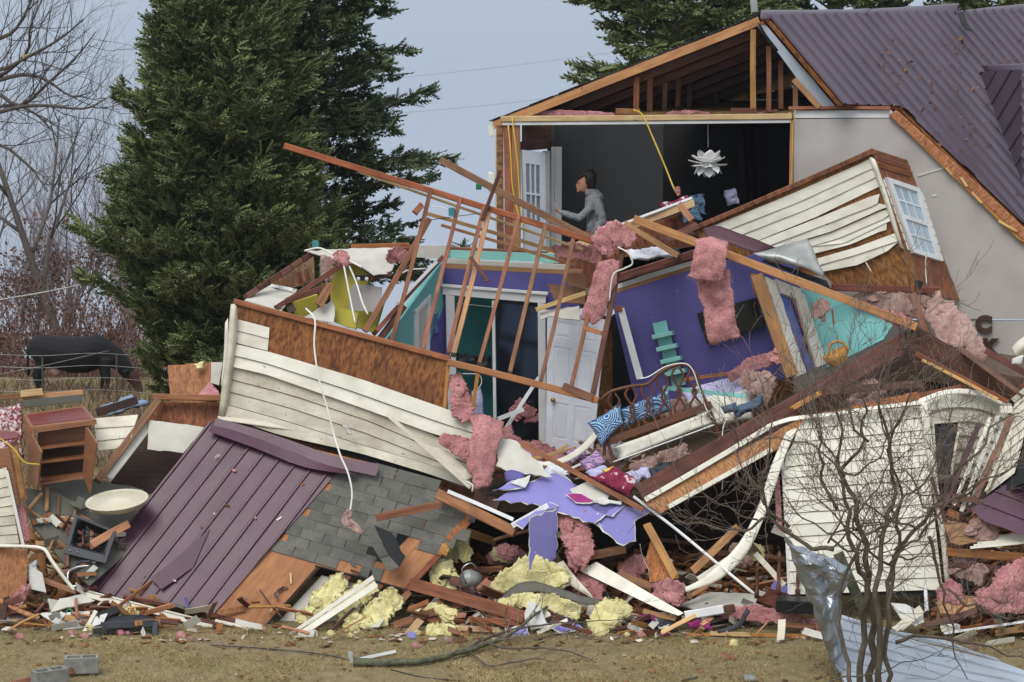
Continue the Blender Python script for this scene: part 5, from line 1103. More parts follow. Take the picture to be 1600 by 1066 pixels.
# --- long orange rafter crossing the room
board((990, 342, 32.7), (1432, 511, 32.0), 13, 'wood_orange', .05, 'long_rafter', label='long orange rafter slanting across the purple wall', cat='rafter', bow=.002)
# post and plasterboard end by the purple wall
def partition():
    W = T('partition_end', 'leaning partition end with orange post and bare plasterboard beside the purple wall', 'wall', (1230, 590, 32.5))
    board((1182, 430, 32.9), (1238, 588, 32.5), 20, 'wood_orange', .09, 'post', W); board((1176, 428, 32.95), (1183, 460, 32.9), 9, 'wood', .09, 'block', W)
    pl = PL((1195, 432, 32.9), (1260, 460, 33.3), (1250, 585, 32.5))
    panel(pl, [(1196, 432), (1212, 440), (1260, 582), (1246, 588)], .05, 'drywall', 'plasterboard', W, jag=1); panel(pl, [(1212, 436), (1252, 452), (1250, 470), (1222, 458)], .05, 'drywall', 'plasterboard', W); panel(pl, [(1240, 452), (1256, 460), (1292, 568), (1276, 574)], .04, 'drywall', 'plasterboard', W, .01)
    panel(pl, [(1216, 452), (1236, 460), (1274, 572), (1260, 582)], .02, 'blue_print', 'wall_panel', W, -.05); board(pl.at(1236, 458, .02), pl.at(1272, 570, .02), 2.5, 'wood', .02, 'edge_strip', W)
    tp = PL((1255, 460, 33.4), (1390, 500, 33.0), (1290, 565, 33.0)); panel(tp, [(1244, 450), (1300, 462), (1400, 500), (1380, 530), (1290, 575), (1262, 520)], .05, 'teal', 'wall_panel', W, -.02)
partition()
# ------------------------------------------------------------------ right side: floor deck wedge, clapboard wall
def floor_deck():
    D = T('broken_floor_deck', 'long dark floor joists and rim of a broken deck slanting up to the right', 'floor deck', (1200, 800, 31.2))
    board((1000, 772, 31.05), (1425, 528, 32.15), 30, 'wood_dark', .05, 'rim_joist', D, bow=.001)
    board((1420, 522, 32.1), (1585, 618, 32.0), 34, 'wood_dark', .05, 'rim_joist', D, bow=.001, ragged=.05)
    board((1408, 512, 32.05), (1415, 545, 31.95), 7, 'wood_black', .08, 'hanger', D)
    board((1430, 552, 31.8), (1575, 628, 31.5), 8, 'wood', .06, 'ledger', D); board((1440, 562, 31.75), (1560, 625, 31.5), 5, 'wood_light', .04, 'ledger', D, ragged=.08)
    board((1500, 545, 32.0), (1600, 618, 31.5), 9, 'wood_dark', .05, 'joist', D); board((1540, 548, 31.9), (1606, 585, 31.6), 10, 'wood_dark', .05, 'joist', D)
    pl = PL((1010, 790, 31.0), (1260, 650, 31.6), (1030, 805, 30.95))
    panel(pl, [(1004, 782), (1060, 755), (1255, 652), (1330, 640), (1240, 690), (1200, 710), (1032, 803)], .02, 'osb', 'sheathing', D, jag=1.2); 
    board(pl.at(1008, 781, .05), pl.at(1200, 668, .05), 8, 'siding', .03, 'white_rail', D); board(pl.at(1045, 792, .06), pl.at(1206, 702, .06), 7, 'siding', .03, 'white_rail', D)
    board((1235, 640, 31.5), (1290, 610, 31.7), 8, 'wood_orange', .06, 'joist', D, ragged=.15); board((1290, 612, 31.6), (1440, 600, 31.8), 12, 'wood_dark', .05, 'joist', D)
    panel(PL((1250, 640, 32.3), (1450, 560, 32.7), (1300, 700, 32.2)), [(1200, 680), (1300, 610), (1420, 545), (1560, 620), (1570, 660), (1300, 690)], .05, 'wood_black', 'joist_shade_panel', D)  # near-black panel stands in for the shade between the joists
floor_deck()
RW = PL((1222, 700, 31.1), (1470, 640, 31.25), (1235, 925, 30.75))
def right_wall():
    W = T('clapboard_wall', 'upright cream clapboard wall behind the bare shrub, bowed at its top corner', 'wall', (1340, 930, 30.8))
    panel(RW, [(1228, 690), (1290, 650), (1440, 625), (1476, 930), (1236, 932)], .015, 'felt', 'sheathing', W, -.02)
    n = 15; L = [(1258, 652), (1246, 672), (1240, 692), (1228, 712), (1226, 730), (1226, 748), (1226, 766), (1227, 785), (1227, 803), (1228, 821), (1229, 840), (1230, 858), (1231, 876), (1231, 894), (1232, 912), (1233, 930)]
    E = []
    for k in range(n + 1):
        r = (1440 + 33 * (k / n), 634 + 288 * k / n); E.append([L[k], lerp2(L[k], r, .33), lerp2(L[k], r, .66), r])
    siding(RW, E, 'siding', W, lip=.018, off=.004)
    sheet('top_moulding', [[(1198, 664, 31.1), (1235, 652, 31.15), (1290, 646, 31.15), (1360, 636, 31.15), (1440, 626, 31.2)], [(1199, 670, 31.05), (1236, 658, 31.08), (1290, 651, 31.08), (1360, 641, 31.08), (1440, 632, 31.12)]], 'siding', W, .012)
    panel(RW, [(1240, 655), (1435, 612), (1442, 626), (1330, 642), (1246, 660)], .03, 'osb', 'top_sheathing', W, -.05, jag=1.5)
    board(RW.at(1222, 705, .0), RW.at(1233, 928, .0), 5, 'trim_white', .04, 'edge_trim', W); board(RW.at(1213, 740, -.05), RW.at(1218, 830, -.05), 9, 'pink', .06, 'insulation_edge', W)
    # bowed corner board and the wall that turns away behind it
    sheet('corner_board', [[(1436, 630, 31.15), (1446, 700, 31.1), (1455, 760, 31.05), (1468, 830, 30.95), (1478, 925, 30.8)], [(1448, 628, 31.1), (1458, 700, 31.05), (1466, 760, 31.0), (1477, 830, 30.9), (1485, 925, 30.78)]], 'siding', W, .008)
    return W
right_wall()
def bowed_wall():
    W = T('bowed_wall', 'bowed cream wall bay with a narrow window, right of the clapboard wall', 'wall', (1530, 760, 31.6))
    def arc(k, y): return [(1440, 628 + y + k * 0, 31.3), (1480, 616 + y, 31.5), (1530, 618 + y, 31.8), (1575, 636 + y, 32.0)]
    for k in range(6):
        y = k * 22; a = arc(k, y); b = [(p[0] + 2, p[1] + 21, p[2] - .02) for p in a]; m = [(p[0] + 1, p[1] + 20, p[2] - .045) for p in a]
        sheet('clapboard', [a, m, b], 'siding_dirty' if k % 2 else 'siding', W, .003)
    sheet('top_moulding', [[(1436, 624, 31.2), (1480, 609, 31.4), (1530, 611, 31.7), (1580, 632, 31.9)], [(1436, 632, 31.15), (1480, 617, 31.35), (1530, 619, 31.65), (1580, 640, 31.85)]], 'siding', W, .02)
    board((1432, 620, 31.35), (1500, 605, 31.6), 8, 'wood', .06, 'top_plate', W); board((1500, 606, 31.6), (1585, 622, 31.95), 9, 'wood_dark', .06, 'top_plate', W)
    wp = PL((1458, 660, 31.2), (1500, 656, 31.4), (1462, 740, 31.15)); wq = panel(wp, [(1458, 662), (1500, 658), (1486, 742), (1462, 742)], .02, 'charcoal', 'window_pane', W, .02)
    for a, b in (((1458, 662), (1463, 745)), ((1500, 658), (1486, 742)), ((1457, 661), (1502, 657))): board(wp.at(*a, .05), wp.at(*b, .05), 4, 'siding_dirty', .04, 'frame', wq)
    for i, (a, b, w, m) in enumerate((((1530, 662, 31.3), (1476, 790, 31.0), 9, 'flashing_dark'), ((1548, 652, 31.4), (1490, 790, 31.0), 6, 'siding'), ((1560, 648, 31.4), (1502, 800, 31.0), 7, 'drywall'), ((1580, 648, 31.5), (1524, 778, 31.1), 10, 'wood'), ((1590, 650, 31.5), (1540, 770, 31.1), 5, 'siding_dirty'), ((1568, 660, 31.45), (1514, 790, 31.1), 5, 'galv'))): board(a, b, w, m, .03, 'leaning_strip', W, ragged=.03)
    box('white_box', (1572, 640, 31.5), (.16, .08, .09), 'siding', W, bev=.01)
bowed_wall()
def edge_wall():
    W = T('edge_wall', 'tilted cream clapboard wall cut by the right picture edge', 'wall', (1590, 760, 31.2)); pl = PL((1585, 640, 31.6), (1610, 625, 31.3), (1545, 775, 31.2))
    siding(pl, edges((1588, 622), (1625, 590), (1585, 740), (1540, 775), 8), 'siding', W, lip=.016); panel(pl, [(1585, 625), (1630, 590), (1620, 745), (1538, 778)], .02, 'felt', 'sheathing', W, -.02)
    board(pl.at(1584, 625, .04), pl.at(1628, 588, .04), 8, 'siding', .05, 'eave_board', W); board(pl.at(1580, 618, .06), pl.at(1626, 580, .06), 6, 'wood', .06, 'eave_board', W)
    wp = PL((1592, 705, 31.1), (1620, 690, 31.0), (1592, 755, 31.0)); board(wp.at(1600, 700, .05), wp.at(1589, 752, .05), 5, 'trim_white', .03, 'window_frame', W); board(wp.at(1588, 752, .05), wp.at(1612, 744, .05), 4, 'trim_white', .03, 'window_frame', W); panel(wp, [(1601, 702), (1620, 690), (1620, 742), (1592, 752)], .01, 'pane_dim', 'window_pane', W, .03)
edge_wall()
sheet('gutter_end', [[(1580, 545, 31.6), (1592, 532, 31.5), (1610, 520, 31.4)], [(1584, 556, 31.5), (1596, 545, 31.4), (1612, 536, 31.3)], [(1592, 560, 31.55), (1602, 552, 31.5), (1614, 545, 31.4)]], 'siding', None, .01, label='white gutter end poking up at the right edge below the letters', cat='gutter')
sheet('white_paper', [[(1582, 560, 31.4), (1600, 556, 31.35)], [(1580, 568, 31.4), (1596, 570, 31.35)]], 'paper_white', None, .004, ns=.02, label='white torn wrap hanging under the gutter end at the right edge', cat='wrap')
pl = PL((1525, 800, 30.7), (1600, 755, 30.9), (1560, 830, 30.4)); mt = T('burgundy_sheet', 'bent burgundy metal roofing sheet at the right edge', 'metal sheet', (1560, 830, 30.6)); ribbed(pl, [(1516, 795), (1570, 758), (1625, 755), (1625, 845), (1540, 818)], ((1516, 760), (1600, 792)), .25, .03, .02, 'burgundy_metal', 'metal_sheet', mt, per=6, wave=.01, minor=False)
# ------------------------------------------------------------------ bedroom contents
def bed():
    B = T('bed', 'tipped bed with carved brown headboard and a cream mattress', 'bed', (1040, 720, 32.2))
    pl = PL((935, 690, 32.1), (1110, 640, 32.2), (940, 620, 32.15))
    board(pl.at(952, 689, .02), pl.at(1112, 632, .02), 12, 'walnut', .03, 'headboard_rail', B)
    top = [(934, 628), (955, 612), (985, 604), (1012, 600), (1032, 582), (1052, 572), (1072, 570), (1084, 582), (1095, 610), (1108, 640), (1120, 668)]
    c = cat([pl.at(x, y, .02) for x, y in top], 5); vs, fs = tube([[(q, .024) for q in c]], sides=8); link('headboard_arch', mesh('headboard_arch', vs, fs, True), 'walnut', B)
    for x0, y0, y1 in ((958, 615, 684), (985, 605, 676), (1010, 600, 668), (1034, 584, 658), (1058, 574, 652), (1082, 580, 645)):
        for s in (-1, 1):
            pts = []
            for i in range(7):
                u = i / 6; pts.append(pl.at(x0 + s * (3 + 6 * math.sin(u * 9.4)) + u * 6, y0 + (y1 - y0) * u, .02))
            c = cat(pts, 4); vs, fs = tube([[(q, .017) for q in c]], sides=6); link('headboard_splat', mesh('headboard_splat', vs, fs, True), 'walnut', B)
    board(pl.at(948, 640, .02), pl.at(944, 712, .02), 6, 'walnut', .04, 'bed_post', B); board(pl.at(1108, 640, .03), pl.at(1124, 685, .03), 7, 'walnut', .05, 'bed_post', B); board(pl.at(950, 692, .0), pl.at(962, 730, .0), 6, 'wood_dark', .05, 'leg', B)
    c4 = [(955, 700, 31.95), (1112, 640, 32.0), (1118, 660, 31.95), (962, 722, 31.9)]; mm = puff('mattress', c4, 'cream_mattress', .06, .006, 5, 16, B, 8); wire('mattress_edge', [(958, 722, 31.85), (1040, 692, 31.88), (1116, 664, 31.9)], 1.2, 'trim_white', mm)
    wire('headboard_wire', [(1000, 592, 32.0), (1015, 588, 32.0), (1040, 573, 32.0), (1068, 568, 32.0), (1082, 578, 32.0), (1092, 606, 32.0), (1104, 640, 32.0), (1116, 656, 32.0)], 1.0, 'wire_white', B)
bed()
puff('paisley_pillow', [(918, 660, 32.05), (970, 628, 32.2), (975, 662, 32.15), (938, 700, 32.0)], 'paisley', .09, .012, 5, 20, label='blue paisley pillow hanging at the lower end of the headboard', cat='pillow')
puff('paisley_pillow', [(965, 640, 32.3), (1020, 618, 32.4), (1028, 648, 32.35), (972, 672, 32.3)], 'paisley', .09, .012, 5, 20, label='blue paisley pillow behind the middle of the headboard', cat='pillow')
puff('paisley_pillow', [(1012, 622, 32.45), (1046, 608, 32.5), (1050, 642, 32.45), (1018, 655, 32.4)], 'paisley', .08, .012, 5, 18, label='blue paisley pillow at the upper end of the headboard', cat='pillow')
puff('striped_sheet', [(1060, 610, 32.8), (1160, 584, 32.9), (1175, 620, 32.6), (1075, 640, 32.5)], 'cloth_lilac', .05, .012, 4, 20, folds=.006, label='lilac striped sheet spread over the bed behind the headboard', cat='sheet')
puff('box_spring', [(1070, 625, 32.55), (1180, 605, 32.6), (1178, 655, 32.2), (1095, 672, 32.15)], 'cream_mattress', .07, .01, 4, 16, label='grey cream box spring behind the bed post', cat='mattress')
board((1036, 606, 32.3), (1165, 619, 32.1), 7, 'aqua', .02, 'aqua_board', label='pale aqua board lying across the bed', cat='board')
board((1065, 594, 33.1), (1170, 580, 33.2), 6, 'wood', .04, 'loose_board', label='brown board against the foot of the purple wall', cat='board')
puff('blue_bundle', [(1140, 640, 32.0), (1195, 615, 32.1), (1190, 635, 31.95), (1150, 655, 31.9)], 'denim', .06, .03, 7, 16, label='dark blue clothes bundle on the long joist', cat='clothes')
puff('blue_cushion', [(1125, 636, 31.95), (1150, 628, 31.98), (1155, 642, 31.9), (1132, 648, 31.9)], 'denim', .05, .01, 7, 12, label='small slate blue cushion beside the bed post', cat='cushion')
tv = T('television', 'black flat television hanging on the purple wall behind the pink batt', 'television', PW.at(1150, 500)); panel(PW, [(1091, 489), (1184, 464), (1197, 510), (1107, 536)], .05, 'black', 'case', tv, .10); panel(PW, [(1094, 490), (1182, 467), (1194, 508), (1108, 532)], .004, 'black_gloss', 'screen', tv, .106)
def aqua_shelf():
    S = T('wall_shelf', 'aqua stepped wall shelf hanging on the purple wall', 'shelf', PW.at(1045, 560))
    for k in range(5):
        u = k / 4.0; cx, cy = 1034 + 26 * u, 514 + 78 * u; panel(PW, [(cx - 13, cy - 9), (cx + 8, cy - 14), (cx + 13, cy + 8), (cx - 8, cy + 13)], .02, 'aqua', 'back_panel', S, .05)
        if k < 4:
            a = PW.at(cx - 13, cy + 13, .12); b = PW.at(cx + 18, cy + 6, .12); board(a, b, 7, 'aqua', .14, 'shelf_board', S)
aqua_shelf()
# pink batts
for lb, mat, p, fl in (('pink batt folded over the top of the stud frame', 'pink', [(945, 400, 32.6, 10), (950, 372, 32.6, 22), (975, 368, 32.6, 18), (985, 385, 32.55, 10)], .7),
              ('pink batt lying under the top of the stud frame', 'pink', [(866, 394, 33.1, 9), (895, 392, 33.0, 14), (925, 398, 32.9, 12), (945, 412, 32.8, 8)], .7),
              ('pink insulation stuffed beneath the loose sheathing by the closet', 'pink', [(712, 585, 32.3, 8), (716, 610, 32.2, 15), (722, 640, 32.1, 18), (716, 655, 32.0, 10)], .5),
              ('pink tongue of insulation under the long clapboards', 'pink', [(688, 684, 31.85, 8), (712, 694, 31.8, 14), (735, 708, 31.75, 15), (748, 730, 31.7, 12)], .5),
              ('pink insulation heap beside the white panel door', 'pink', [(785, 680, 33.0, 8), (815, 700, 32.8, 12), (845, 722, 32.5, 10), (868, 732, 32.3, 6)], .6),
              ('pink insulation seen in the closet', 'pink', [(800, 650, 34.1, 10), (825, 640, 34.1, 22), (845, 655, 34.05, 10)], .5),
              ('pink insulation column under the lavender plasterboard', 'pink', [(893, 800, 31.2, 20), (898, 830, 31.05, 25), (905, 860, 30.95, 22), (900, 888, 30.85, 14)], .6),
              ('pinkish beige insulation under the dormer', 'pink_grey', [(1335, 466, 33.1, 10), (1380, 472, 33.0, 18), (1430, 478, 33.0, 20), (1470, 475, 33.1, 14)], .5),
              ('shaggy insulation spilling from the dormer corner', 'pink_grey', [(1455, 465, 33.0, 14), (1475, 495, 32.8, 26), (1505, 530, 32.5, 24), (1535, 555, 32.3, 10)], .4),
              ('pink insulation strip on the long orange rafter end', 'pink', [(1375, 490, 32.3, 7), (1400, 498, 32.1, 10), (1420, 504, 32.05, 8)], .7),
              ('pinkish lump hanging before the teal wall', 'pink_grey', [(1290, 468, 32.7, 8), (1282, 482, 32.65, 13), (1278, 498, 32.6, 10)], .8),
              ('pink batt curled at the foot of the orange post', 'pink', [(1140, 590, 32.6, 8), (1170, 572, 32.6, 10), (1205, 560, 32.6, 10), (1228, 548, 32.6, 7)], .6),
              ('brown pink insulation heap at the foot of the orange post', 'pink_grey', [(1160, 590, 32.3, 14), (1190, 600, 32.2, 20), (1200, 612, 32.15, 14)], .7),
              ('pink insulation heap in the yellow room corner', 'pink_grey', [(508, 402, 34.2, 8), (512, 418, 34.1, 12), (508, 440, 34.0, 8)], .8),
              ('pink insulation knot on the white cables', 'pink', [(522, 404, 33.6, 6), (532, 402, 33.55, 11), (544, 408, 33.5, 7)], .8),
              ('pink scrap on the ceiling sheet', 'pink', [(606, 408, 33.7, 5), (618, 398, 33.7, 12), (632, 392, 33.75, 6)], .7),
              ('dull pink bundle beneath the dark joists', 'pink_grey', [(1330, 640, 31.9, 12), (1355, 615, 31.9, 20), (1375, 600, 31.95, 14)], .8),
              ('pink insulation dome below the plywood triangle', 'pink', [(1020, 925, 30.8, 14), (1045, 922, 30.7, 22), (1070, 930, 30.65, 12)], .8),
              ('pink insulation inside the debris behind the plywood triangle', 'pink', [(970, 905, 31.3, 10), (995, 885, 31.3, 18), (1010, 890, 31.25, 10)], .8),
              ('pink insulation beside the flat white strip', 'pink', [(905, 900, 31.0, 10), (925, 915, 30.9, 14), (938, 935, 30.8, 10)], .7),
              ('long pink insulation roll along the ground left of the silver sheet', 'pink', [(1120, 960, 30.6, 8), (1180, 958, 30.5, 13), (1230, 968, 30.4, 10), (1285, 982, 30.3, 9)], .8),
              ('large pink batt heap at the right edge', 'pink', [(1560, 935, 30.2, 22), (1590, 910, 30.3, 34), (1625, 900, 30.3, 30)], .8),
              ('pink batt lying along the ground at the right edge', 'pink', [(1525, 930, 30.2, 12), (1560, 938, 30.1, 20), (1620, 945, 30.1, 18)], .8),
              ('pinkish insulation lump under the cardboard at the right', 'pink_grey', [(1490, 895, 30.6, 16), (1510, 890, 30.6, 22), (1530, 900, 30.5, 14)], .8),
              ('dusty pink wool tangle on the cardboard sheet', 'pink_grey', [(1512, 822, 30.7, 12), (1535, 828, 30.65, 18), (1560, 838, 30.6, 8)], .6),
              ('pink batt lying on the ground below the clapboard wall', 'pink', [(1465, 930, 30.3, 10), (1485, 925, 30.25, 16), (1500, 930, 30.2, 10)], .7),
              ('red pink insulation edge in the left wall corner', 'pink', [(30, 790, 31.4, 5), (36, 815, 31.3, 6), (42, 845, 31.2, 5)], .7),
              ('pink batt slumped against the sheathing at the left edge', 'pink', [(42, 912, 31.0, 7), (30, 935, 30.9, 9), (18, 958, 30.8, 7)], .7)):
    batt('pink_insulation', p, mat, flat=fl, label=lb, cat='insulation')
def limp(lb, rows, mat='pink', t=.045, ns=.03):
    o = sheet('pink_insulation', rows, mat, None, t, 7, ns, 9, label=lb, cat='insulation'); R = random.Random(len(lb)); me = o.data; n = len(me.vertices); co = [v.co.copy() for v in me.vertices]
    for v in me.vertices: v.co += Vector((R.gauss(0, 1), R.gauss(0, 1), R.gauss(0, 1))) * .0035 + Vector((0, 1, 0)) * .012 * n3(v.co, 24, 3)
    vs, fs = [], []
    for _ in range(900):
        p = co[R.randrange(n)] + Vector((R.gauss(0, .01), -.022, R.gauss(0, .01))); d = Vector((R.gauss(0, .6), -.5 * R.random(), R.gauss(0, .5) - .7)).normalized(); u = d.orthogonal().normalized() * .0018; b_ = len(vs); vs += [p - u, p + u, p + d * R.uniform(.015, .05)]; fs.append((b_, b_ + 1, b_ + 2))
    link('fibres', mesh('fibres', vs, fs), mat, o, o.matrix_basis.copy(), kind='stuff')
limp('pink batt flap folded over the orange rafter before the purple wall', [[(1088, 376, 32.3), (1112, 374, 32.3), (1134, 379, 32.3)], [(1086, 388, 31.98), (1110, 384, 31.95), (1137, 388, 31.97)], [(1083, 412, 31.9), (1108, 408, 31.86), (1132, 414, 31.9)], [(1077, 435, 31.9), (1104, 439, 31.88), (1127, 440, 31.92)]])
limp('long pink batt hanging down before the television', [[(1090, 425, 32.05), (1114, 424, 32.04), (1138, 422, 32.05)], [(1088, 448, 32.02), (1112, 452, 32.0), (1142, 446, 32.04)], [(1098, 480, 32.02), (1122, 484, 32.06), (1146, 478, 32.02)], [(1104, 512, 32.03), (1128, 510, 31.98), (1152, 508, 32.05)], [(1109, 538, 32.05), (1134, 532, 32.02), (1156, 528, 32.06)]])
limp('pink batt hanging inside the right end of the stud frame', [[(938, 408, 32.5), (953, 406, 32.48), (968, 408, 32.5)], [(928, 432, 32.46), (946, 436, 32.42), (964, 430, 32.46)], [(916, 466, 32.44), (934, 470, 32.4), (954, 462, 32.44)], [(908, 500, 32.42), (926, 506, 32.4), (944, 496, 32.42)]])
limp('pink batt draped over the end of the long clapboards', [[(735, 650, 32.05), (760, 652, 32.0), (786, 660, 32.0)], [(738, 672, 31.86), (762, 672, 31.84), (784, 680, 31.88)], [(734, 702, 31.74), (754, 706, 31.7), (776, 706, 31.75)], [(738, 738, 31.68), (754, 742, 31.62), (770, 736, 31.68)], [(742, 766, 31.62), (754, 762, 31.6), (766, 758, 31.64)]])
for lb, p, m in (('pink insulation spread over the floor before the white panel door', [(800, 700, 33.0, 10), (838, 705, 32.9, 16), (880, 725, 32.6, 13), (912, 735, 32.4, 8)], 'pink'), ('dirty insulation on the floor between the white door and the bed', [(930, 700, 32.9, 9), (950, 715, 32.7, 15), (975, 735, 32.4, 10)], 'pink_grey'), ('pink insulation at the closet foot', [(745, 690, 33.2, 8), (775, 680, 33.2, 13), (800, 672, 33.3, 8)], 'pink'), ('dull insulation along the foot of the purple wall', [(1000, 640, 33.3, 8), (1040, 640, 33.2, 12), (1085, 625, 33.1, 9)], 'pink_grey'), ('brownish insulation under the bed edge', [(985, 735, 31.9, 9), (1030, 722, 31.9, 13), (1075, 700, 31.9, 9)], 'pink_grey')):
    batt('pink_insulation', p, m, flat=.4, label=lb, cat='insulation')
for lb, c4, m in (('white bed linen crumpled on the floor beside the striped cushion', [(945, 700, 32.5), (985, 690, 32.6), (995, 712, 32.4), (955, 722, 32.3)], 'cloth_white'), ('purple patterned cloth at the foot of the white door', [(885, 708, 32.5), (915, 698, 32.6), (920, 718, 32.4), (892, 728, 32.3)], 'stripe_cloth'), ('lilac quilt crumpled in front of the bed legs', [(975, 742, 31.8), (1015, 728, 31.9), (1022, 745, 31.7), (985, 760, 31.6)], 'cloth_lilac'), ('dark clothes heap under the bed', [(1010, 735, 31.8), (1060, 715, 31.9), (1065, 730, 31.7), (1020, 750, 31.65)], 'charcoal'), ('grey cloth heap behind the long thin strip', [(845, 735, 32.1), (880, 728, 32.2), (890, 745, 31.9), (855, 752, 31.8)], 'cloth_white')):
    puff('cloth_bundle', c4, m, .05, .035, 8, 18, folds=.012, label=lb, cat='cloth')
for lb, a, b, w, m in (('broken lath lying before the white panel door', (812, 722, 32.3), (900, 700, 32.6), 5, 'wood_light'), ('dark lath crossing the floor beside the bed', (905, 690, 32.8), (962, 735, 32.2), 6, 'wood_dark'), ('short brown lath under the lavender shard', (775, 745, 31.9), (850, 732, 32.0), 6, 'wood'), ('white lath lying at the door foot', (868, 745, 31.9), (935, 712, 32.3), 4, 'trim_white')):
    board(a, b, w, m, .03, 'broken_lath', ragged=.05, label=lb, cat='lath')
for lb, p in (('big yellow wool batt under the lavender plasterboard', [(765, 925, 31.0, 10), (800, 905, 30.95, 20), (840, 895, 30.9, 24), (880, 905, 30.85, 16)]),
              ('yellow wool sheet under the grey bent panel', [(778, 945, 30.7, 7), (820, 938, 30.6, 12), (870, 945, 30.5, 14), (905, 958, 30.45, 10)]),
              ('yellow wool batt spread on the ground under the bare branch', [(985, 950, 30.5, 14), (955, 955, 30.45, 22), (935, 978, 30.3, 20), (925, 990, 30.2, 12)]),
              ('yellow wool cushion lying on the ground left of the bare branch', [(662, 990, 30.3, 13), (690, 992, 30.25, 19), (722, 990, 30.3, 13)]),
              ('yellow wool tuft hanging from the dark beam', [(665, 948, 30.8, 6), (695, 958, 30.7, 12), (712, 968, 30.6, 10)]),
              ('yellow wool in the dark hollow behind the kettle', [(700, 880, 31.4, 14), (690, 900, 31.3, 20), (712, 915, 31.2, 14)]),
              ('pale wool heap in the shadow under the roof edge', [(690, 870, 31.7, 10), (715, 860, 31.7, 16), (735, 870, 31.6, 8)]),
              ('yellow wool scrap hanging by the black plastic crate', [(200, 948, 31.0, 12), (203, 962, 30.9, 13), (205, 972, 30.85, 8)])):
    batt('yellow_insulation', p, 'yellow_wool', flat=.5, label=lb, cat='insulation')
# ------------------------------------------------------------------ centre heap
LV = PL((780, 770, 31.4), (980, 790, 31.2), (840, 820, 30.9))
def lav(lb, px, m='lavender', pl=LV, off=0, jag=2.2):
    px = jagged(px, jag, 8); o = panel(pl, px, .003, m, 'plasterboard_piece', None, off + .012, 0, label=lb, cat='plasterboard')
    cx, cy = sum(p[0] for p in px) / len(px), sum(p[1] for p in px) / len(px)
    core = [(x + (x - cx) / max(8, math.dist((x, y), (cx, cy))) * random.uniform(-.3, 3.0), y + (y - cy) / max(8, math.dist((x, y), (cx, cy))) * random.uniform(-.3, 3.0)) for x, y in px]
    panel(pl, core, .011, 'paper_white', 'gypsum_core', o, off + .008)
lav('large lavender plasterboard sheet on top of the heap', [(772, 782), (820, 758), (868, 740), (890, 752), (905, 772), (930, 800), (955, 808), (975, 790), (950, 800), (928, 818), (880, 802), (842, 790)])
lav('lavender plasterboard sheet tilted down at the heap right', [(955, 790), (1015, 798), (990, 815), (992, 845), (974, 852), (930, 818)], 'lavender', PL((930, 818, 31.0), (1015, 798, 31.2), (975, 852, 30.8)))
lav('upright lavender plasterboard panel hanging from the heap', [(828, 810), (870, 795), (868, 872), (828, 893)], 'lavender', PL((828, 812, 30.9), (870, 795, 31.1), (828, 890, 30.85)))
lav('lavender plasterboard strip behind the white trim', [(805, 822), (860, 790), (872, 795), (832, 812), (818, 830)], 'lavender', LV, .04)
lav('grey torn plasterboard core on the lavender sheet', [(892, 768), (925, 755), (955, 770), (945, 790), (905, 788)], 'drywall', LV, .03, 3)
lav('magenta painted scrap on the lavender sheet', [(886, 778), (908, 777), (928, 788), (900, 790)], 'magenta', LV, .05)
lav('pink and white painted strip on the lavender sheet', [(934, 784), (972, 788), (968, 794), (936, 792)], 'paper_white', LV, .055)
lav('pointed lavender shard at the left of the heap', [(770, 772), (800, 758), (824, 752), (815, 768)], 'lavender', LV, .06)
lav('torn white shard on the lavender sheet', [(800, 763), (828, 752), (820, 770)], 'paper_white', LV, .09)
lav('lavender plasterboard lying on the ground under the branch', [(850, 975), (885, 960), (912, 985), (880, 990)], 'lavender', PL((850, 975, 30.5), (905, 975, 30.5), (880, 992, 30.2)))
lav('lavender chunk on the ground at the branch fork', [(790, 982), (822, 978), (828, 995), (795, 1000)], 'lavender', PL((790, 985, 30.3), (825, 982, 30.3), (808, 1000, 30.2)))
lav('leaning pale plasterboard sheet right of the pink draped batt', [(780, 682), (808, 692), (862, 745), (800, 738), (776, 728)], 'drywall', PL((780, 682, 32.1), (860, 745, 31.5), (778, 728, 31.7)))
sheet('dark_blue_panel', [[(788, 738, 31.6), (800, 734, 31.6), (820, 740, 31.55)], [(790, 752, 31.55), (805, 754, 31.5), (820, 752, 31.5)]], 'purple', None, .01, ns=.01, label='small dark purple plasterboard curl beside the pale sheet', cat='plasterboard')
board((683, 772, 31.5), (806, 832, 31.0), 17, 'wood', .12, 'broken_beam', ragged=.05, label='thick orange broken beam in front of the shingles', cat='beam')
board((700, 768, 31.4), (802, 812, 31.0), 6, 'trim_white', .03, 'white_trim', label='white trim strip along the thick broken beam', cat='trim'); board((800, 822, 30.95), (856, 790, 31.1), 9, 'trim_white', .04, 'white_trim', label='white window sill piece on the lavender heap', cat='trim')
board((585, 810, 31.15), (690, 788, 31.3), 12, 'red_laminate' if False else 'wood', .02, 'red_board', ragged=.1, label='reddish wedge shaped board lying on the shingles', cat='board')
board((742, 775, 31.9), (780, 790, 31.7), 18, 'wood_dark', .05, 'loose_board', label='dark board end under the draped pink batt', cat='board')
board((815, 693, 31.9), (1005, 797, 31.0), 8, 'wood', .03, 'long_strip', label='long thin brown strip slanting across the maroon blanket', cat='strip')
wire('white_pole', [(990, 776, 31.2), (1060, 830, 30.9), (1120, 880, 30.6), (1178, 928, 30.3)], 2.6, 'trim_white', sub=3, label='thin white pole slanting down to the right', cat='pole')
sheet('bent_trim', [[(820, 712, 32.4), (850, 722, 32.3), (885, 712, 32.2), (915, 690, 32.1), (932, 668, 32.05)], [(822, 716, 32.35), (852, 728, 32.25), (890, 720, 32.15), (922, 698, 32.05), (938, 674, 32.0)]], 'siding', None, .006, label='curved white trim in front of the white panel door', cat='trim')
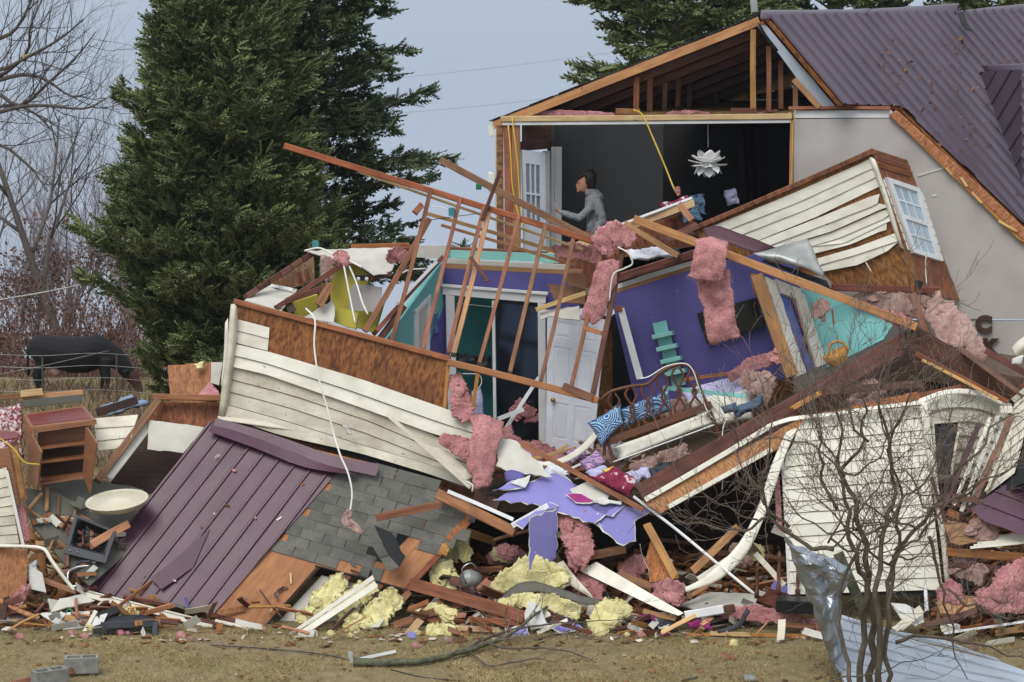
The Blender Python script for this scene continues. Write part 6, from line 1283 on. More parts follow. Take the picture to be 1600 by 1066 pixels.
puff('maroon_blanket', [(918, 745, 31.4), (965, 732, 31.5), (998, 750, 31.3), (985, 778, 31.15)], 'maroon_cloth', .08, .03, 7, 22, folds=.012, label='crumpled maroon blanket with white pattern on the heap', cat='blanket')
puff('striped_cushion', [(905, 722, 31.8), (935, 702, 31.9), (948, 722, 31.75), (918, 742, 31.6)], 'stripe_cloth', .06, .02, 7, 18, label='multicoloured striped cushion at the foot of the white door', cat='cushion')
puff('lilac_cloth', [(912, 738, 31.6), (945, 728, 31.65), (960, 735, 31.6), (925, 748, 31.5)], 'cloth_lilac', .03, .015, 8, 14, label='lilac cloth under the striped cushion', cat='cloth'); puff('yellow_cloth', [(940, 735, 31.55), (958, 728, 31.6), (965, 735, 31.55), (948, 742, 31.5)], 'wire_yellow', .02, .01, 8, 10, label='yellow cloth beside the maroon blanket', cat='cloth')
for lb, a, b, w, m in (('upright brown stud below the lavender sheet', (1010, 818, 31.0), (1056, 905, 30.6), 13, 'wood_orange'), ('wide beam slanting down from the roof slab end', (640, 912, 30.95), (820, 965, 30.4), 20, 'wood'), ('dark board behind the wide slanting beam', (700, 905, 31.2), (790, 935, 30.9), 12, 'wood_dark'),
                       ('short orange board beside the kettle', (765, 905, 30.9), (745, 925, 30.85), 12, 'wood'), ('brown board end under the lavender panel', (915, 870, 31.3), (978, 858, 31.2), 14, 'wood'), ('brown plank behind the pink dome', (968, 898, 31.1), (1050, 928, 30.8), 12, 'wood'),
                       ('diagonal orange board leaning under the curved siding', (1080, 895, 30.9), (1155, 822, 31.1), 13, 'wood_orange'), ('white edged board beside the curved siding', (1090, 905, 30.8), (1170, 850, 30.95), 7, 'siding'), ('splintered orange board by the ground under the branch', (985, 982, 30.35), (1062, 998, 30.2), 9, 'wood_orange'),
                       ('long flat orange board on the grass left of the silver sheet', (1070, 992, 30.25), (1275, 995, 30.15), 6, 'wood_orange'), ('short pale splintered board on the grass', (1110, 990, 30.2), (1175, 992, 30.15), 7, 'wood_light'), ('orange board under the white wrapped beam', (1005, 955, 30.5), (1058, 968, 30.4), 8, 'wood_orange'),
                       ('dark board under the yellow wool on the ground', (770, 968, 30.5), (880, 955, 30.6), 12, 'wood_dark'), ('orange plank at the foot of the roof slab', (700, 980, 30.4), (780, 985, 30.3), 9, 'wood_light'), ('second plank at the foot of the roof slab', (730, 968, 30.5), (850, 975, 30.4), 10, 'wood'),
                       ('short pale block by the yellow wool cushion', (632, 998, 30.3), (658, 968, 30.5), 12, 'wood_light'), ('brown board lying behind the yellow wool cushion', (615, 978, 30.6), (680, 955, 30.7), 12, 'wood'), ('long board under the roof slab edge', (230, 1000, 30.3), (345, 990, 30.4), 10, 'wood'), ('second long board under the roof slab edge', (250, 1008, 30.2), (460, 1000, 30.3), 8, 'wood_light'),
                       ('small orange block beside the black sink', (143, 851, 31.3), (202, 818, 31.5), 13, 'wood_orange'), ('broken board behind the white pipe', (62, 905, 31.2), (120, 925, 31.0), 9, 'wood_orange'), ('dark red board under the left rubble', (0, 1000, 30.45), (150, 1004, 30.35), 11, 'wood'),
                       ('dark timber lying over the blue tarp', (150, 645, 33.0), (215, 625, 33.1), 13, 'wood_black'), ('orange board lying on top of the brown cabinet', (30, 622, 32.6), (130, 613, 32.7), 8, 'wood_orange'), ('short orange block on top of the brown cabinet', (30, 616, 32.55), (68, 612, 32.55), 11, 'wood_light'), ('orange board at the left edge above the floral cloth', (-10, 622, 32.6), (40, 618, 32.6), 8, 'wood'),
                       ('brown board at the right edge above the pink heap', (1478, 862, 30.6), (1620, 872, 30.4), 14, 'wood'), ('dark board under the right rubble', (1480, 882, 30.6), (1580, 890, 30.5), 10, 'wood_dark'), ('orange board end inside the right rubble', (1487, 775, 31.0), (1536, 785, 30.9), 9, 'wood'), ('short brown block above the cardboard', (1480, 800, 30.9), (1500, 808, 30.85), 12, 'wood'),
                       ('pale plank rising behind the stud frame below the person', (850, 404, 34.3), (1085, 317, 34.6), 12, 'wood_light'), ('white edge strip along the pale plank below the person', (930, 366, 34.3), (1082, 309, 34.6), 4, 'trim_white'), ('orange board crossing behind the pink folded batt', (975, 348, 33.2), (1060, 400, 32.9), 9, 'wood_orange'), ('dark board across the hole above the purple wall', (1040, 375, 33.0), (1090, 352, 33.3), 12, 'wood_dark'), ('brown board poking up from the blanket box', (1060, 318, 33.7), (1082, 345, 33.5), 10, 'wood'),
                       ('dark post standing by the right wall foot', (1455, 745, 30.95), (1478, 820, 30.8), 6, 'wood_dark'), ('red brown stick standing beside the teal wall', (1300, 482, 32.5), (1303, 510, 32.5), 3, 'wood')):
    board(a, b, w, m, .045, 'loose_board', ragged=.05, label=lb, cat='board')
panel(PL((985, 880, 31.0), (1055, 900, 30.7), (1010, 830, 31.1)), [(1018, 838), (1052, 905), (1015, 910), (1010, 870)], .018, 'osb', 'plywood_piece', label='triangular plywood piece under the upright brown stud', cat='plywood')
sheet('siding_strip', [[(1246, 668, 31.0), (1224, 720, 30.9), (1201, 790, 30.8), (1170, 860, 30.65), (1126, 905, 30.5), (1072, 925, 30.4)], [(1236, 672, 31.0), (1212, 725, 30.92), (1190, 790, 30.82), (1160, 850, 30.68), (1118, 895, 30.52), (1070, 918, 30.45)], [(1228, 676, 31.03), (1205, 728, 30.95), (1184, 793, 30.85), (1154, 850, 30.7), (1112, 892, 30.54), (1072, 922, 30.45)]], 'siding', None, .004, label='long curled cream siding strip hanging from the clapboard wall', cat='siding')
sp = PL((905, 888, 31.0), (925, 878, 31.05), (1060, 960, 30.3)); panel(sp, [(906, 892), (932, 878), (1068, 958), (1060, 962), (1030, 952)], .006, 'siding', 'siding_strip', label='straight cream siding strip lying down to the ground under the heap', cat='siding'); board(sp.at(918, 886, .015), sp.at(1064, 960, .015), 2, 'siding', .012, 'siding_rib') if False else None
sheet('siding_strip', [[(866, 882, 31.0), (888, 912, 30.85), (930, 938, 30.6)], [(880, 876, 31.0), (900, 902, 30.85), (926, 932, 30.6)]], 'siding_dirty', None, .005, label='short curled siding strip beside the pink column', cat='siding')
ss = T('siding_strip', 'white siding strip leaning across the bared rafters', 'siding', (455, 992, 30.3)); sq = PL((452, 990, 30.3), (582, 902, 30.7), (590, 916, 30.66)); panel(sq, [(451, 990), (582, 899), (585, 906), (454, 994)], .004, 'siding', 'upper_face', ss, .01); panel(sq, [(454, 995), (585, 907), (590, 917), (462, 1001)], .004, 'siding', 'lower_face', ss, -.006); sheet('siding_strip', [[(452, 990, 30.3), (480, 1004, 30.25), (512, 1012, 30.2)], [(456, 996, 30.28), (484, 1010, 30.22), (515, 1018, 30.18)]], 'siding', None, .004, label='bent foot of white siding in front of the bared rafters', cat='siding')
sheet('bent_roofing', [[(775, 940, 30.85), (810, 912, 30.85), (850, 912, 30.75), (905, 930, 30.6), (945, 940, 30.5)], [(782, 945, 30.7), (815, 928, 30.65), (855, 925, 30.6), (905, 942, 30.5), (945, 946, 30.45)]], 'slab_grey', None, .008, ns=.02, label='bent grey roofing panel curved over the yellow wool', cat='panel')
sheet('white_scrap', [[(818, 958, 30.4), (830, 938, 30.45), (845, 950, 30.4)], [(822, 968, 30.35), (838, 960, 30.35), (852, 972, 30.3)], [(828, 985, 30.25), (848, 982, 30.25), (868, 980, 30.25)]], 'paper_white', None, .004, ns=.03, nf=9, label='torn white paper sheet behind the branch fork', cat='paper')
board((1070, 962, 30.4), (1130, 952, 30.4), 14, 'trim_white', .1, 'wrapped_beam', label='white wrapped beam end on the ground', cat='beam'); board((1130, 952, 30.4), (1150, 949, 30.4), 12, 'wood_dark', .08, 'beam_end', label='dark broken end of the white wrapped beam', cat='beam', ragged=.06)
sheet('bent_branch_stub', [[(1120, 985, 30.2), (1150, 975, 30.2), (1166, 950, 30.2)], [(1122, 990, 30.18), (1155, 982, 30.18), (1172, 955, 30.18)]], 'charcoal', None, .03, label='dark bent rubber strip beside the wrapped beam', cat='strip')
for lb, c4, m in (('magenta cloth on the ground under the flat white strip', [(1000, 962, 30.4), (1022, 960, 30.4), (1024, 968, 30.35), (1002, 970, 30.35)], 'magenta'), ('magenta towel beside the wrapped beam', [(1070, 972, 30.35), (1110, 968, 30.35), (1115, 985, 30.3), (1078, 982, 30.3)], 'magenta'), ('dark clothes heap under the flat white strip', [(990, 965, 30.5), (1060, 968, 30.45), (1062, 985, 30.35), (995, 982, 30.35)], 'charcoal'), ('magenta scrap near the orange board on the grass', [(1020, 990, 30.25), (1045, 985, 30.25), (1050, 996, 30.2), (1028, 998, 30.2)], 'magenta'),
                  ('round pale cushion on the ground by the orange board', [(1026, 980, 30.25), (1046, 976, 30.25), (1050, 990, 30.2), (1030, 992, 30.2)], 'cream'), ('purple and white ball of cloth beside the yellow wool', [(966, 988, 30.25), (986, 986, 30.25), (988, 998, 30.2), (970, 1000, 30.2)], 'stripe_cloth'), ('white flowered bedspread over the hole above the purple wall', [(975, 392, 33.3), (1040, 385, 33.4), (1058, 400, 33.2), (985, 408, 33.1)], 'cloth_white'), ('dark dotted pillow behind the white bedspread', [(1015, 395, 33.5), (1062, 388, 33.6), (1066, 398, 33.5), (1025, 404, 33.4)], 'charcoal'),
                  ('red dark cloth pile at the edge of the upstairs floor', [(1030, 318, 34.8), (1075, 305, 34.9), (1080, 330, 34.8), (1040, 338, 34.7)], 'maroon_cloth'), ('grey blue jeans at the edge of the upstairs floor', [(1060, 330, 34.4), (1095, 318, 34.5), (1098, 345, 34.4), (1068, 350, 34.3)], 'denim'), ('blue bundle in the dark upstairs room', [(1075, 305, 35.4), (1100, 300, 35.5), (1104, 335, 35.4), (1080, 338, 35.4)], 'denim'), ('pale bundle in the dark upstairs room', [(1130, 298, 36), (1150, 292, 36.1), (1156, 318, 36), (1136, 322, 36)], 'cloth_lilac'),
                  ('floral red and white cloth over the left cabinet', [(-10, 632, 32.3), (34, 628, 32.4), (38, 715, 32.2), (-5, 720, 32.1)], 'floral'), ('slate blue tarp heap behind the timber', [(152, 640, 33.3), (205, 615, 33.6), (236, 632, 33.4), (170, 650, 33.1)], 'tarp'), ('floral cloth trailing on the grass at the left', [(-5, 1016, 30.0), (95, 1012, 30.05), (150, 1022, 29.95), (60, 1030, 29.9)], 'floral'), ('white plastic sheet trailing beside the floral cloth', [(70, 1022, 29.95), (150, 1018, 30.0), (156, 1026, 29.95), (85, 1032, 29.9)], 'cloth_white'), ('crumpled white bag by the left pipe', [(38, 880, 31.2), (58, 876, 31.2), (62, 900, 31.1), (42, 902, 31.1)], 'cloth_white')):
    puff('cloth_bundle', c4, m, .035, .03, 8, 18, folds=.01, label=lb, cat='cloth')
def kettle():
    K = T('kettle', 'dented metal pot with a wire handle in the dark hollow', 'pot', (735, 915, 31.1)); c = P(735, 905, 31.1); ax = Vector((-.8, -.5, .25)).normalized(); pr = [(-.12, .06), (-.11, .1), (0, .125), (.07, .115), (.1, .1), (.11, .09), (.085, .085), (-.08, .07)]
    vs, fs = tube([[(c + ax * a, r) for a, r in pr]], sides=20); link('pot_body', mesh('pot_body', vs, fs, True), 'galv', K); wire('handle', [(728, 912, 30.95), (722, 890, 30.92), (736, 880, 30.95), (746, 890, 31.0)], 1.2, 'chrome', K)
kettle()
# ------------------------------------------------------------------ left cluster
def cabinet():
    C = T('brown_cabinet', 'brown wooden wall cabinet with open doors and red top, lying in the left rubble', 'cabinet', (95, 765, 31.6))
    def b(a, c, w, m='oak', t=.02, n='side_panel'): return board(a, c, w, m, t, n, C, bow=.0005)
    tp = PL((38, 648, 32.4), (132, 634, 32.5), (48, 668, 31.9)); panel(tp, [(36, 648), (131, 634), (150, 656), (47, 669)], .02, 'oak', 'top_panel', C); panel(tp, [(42, 649), (128, 637), (142, 654), (52, 665)], .004, 'red_laminate', 'top_inlay', C, .006)
    fp = PL((45, 672, 31.85), (150, 656, 31.95), (50, 760, 31.8)); panel(fp, [(37, 662), (48, 668), (151, 656), (151, 663), (52, 677), (37, 668)], .03, 'oak', 'cornice', C, .015)
    panel(PL((36, 655, 32.3), (46, 672, 31.9), (44, 760, 32.2)), [(34, 650), (48, 670), (58, 765), (42, 750)], .02, 'oak', 'side_panel', C, -.02); panel(fp, [(55, 678), (135, 668), (140, 745), (60, 758)], .02, 'wood_black', 'back_panel', C, -.32)
    for y, m in ((702, 'oak'), (724, 'oak'), (752, 'oak')): panel(PL((58, y, 31.85), (132, y - 9, 31.95), (60, y - 12, 32.2)), [(58, y), (133, y - 9), (130, y - 15), (62, y - 7)], .015, m, 'shelf_board', C)
    panel(fp, [(56, 680), (134, 669), (134, 700), (58, 702)], .02, 'oak', 'back_upper', C, -.25)
    panel(PL((50, 680, 31.8), (66, 705, 31.35), (55, 765, 31.75)), [(50, 678), (67, 706), (60, 766), (44, 752)], .02, 'oak', 'door', C, .02); panel(PL((136, 668, 31.95), (152, 690, 31.45), (134, 745, 31.9)), [(136, 666), (153, 692), (142, 770), (131, 742)], .02, 'oak', 'door', C, .02)
    board(fp.at(60, 757, .01), fp.at(133, 745, .01), 4, 'oak', .02, 'bottom_rail', C); board((36, 632, 32.5), (128, 622, 32.6), 12, 'slab_grey', .04, 'back_strip', C)
cabinet()
def cabinet2():
    C = T('oak_cabinet', 'oak cabinet with panelled door cut by the left picture edge', 'cabinet', (20, 790, 31.2)); panel(PL((-10, 688, 31.4), (30, 680, 31.6), (0, 672, 31.9)), [(-20, 690), (28, 684), (30, 676), (-5, 672)], .02, 'red_laminate', 'top_panel', C)
    pl = PL((18, 690, 31.5), (34, 690, 31.6), (30, 790, 31.3)); panel(pl, [(12, 700), (27, 686), (43, 780), (32, 788)], .02, 'oak', 'door', C); panel(pl, [(17, 704), (26, 696), (38, 774), (32, 780)], .008, 'wood_orange', 'raised_panel', C, .008); panel(PL((-20, 700, 31.3), (14, 698, 31.4), (0, 790, 31.2)), [(-20, 702), (14, 700), (30, 788), (-20, 800)], .02, 'oak', 'side_panel', C)
cabinet2()
lw_ = T('leaning_wall', 'leaning wall section with heavy brown frame and plasterboard edge, left of the roof slab', 'wall', (220, 760, 32)); 
board((248, 625, 32.9), (152, 752, 31.9), 12, 'wood', .1, 'frame_post', lw_); board((240, 620, 32.9), (345, 622, 32.9), 10, 'wood', .1, 'frame_head', lw_); panel(PL((245, 630, 33.0), (345, 630, 33.0), (240, 665, 32.9)), [(245, 628), (346, 628), (346, 668), (225, 660)], .02, 'osb_dark', 'sheathing', lw_, -.05)
panel(PL((235, 655, 32.7), (330, 665, 32.6), (232, 700, 32.5)), [(232, 656), (262, 660), (320, 668), (286, 708), (230, 702)], .013, 'drywall', 'plasterboard', lw_, jag=1); board((235, 660, 32.75), (168, 748, 32.0), 14, 'drywall', .04, 'plasterboard_edge', lw_, ragged=.04); panel(PL((230, 680, 33.2), (330, 680, 33.2), (200, 800, 32.8)), [(228, 650), (340, 660), (300, 760), (190, 780), (170, 750)], .05, 'wood_black', 'wall_back', lw_)
pl = PL((148, 650, 32.6), (214, 648, 32.6), (150, 704, 32.3)); sw = T('siding_piece', 'three cream clapboards lying between the cabinet and leaning wall', 'siding', (180, 705, 32.4)); siding(pl, [[(148, 654), (216, 648)], [(148, 670), (210, 666)], [(150, 690), (205, 684)], [(155, 704), (180, 702)]], 'siding_dirty', sw, lip=.02)
panel(PL((262, 572, 33.6), (330, 568, 33.6), (265, 625, 33.4)), [(262, 571), (288, 570), (292, 568), (330, 566), (328, 630), (266, 628)], .02, 'osb', 'plywood_piece', label='upright sheathing sheet standing between the cypress and the fallen wall', cat='plywood', jag=.8); puff('foam_scrap', [(302, 568, 33.5), (320, 563, 33.5), (318, 576, 33.45), (306, 578, 33.45)], 'yellow_wool', .03, .02, 9, 10, label='yellow foam blob on top of the upright sheathing sheet', cat='foam')
panel(PL((305, 625, 33.2), (340, 600, 33.3), (340, 628, 33.1)), [(304, 622), (328, 596), (342, 612), (341, 626)], .02, 'pink', 'painted_board', label='pink triangular board beside the upright sheathing sheet', cat='board'); panel(PL((330, 570, 33.3), (345, 570, 33.3), (332, 600, 33.2)), [(330, 566), (348, 566), (342, 602), (329, 598)], .02, 'drywall', 'plaster_piece', label='grey plasterboard piece behind the wall corner post', cat='plasterboard')
gs = PL((40, 765, 31.9), (220, 760, 32.3), (120, 900, 31.1)); panel(gs, [(35, 762), (90, 770), (140, 800), (190, 790), (240, 770), (215, 850), (140, 915), (100, 880), (50, 820)], .04, 'slab_grey', 'rubber_slab', label='large grey slab lying under the black sink', cat='slab')
panel(PL((70, 745, 32.4), (225, 765, 32.5), (120, 800, 31.9)), [(60, 750), (140, 748), (226, 765), (180, 782), (130, 795), (70, 770)], .03, 'slab_grey', 'grey_board', label='grey board under the open brown cabinet', cat='board', jag=1); panel(PL((105, 790, 31.7), (140, 775, 31.8), (125, 800, 31.6)), [(108, 788), (112, 782), (118, 786), (122, 775), (133, 780), (128, 796)], .02, 'slab_grey', 'grey_scrap', label='notched grey scrap on the large grey slab', cat='scrap')
def basin():
    c = P(183, 790, 31.55) + Vector((0, 0, .06)); vs, fs = [], []; n = 28; prof = [(1, .0), (1.02, .02), (.96, .03), (.9, .0), (.75, -.07), (.4, -.11), (.05, -.12)]
    for r, z in prof:
        for k in range(n):
            a = 6.283 * k / n; vs.append(Vector((math.cos(a) * .42 * r, math.sin(a) * .26 * r, z)))
    for i in range(len(prof) - 1):
        for k in range(n): k2 = (k + 1) % n; fs.append((i * n + k, i * n + k2, (i + 1) * n + k2, (i + 1) * n + k))
    fs.append(tuple((len(prof) - 1) * n + k for k in range(n)))
    M = Matrix.Translation(c) @ Matrix.Rotation(math.radians(22), 4, 'X') @ Matrix.Rotation(math.radians(-6), 4, 'Y'); o = link('wash_basin', mesh('wash_basin', vs, fs, True), 'cream', None, M, label='cream oval wash basin lying under the burgundy roof edge', cat='basin'); m = o.modifiers.new('thick', 'SOLIDIFY'); m.thickness = .02
basin()
def sink():
    S = T('black_sink', 'black kitchen sink tipped on its side in the left rubble', 'sink', (140, 880, 31.2)); TL, TR, BR, BL = (117, 803), (182, 830), (165, 880), (100, 864); pl = PL((117, 803, 31.55), (182, 830, 31.4), (100, 864, 31.2))
    def Q(u, v): return lerp2(lerp2(TL, TR, u), lerp2(BL, BR, u), v)
    for r in ((0, 1, 0, .07), (0, 1, .8, 1), (0, .08, .07, .8), (.92, 1, .07, .8)): panel(pl, [Q(r[0], r[2]), Q(r[1], r[2]), Q(r[1], r[3]), Q(r[0], r[3])], .03, 'charcoal', 'rim', S)
    rows = [[pl.at(*Q(.07 + .86 * i / 4, .06 + .75 * j / 4), -(.16 if 0 < i < 4 and 0 < j < 4 else .01)) for i in range(5)] for j in range(5)]; bw = sheet('bowl', rows, 'black', S, .008, sub=3)
    for n_, (u, v), r, m in (('drain', (.55, .55), .055, 'chrome'), ('tap_hole', (.12, .9), .02, 'chrome'), ('tap_hole', (.3, .9), .02, 'chrome')):
        k = pl.at(*Q(u, v), -.13 if n_ == 'drain' else .0); vs, fs = tube([[(k - pl.n * .01, r), (k + pl.n * .012, r), (k + pl.n * .015, r * .7), (k + pl.n * .004, r * .6)]], sides=16); link(n_, mesh(n_, vs, fs, True), m, bw)
sink()
tp_ = T('tap', 'curved chrome tap with a dark lever below the black sink', 'tap', (120, 905, 31.0)); wire('spout', [(140, 884, 31.0), (122, 886, 31.0), (108, 893, 31.0), (106, 905, 30.95), (110, 915, 30.95), (120, 916, 30.95)], 2.0, 'chrome', tp_); wire('lever', [(120, 882, 31.0), (128, 878, 30.98), (142, 878, 30.98)], 2.6, 'charcoal', tp_)
wire('white_pipe', [(-10, 853, 31.0), (40, 854, 30.95), (68, 858, 30.9), (80, 875, 30.85), (98, 900, 30.8), (116, 922, 30.75)], 3.0, 'siding', sub=8, label='bent white downpipe at the left rubble', cat='pipe'); wire('yellow_cable', [(-8, 680, 31.2), (20, 700, 31.2), (38, 722, 31.2), (62, 726, 31.3)], 1.2, 'wire_yellow', label='yellow cable hanging in front of the oak cabinet', cat='cable')
pl = PL((-10, 735, 31.2), (25, 730, 31.3), (-5, 855, 31.0)); lw2 = T('siding_wall_piece', 'cream clapboard wall piece cut by the left picture edge', 'wall', (10, 855, 31)); siding(pl, edges((-25, 742), (10, 730), (30, 850), (-25, 852), 8), 'siding_dirty', lw2, lip=.016); panel(pl, [(-30, 735), (12, 728), (33, 852), (-30, 856)], .02, 'osb_dark', 'sheathing', lw2, -.02)
panel(PL((-10, 860, 31.05), (44, 860, 31.1), (0, 960, 30.8)), [(-20, 856), (44, 858), (40, 930), (12, 962), (-20, 962)], .02, 'osb', 'plywood_piece', label='sheathing sheet below the bent white pipe at the left edge', cat='plywood'); board((10, 735, 31.25), (38, 860, 31.0), 5, 'paper_white', .03, 'torn_edge', ragged=.05, label='torn white strip beside the left clapboard piece', cat='strip')
panel(PL((40, 885, 31.1), (70, 895, 31.0), (50, 925, 31.0)), [(45, 882), (66, 896), (72, 926), (46, 920)], .01, 'paper_white', 'plaster_piece', label='white plasterboard scrap under the bent pipe', cat='plasterboard')
for i, (lb, q, m) in enumerate((('flat grey board on the left rubble', [(5, 962), (50, 956), (62, 966), (15, 972)], 'drywall'), ('white painted board on the left rubble', [(66, 972), (100, 960), (102, 988), (68, 990)], 'paper_white'), ('long white window sash lying at the left front', [(-10, 990), (150, 988), (152, 996), (-10, 998)], 'trim_white'), ('white tray in the left rubble', [(62, 966), (150, 962), (156, 985), (100, 992)], 'paper_white'), ('grey sheet leaning over the white tray', [(95, 945), (130, 938), (150, 948), (80, 966)], 'drywall'), ('small white strip at the front left ground', [(-10, 1017), (48, 1013), (48, 1017), (-10, 1022)], 'trim_white'))):
    panel(PL((0, 985, 30.6), (150, 985, 30.6), (80, 940, 31.2 - .05 * i)), q, .02, m, 'flat_board', None, .03 * i, .8, label=lb, cat='board')
board((130, 990, 30.4), (150, 955, 30.6), 6, 'siding', .03, 'white_stick', label='white stick leaning in the white tray', cat='stick'); wire('green_ring', [(102, 958, 30.6), (108, 952, 30.6), (114, 956, 30.58), (112, 962, 30.56), (104, 962, 30.58)], 1.6, 'green_plastic', label='green plastic ring on the left rubble', cat='ring')
def crate():
    C = T('black_crate', 'black plastic chair frame lying on the grass in front of the roof slab', 'crate', (198, 1018, 30.1)); f = PL((155, 980, 30.2), (245, 975, 30.25), (160, 1018, 30.0))
    for a, b, w in (((152, 980), (152, 1016), 9), ((243, 972), (240, 1014), 9), ((152, 1014), (240, 1014), 10), ((158, 978), (242, 974), 12)): board(f.at(*a), f.at(*b), w, 'charcoal', .08, 'frame_bar', C, bow=0)
    for y in (988, 997, 1005): board(f.at(160, y, -.05), f.at(236, y - 2, -.05), 5, 'black', .04, 'slat', C, bow=.004)
    sheet('back_shell', [[(160, 970, 30.5), (200, 962, 30.55), (240, 966, 30.5)], [(156, 980, 30.25), (200, 976, 30.25), (243, 975, 30.27)]], 'charcoal', C, .03); panel(PL((155, 985, 30.6), (245, 980, 30.6), (160, 1018, 30.5)), [(156, 975), (243, 972), (240, 1014), (156, 1016)], .02, 'black', 'inner_panel', C)
    panel(PL((150, 960, 30.5), (185, 945, 30.7), (155, 975, 30.4)), [(152, 958), (182, 946), (188, 955), (156, 970)], .03, 'black', 'pocket', C)
crate()
def block(px, py, d, yaw, lb):
    base = P(px, py, d); B = T('cinder_block', lb, 'block', base, 'cinder blocks'); R = Matrix.Rotation(math.radians(yaw), 3, 'Z'); L, W, H = .40, .19, .19
    def bb(n, x, y, z, sx, sy, sz): box(n, base + R @ Vector((x, y, z + .095)), (sx, sy, sz), 'concrete', B, R, .006)
    for y in (-1, 1): bb('face_shell', 0, y * (W / 2 - .016), 0, L, .032, H)
    for x in (-1, 0, 1): bb('web', x * (L / 2 - .016), 0, -.001, .031, W - .066, H - .003)
block(128, 1050, GP(128, 1050).y, 8, 'grey cinder block lying by the black plastic frame'); block(78, 1070, GP(78, 1070).y, 35, 'grey hollow cinder block at the bottom left with its cores showing'); board(GP(20, 1070, .06), GP(122, 1046, .06), 12, 'wood', .05, 'loose_board', label='red brown board lying between the cinder blocks', cat='board')
panel(PL((462, 990, 30.2), (498, 985, 30.25), (468, 1020, 30.0)), [(466, 986), (494, 984), (499, 1000), (492, 1012), (480, 1020), (460, 1016)], .03, 'drywall', 'concrete_piece', label='grey slab shard leaning on the drip edge', cat='slab', jag=.8)
def chips(name, n, xr, dr, size, mat, lb, cat_, seed):
    R = np.random.default_rng(seed); pos = []
    for _ in range(n):
        d = dr[0] + R.random() * (dr[1] - dr[0]); px = xr[0] + R.random() * (xr[1] - xr[0]); q = P(px, 1000, d); pos.append((q.x, d, gz(q.x, d) + .015 + R.random() * .015))
    tv = [(-1, -.5, 0), (1, -.6, .05), (.8, .5, 0), (-.7, .6, .08), (-1, -.5, -.12), (1, -.6, -.1), (.8, .5, -.12), (-.7, .6, -.1)]; pos = np.array(pos)
    D = np.stack([R.normal(0, 1, n), R.normal(0, 1, n), R.normal(0, .15, n)], 1); scatter_mesh(name, tv, [(0, 1, 2, 3), (7, 6, 5, 4), (0, 4, 5, 1), (1, 5, 6, 2), (2, 6, 7, 3), (3, 7, 4, 0)], pos, frames(D, R.normal(0, .3, n), size * (.4 + R.random(n) ** 2 * 1.4)), mat, label=lb, cat=cat_, kind='stuff')
chips('litter', 260, (-20, 1620), (29.8, 31.0), .035, 'litter', 'pale fragments of plaster and siding strewn at the foot of the wreck', 'litter', 1); chips('litter', 300, (-20, 1620), (29.6, 31.2), .05, 'litter_brown', 'brown wood splinters strewn at the foot of the wreck', 'litter', 2); chips('litter', 60, (-20, 1620), (28.0, 29.8), .02, 'litter', 'few pale scraps lying out on the lawn', 'litter', 3); chips('leaf_litter', 420, (-20, 1620), (27.5, 30.0), .022, 'litter_brown', 'brown leaves lying on the lawn', 'leaves', 4)

def rubble(name, n, xr, dr, size, mat, lb, seed, zf):
    R = np.random.default_rng(seed); d = dr[0] + R.random(n) * (dr[1] - dr[0]); px = xr[0] + R.random(n) * (xr[1] - xr[0]); pos = np.array([(P(a, 900, b).x, b, zf(b, a) + R.random() * .12) for a, b in zip(px, d)])
    tv = [(-1, -.25, .05), (1, -.2, .05), (1, .25, .05), (-1, .2, .05), (-1, -.25, -.05), (1, -.2, -.05), (1, .25, -.05), (-1, .2, -.05)]
    D = np.stack([R.normal(0, 1, n), R.normal(0, 1, n), R.normal(0, .4, n)], 1); scatter_mesh(name, tv, [(0, 1, 2, 3), (7, 6, 5, 4), (0, 4, 5, 1), (1, 5, 6, 2), (2, 6, 7, 3), (3, 7, 4, 0)], pos, frames(D, R.normal(0, .8, n), size * (.3 + R.random(n) ** 2 * 1.5)), mat, label=lb, cat='rubble', kind='stuff')
rubble('rubble', 900, (640, 1240), (30.7, 33.5), .16, 'litter_brown', 'broken wood rubble in the shade under the heap', 31, lambda d, x: .02 + (d - 30.7) * .12)
rubble('rubble', 260, (640, 1240), (30.5, 32.5), .10, 'litter', 'pale plaster rubble in the shade under the heap', 32, lambda d, x: .05 + (d - 30.7) * .12)
rubble('rubble', 700, (1470, 1640), (30.3, 33.0), .18, 'litter_brown', 'broken wood rubble at the right edge', 33, lambda d, x: .02 + (d - 30.3) * .35)
rubble('rubble', 500, (-40, 260), (30.6, 33.5), .16, 'litter_brown', 'broken wood rubble at the left edge', 34, lambda d, x: .02 + (d - 30.6) * .2)
fz = lambda d, x: 1.66 + max(0, (d - 32.2)) * .03
rubble('rubble', 420, (760, 1010), (32.3, 33.9), .12, 'litter_brown', 'brown splinters over the floor of the collapsed room', 35, fz)
rubble('rubble', 260, (760, 1010), (32.2, 33.9), .09, 'litter', 'pale plaster bits over the floor of the collapsed room', 36, fz)

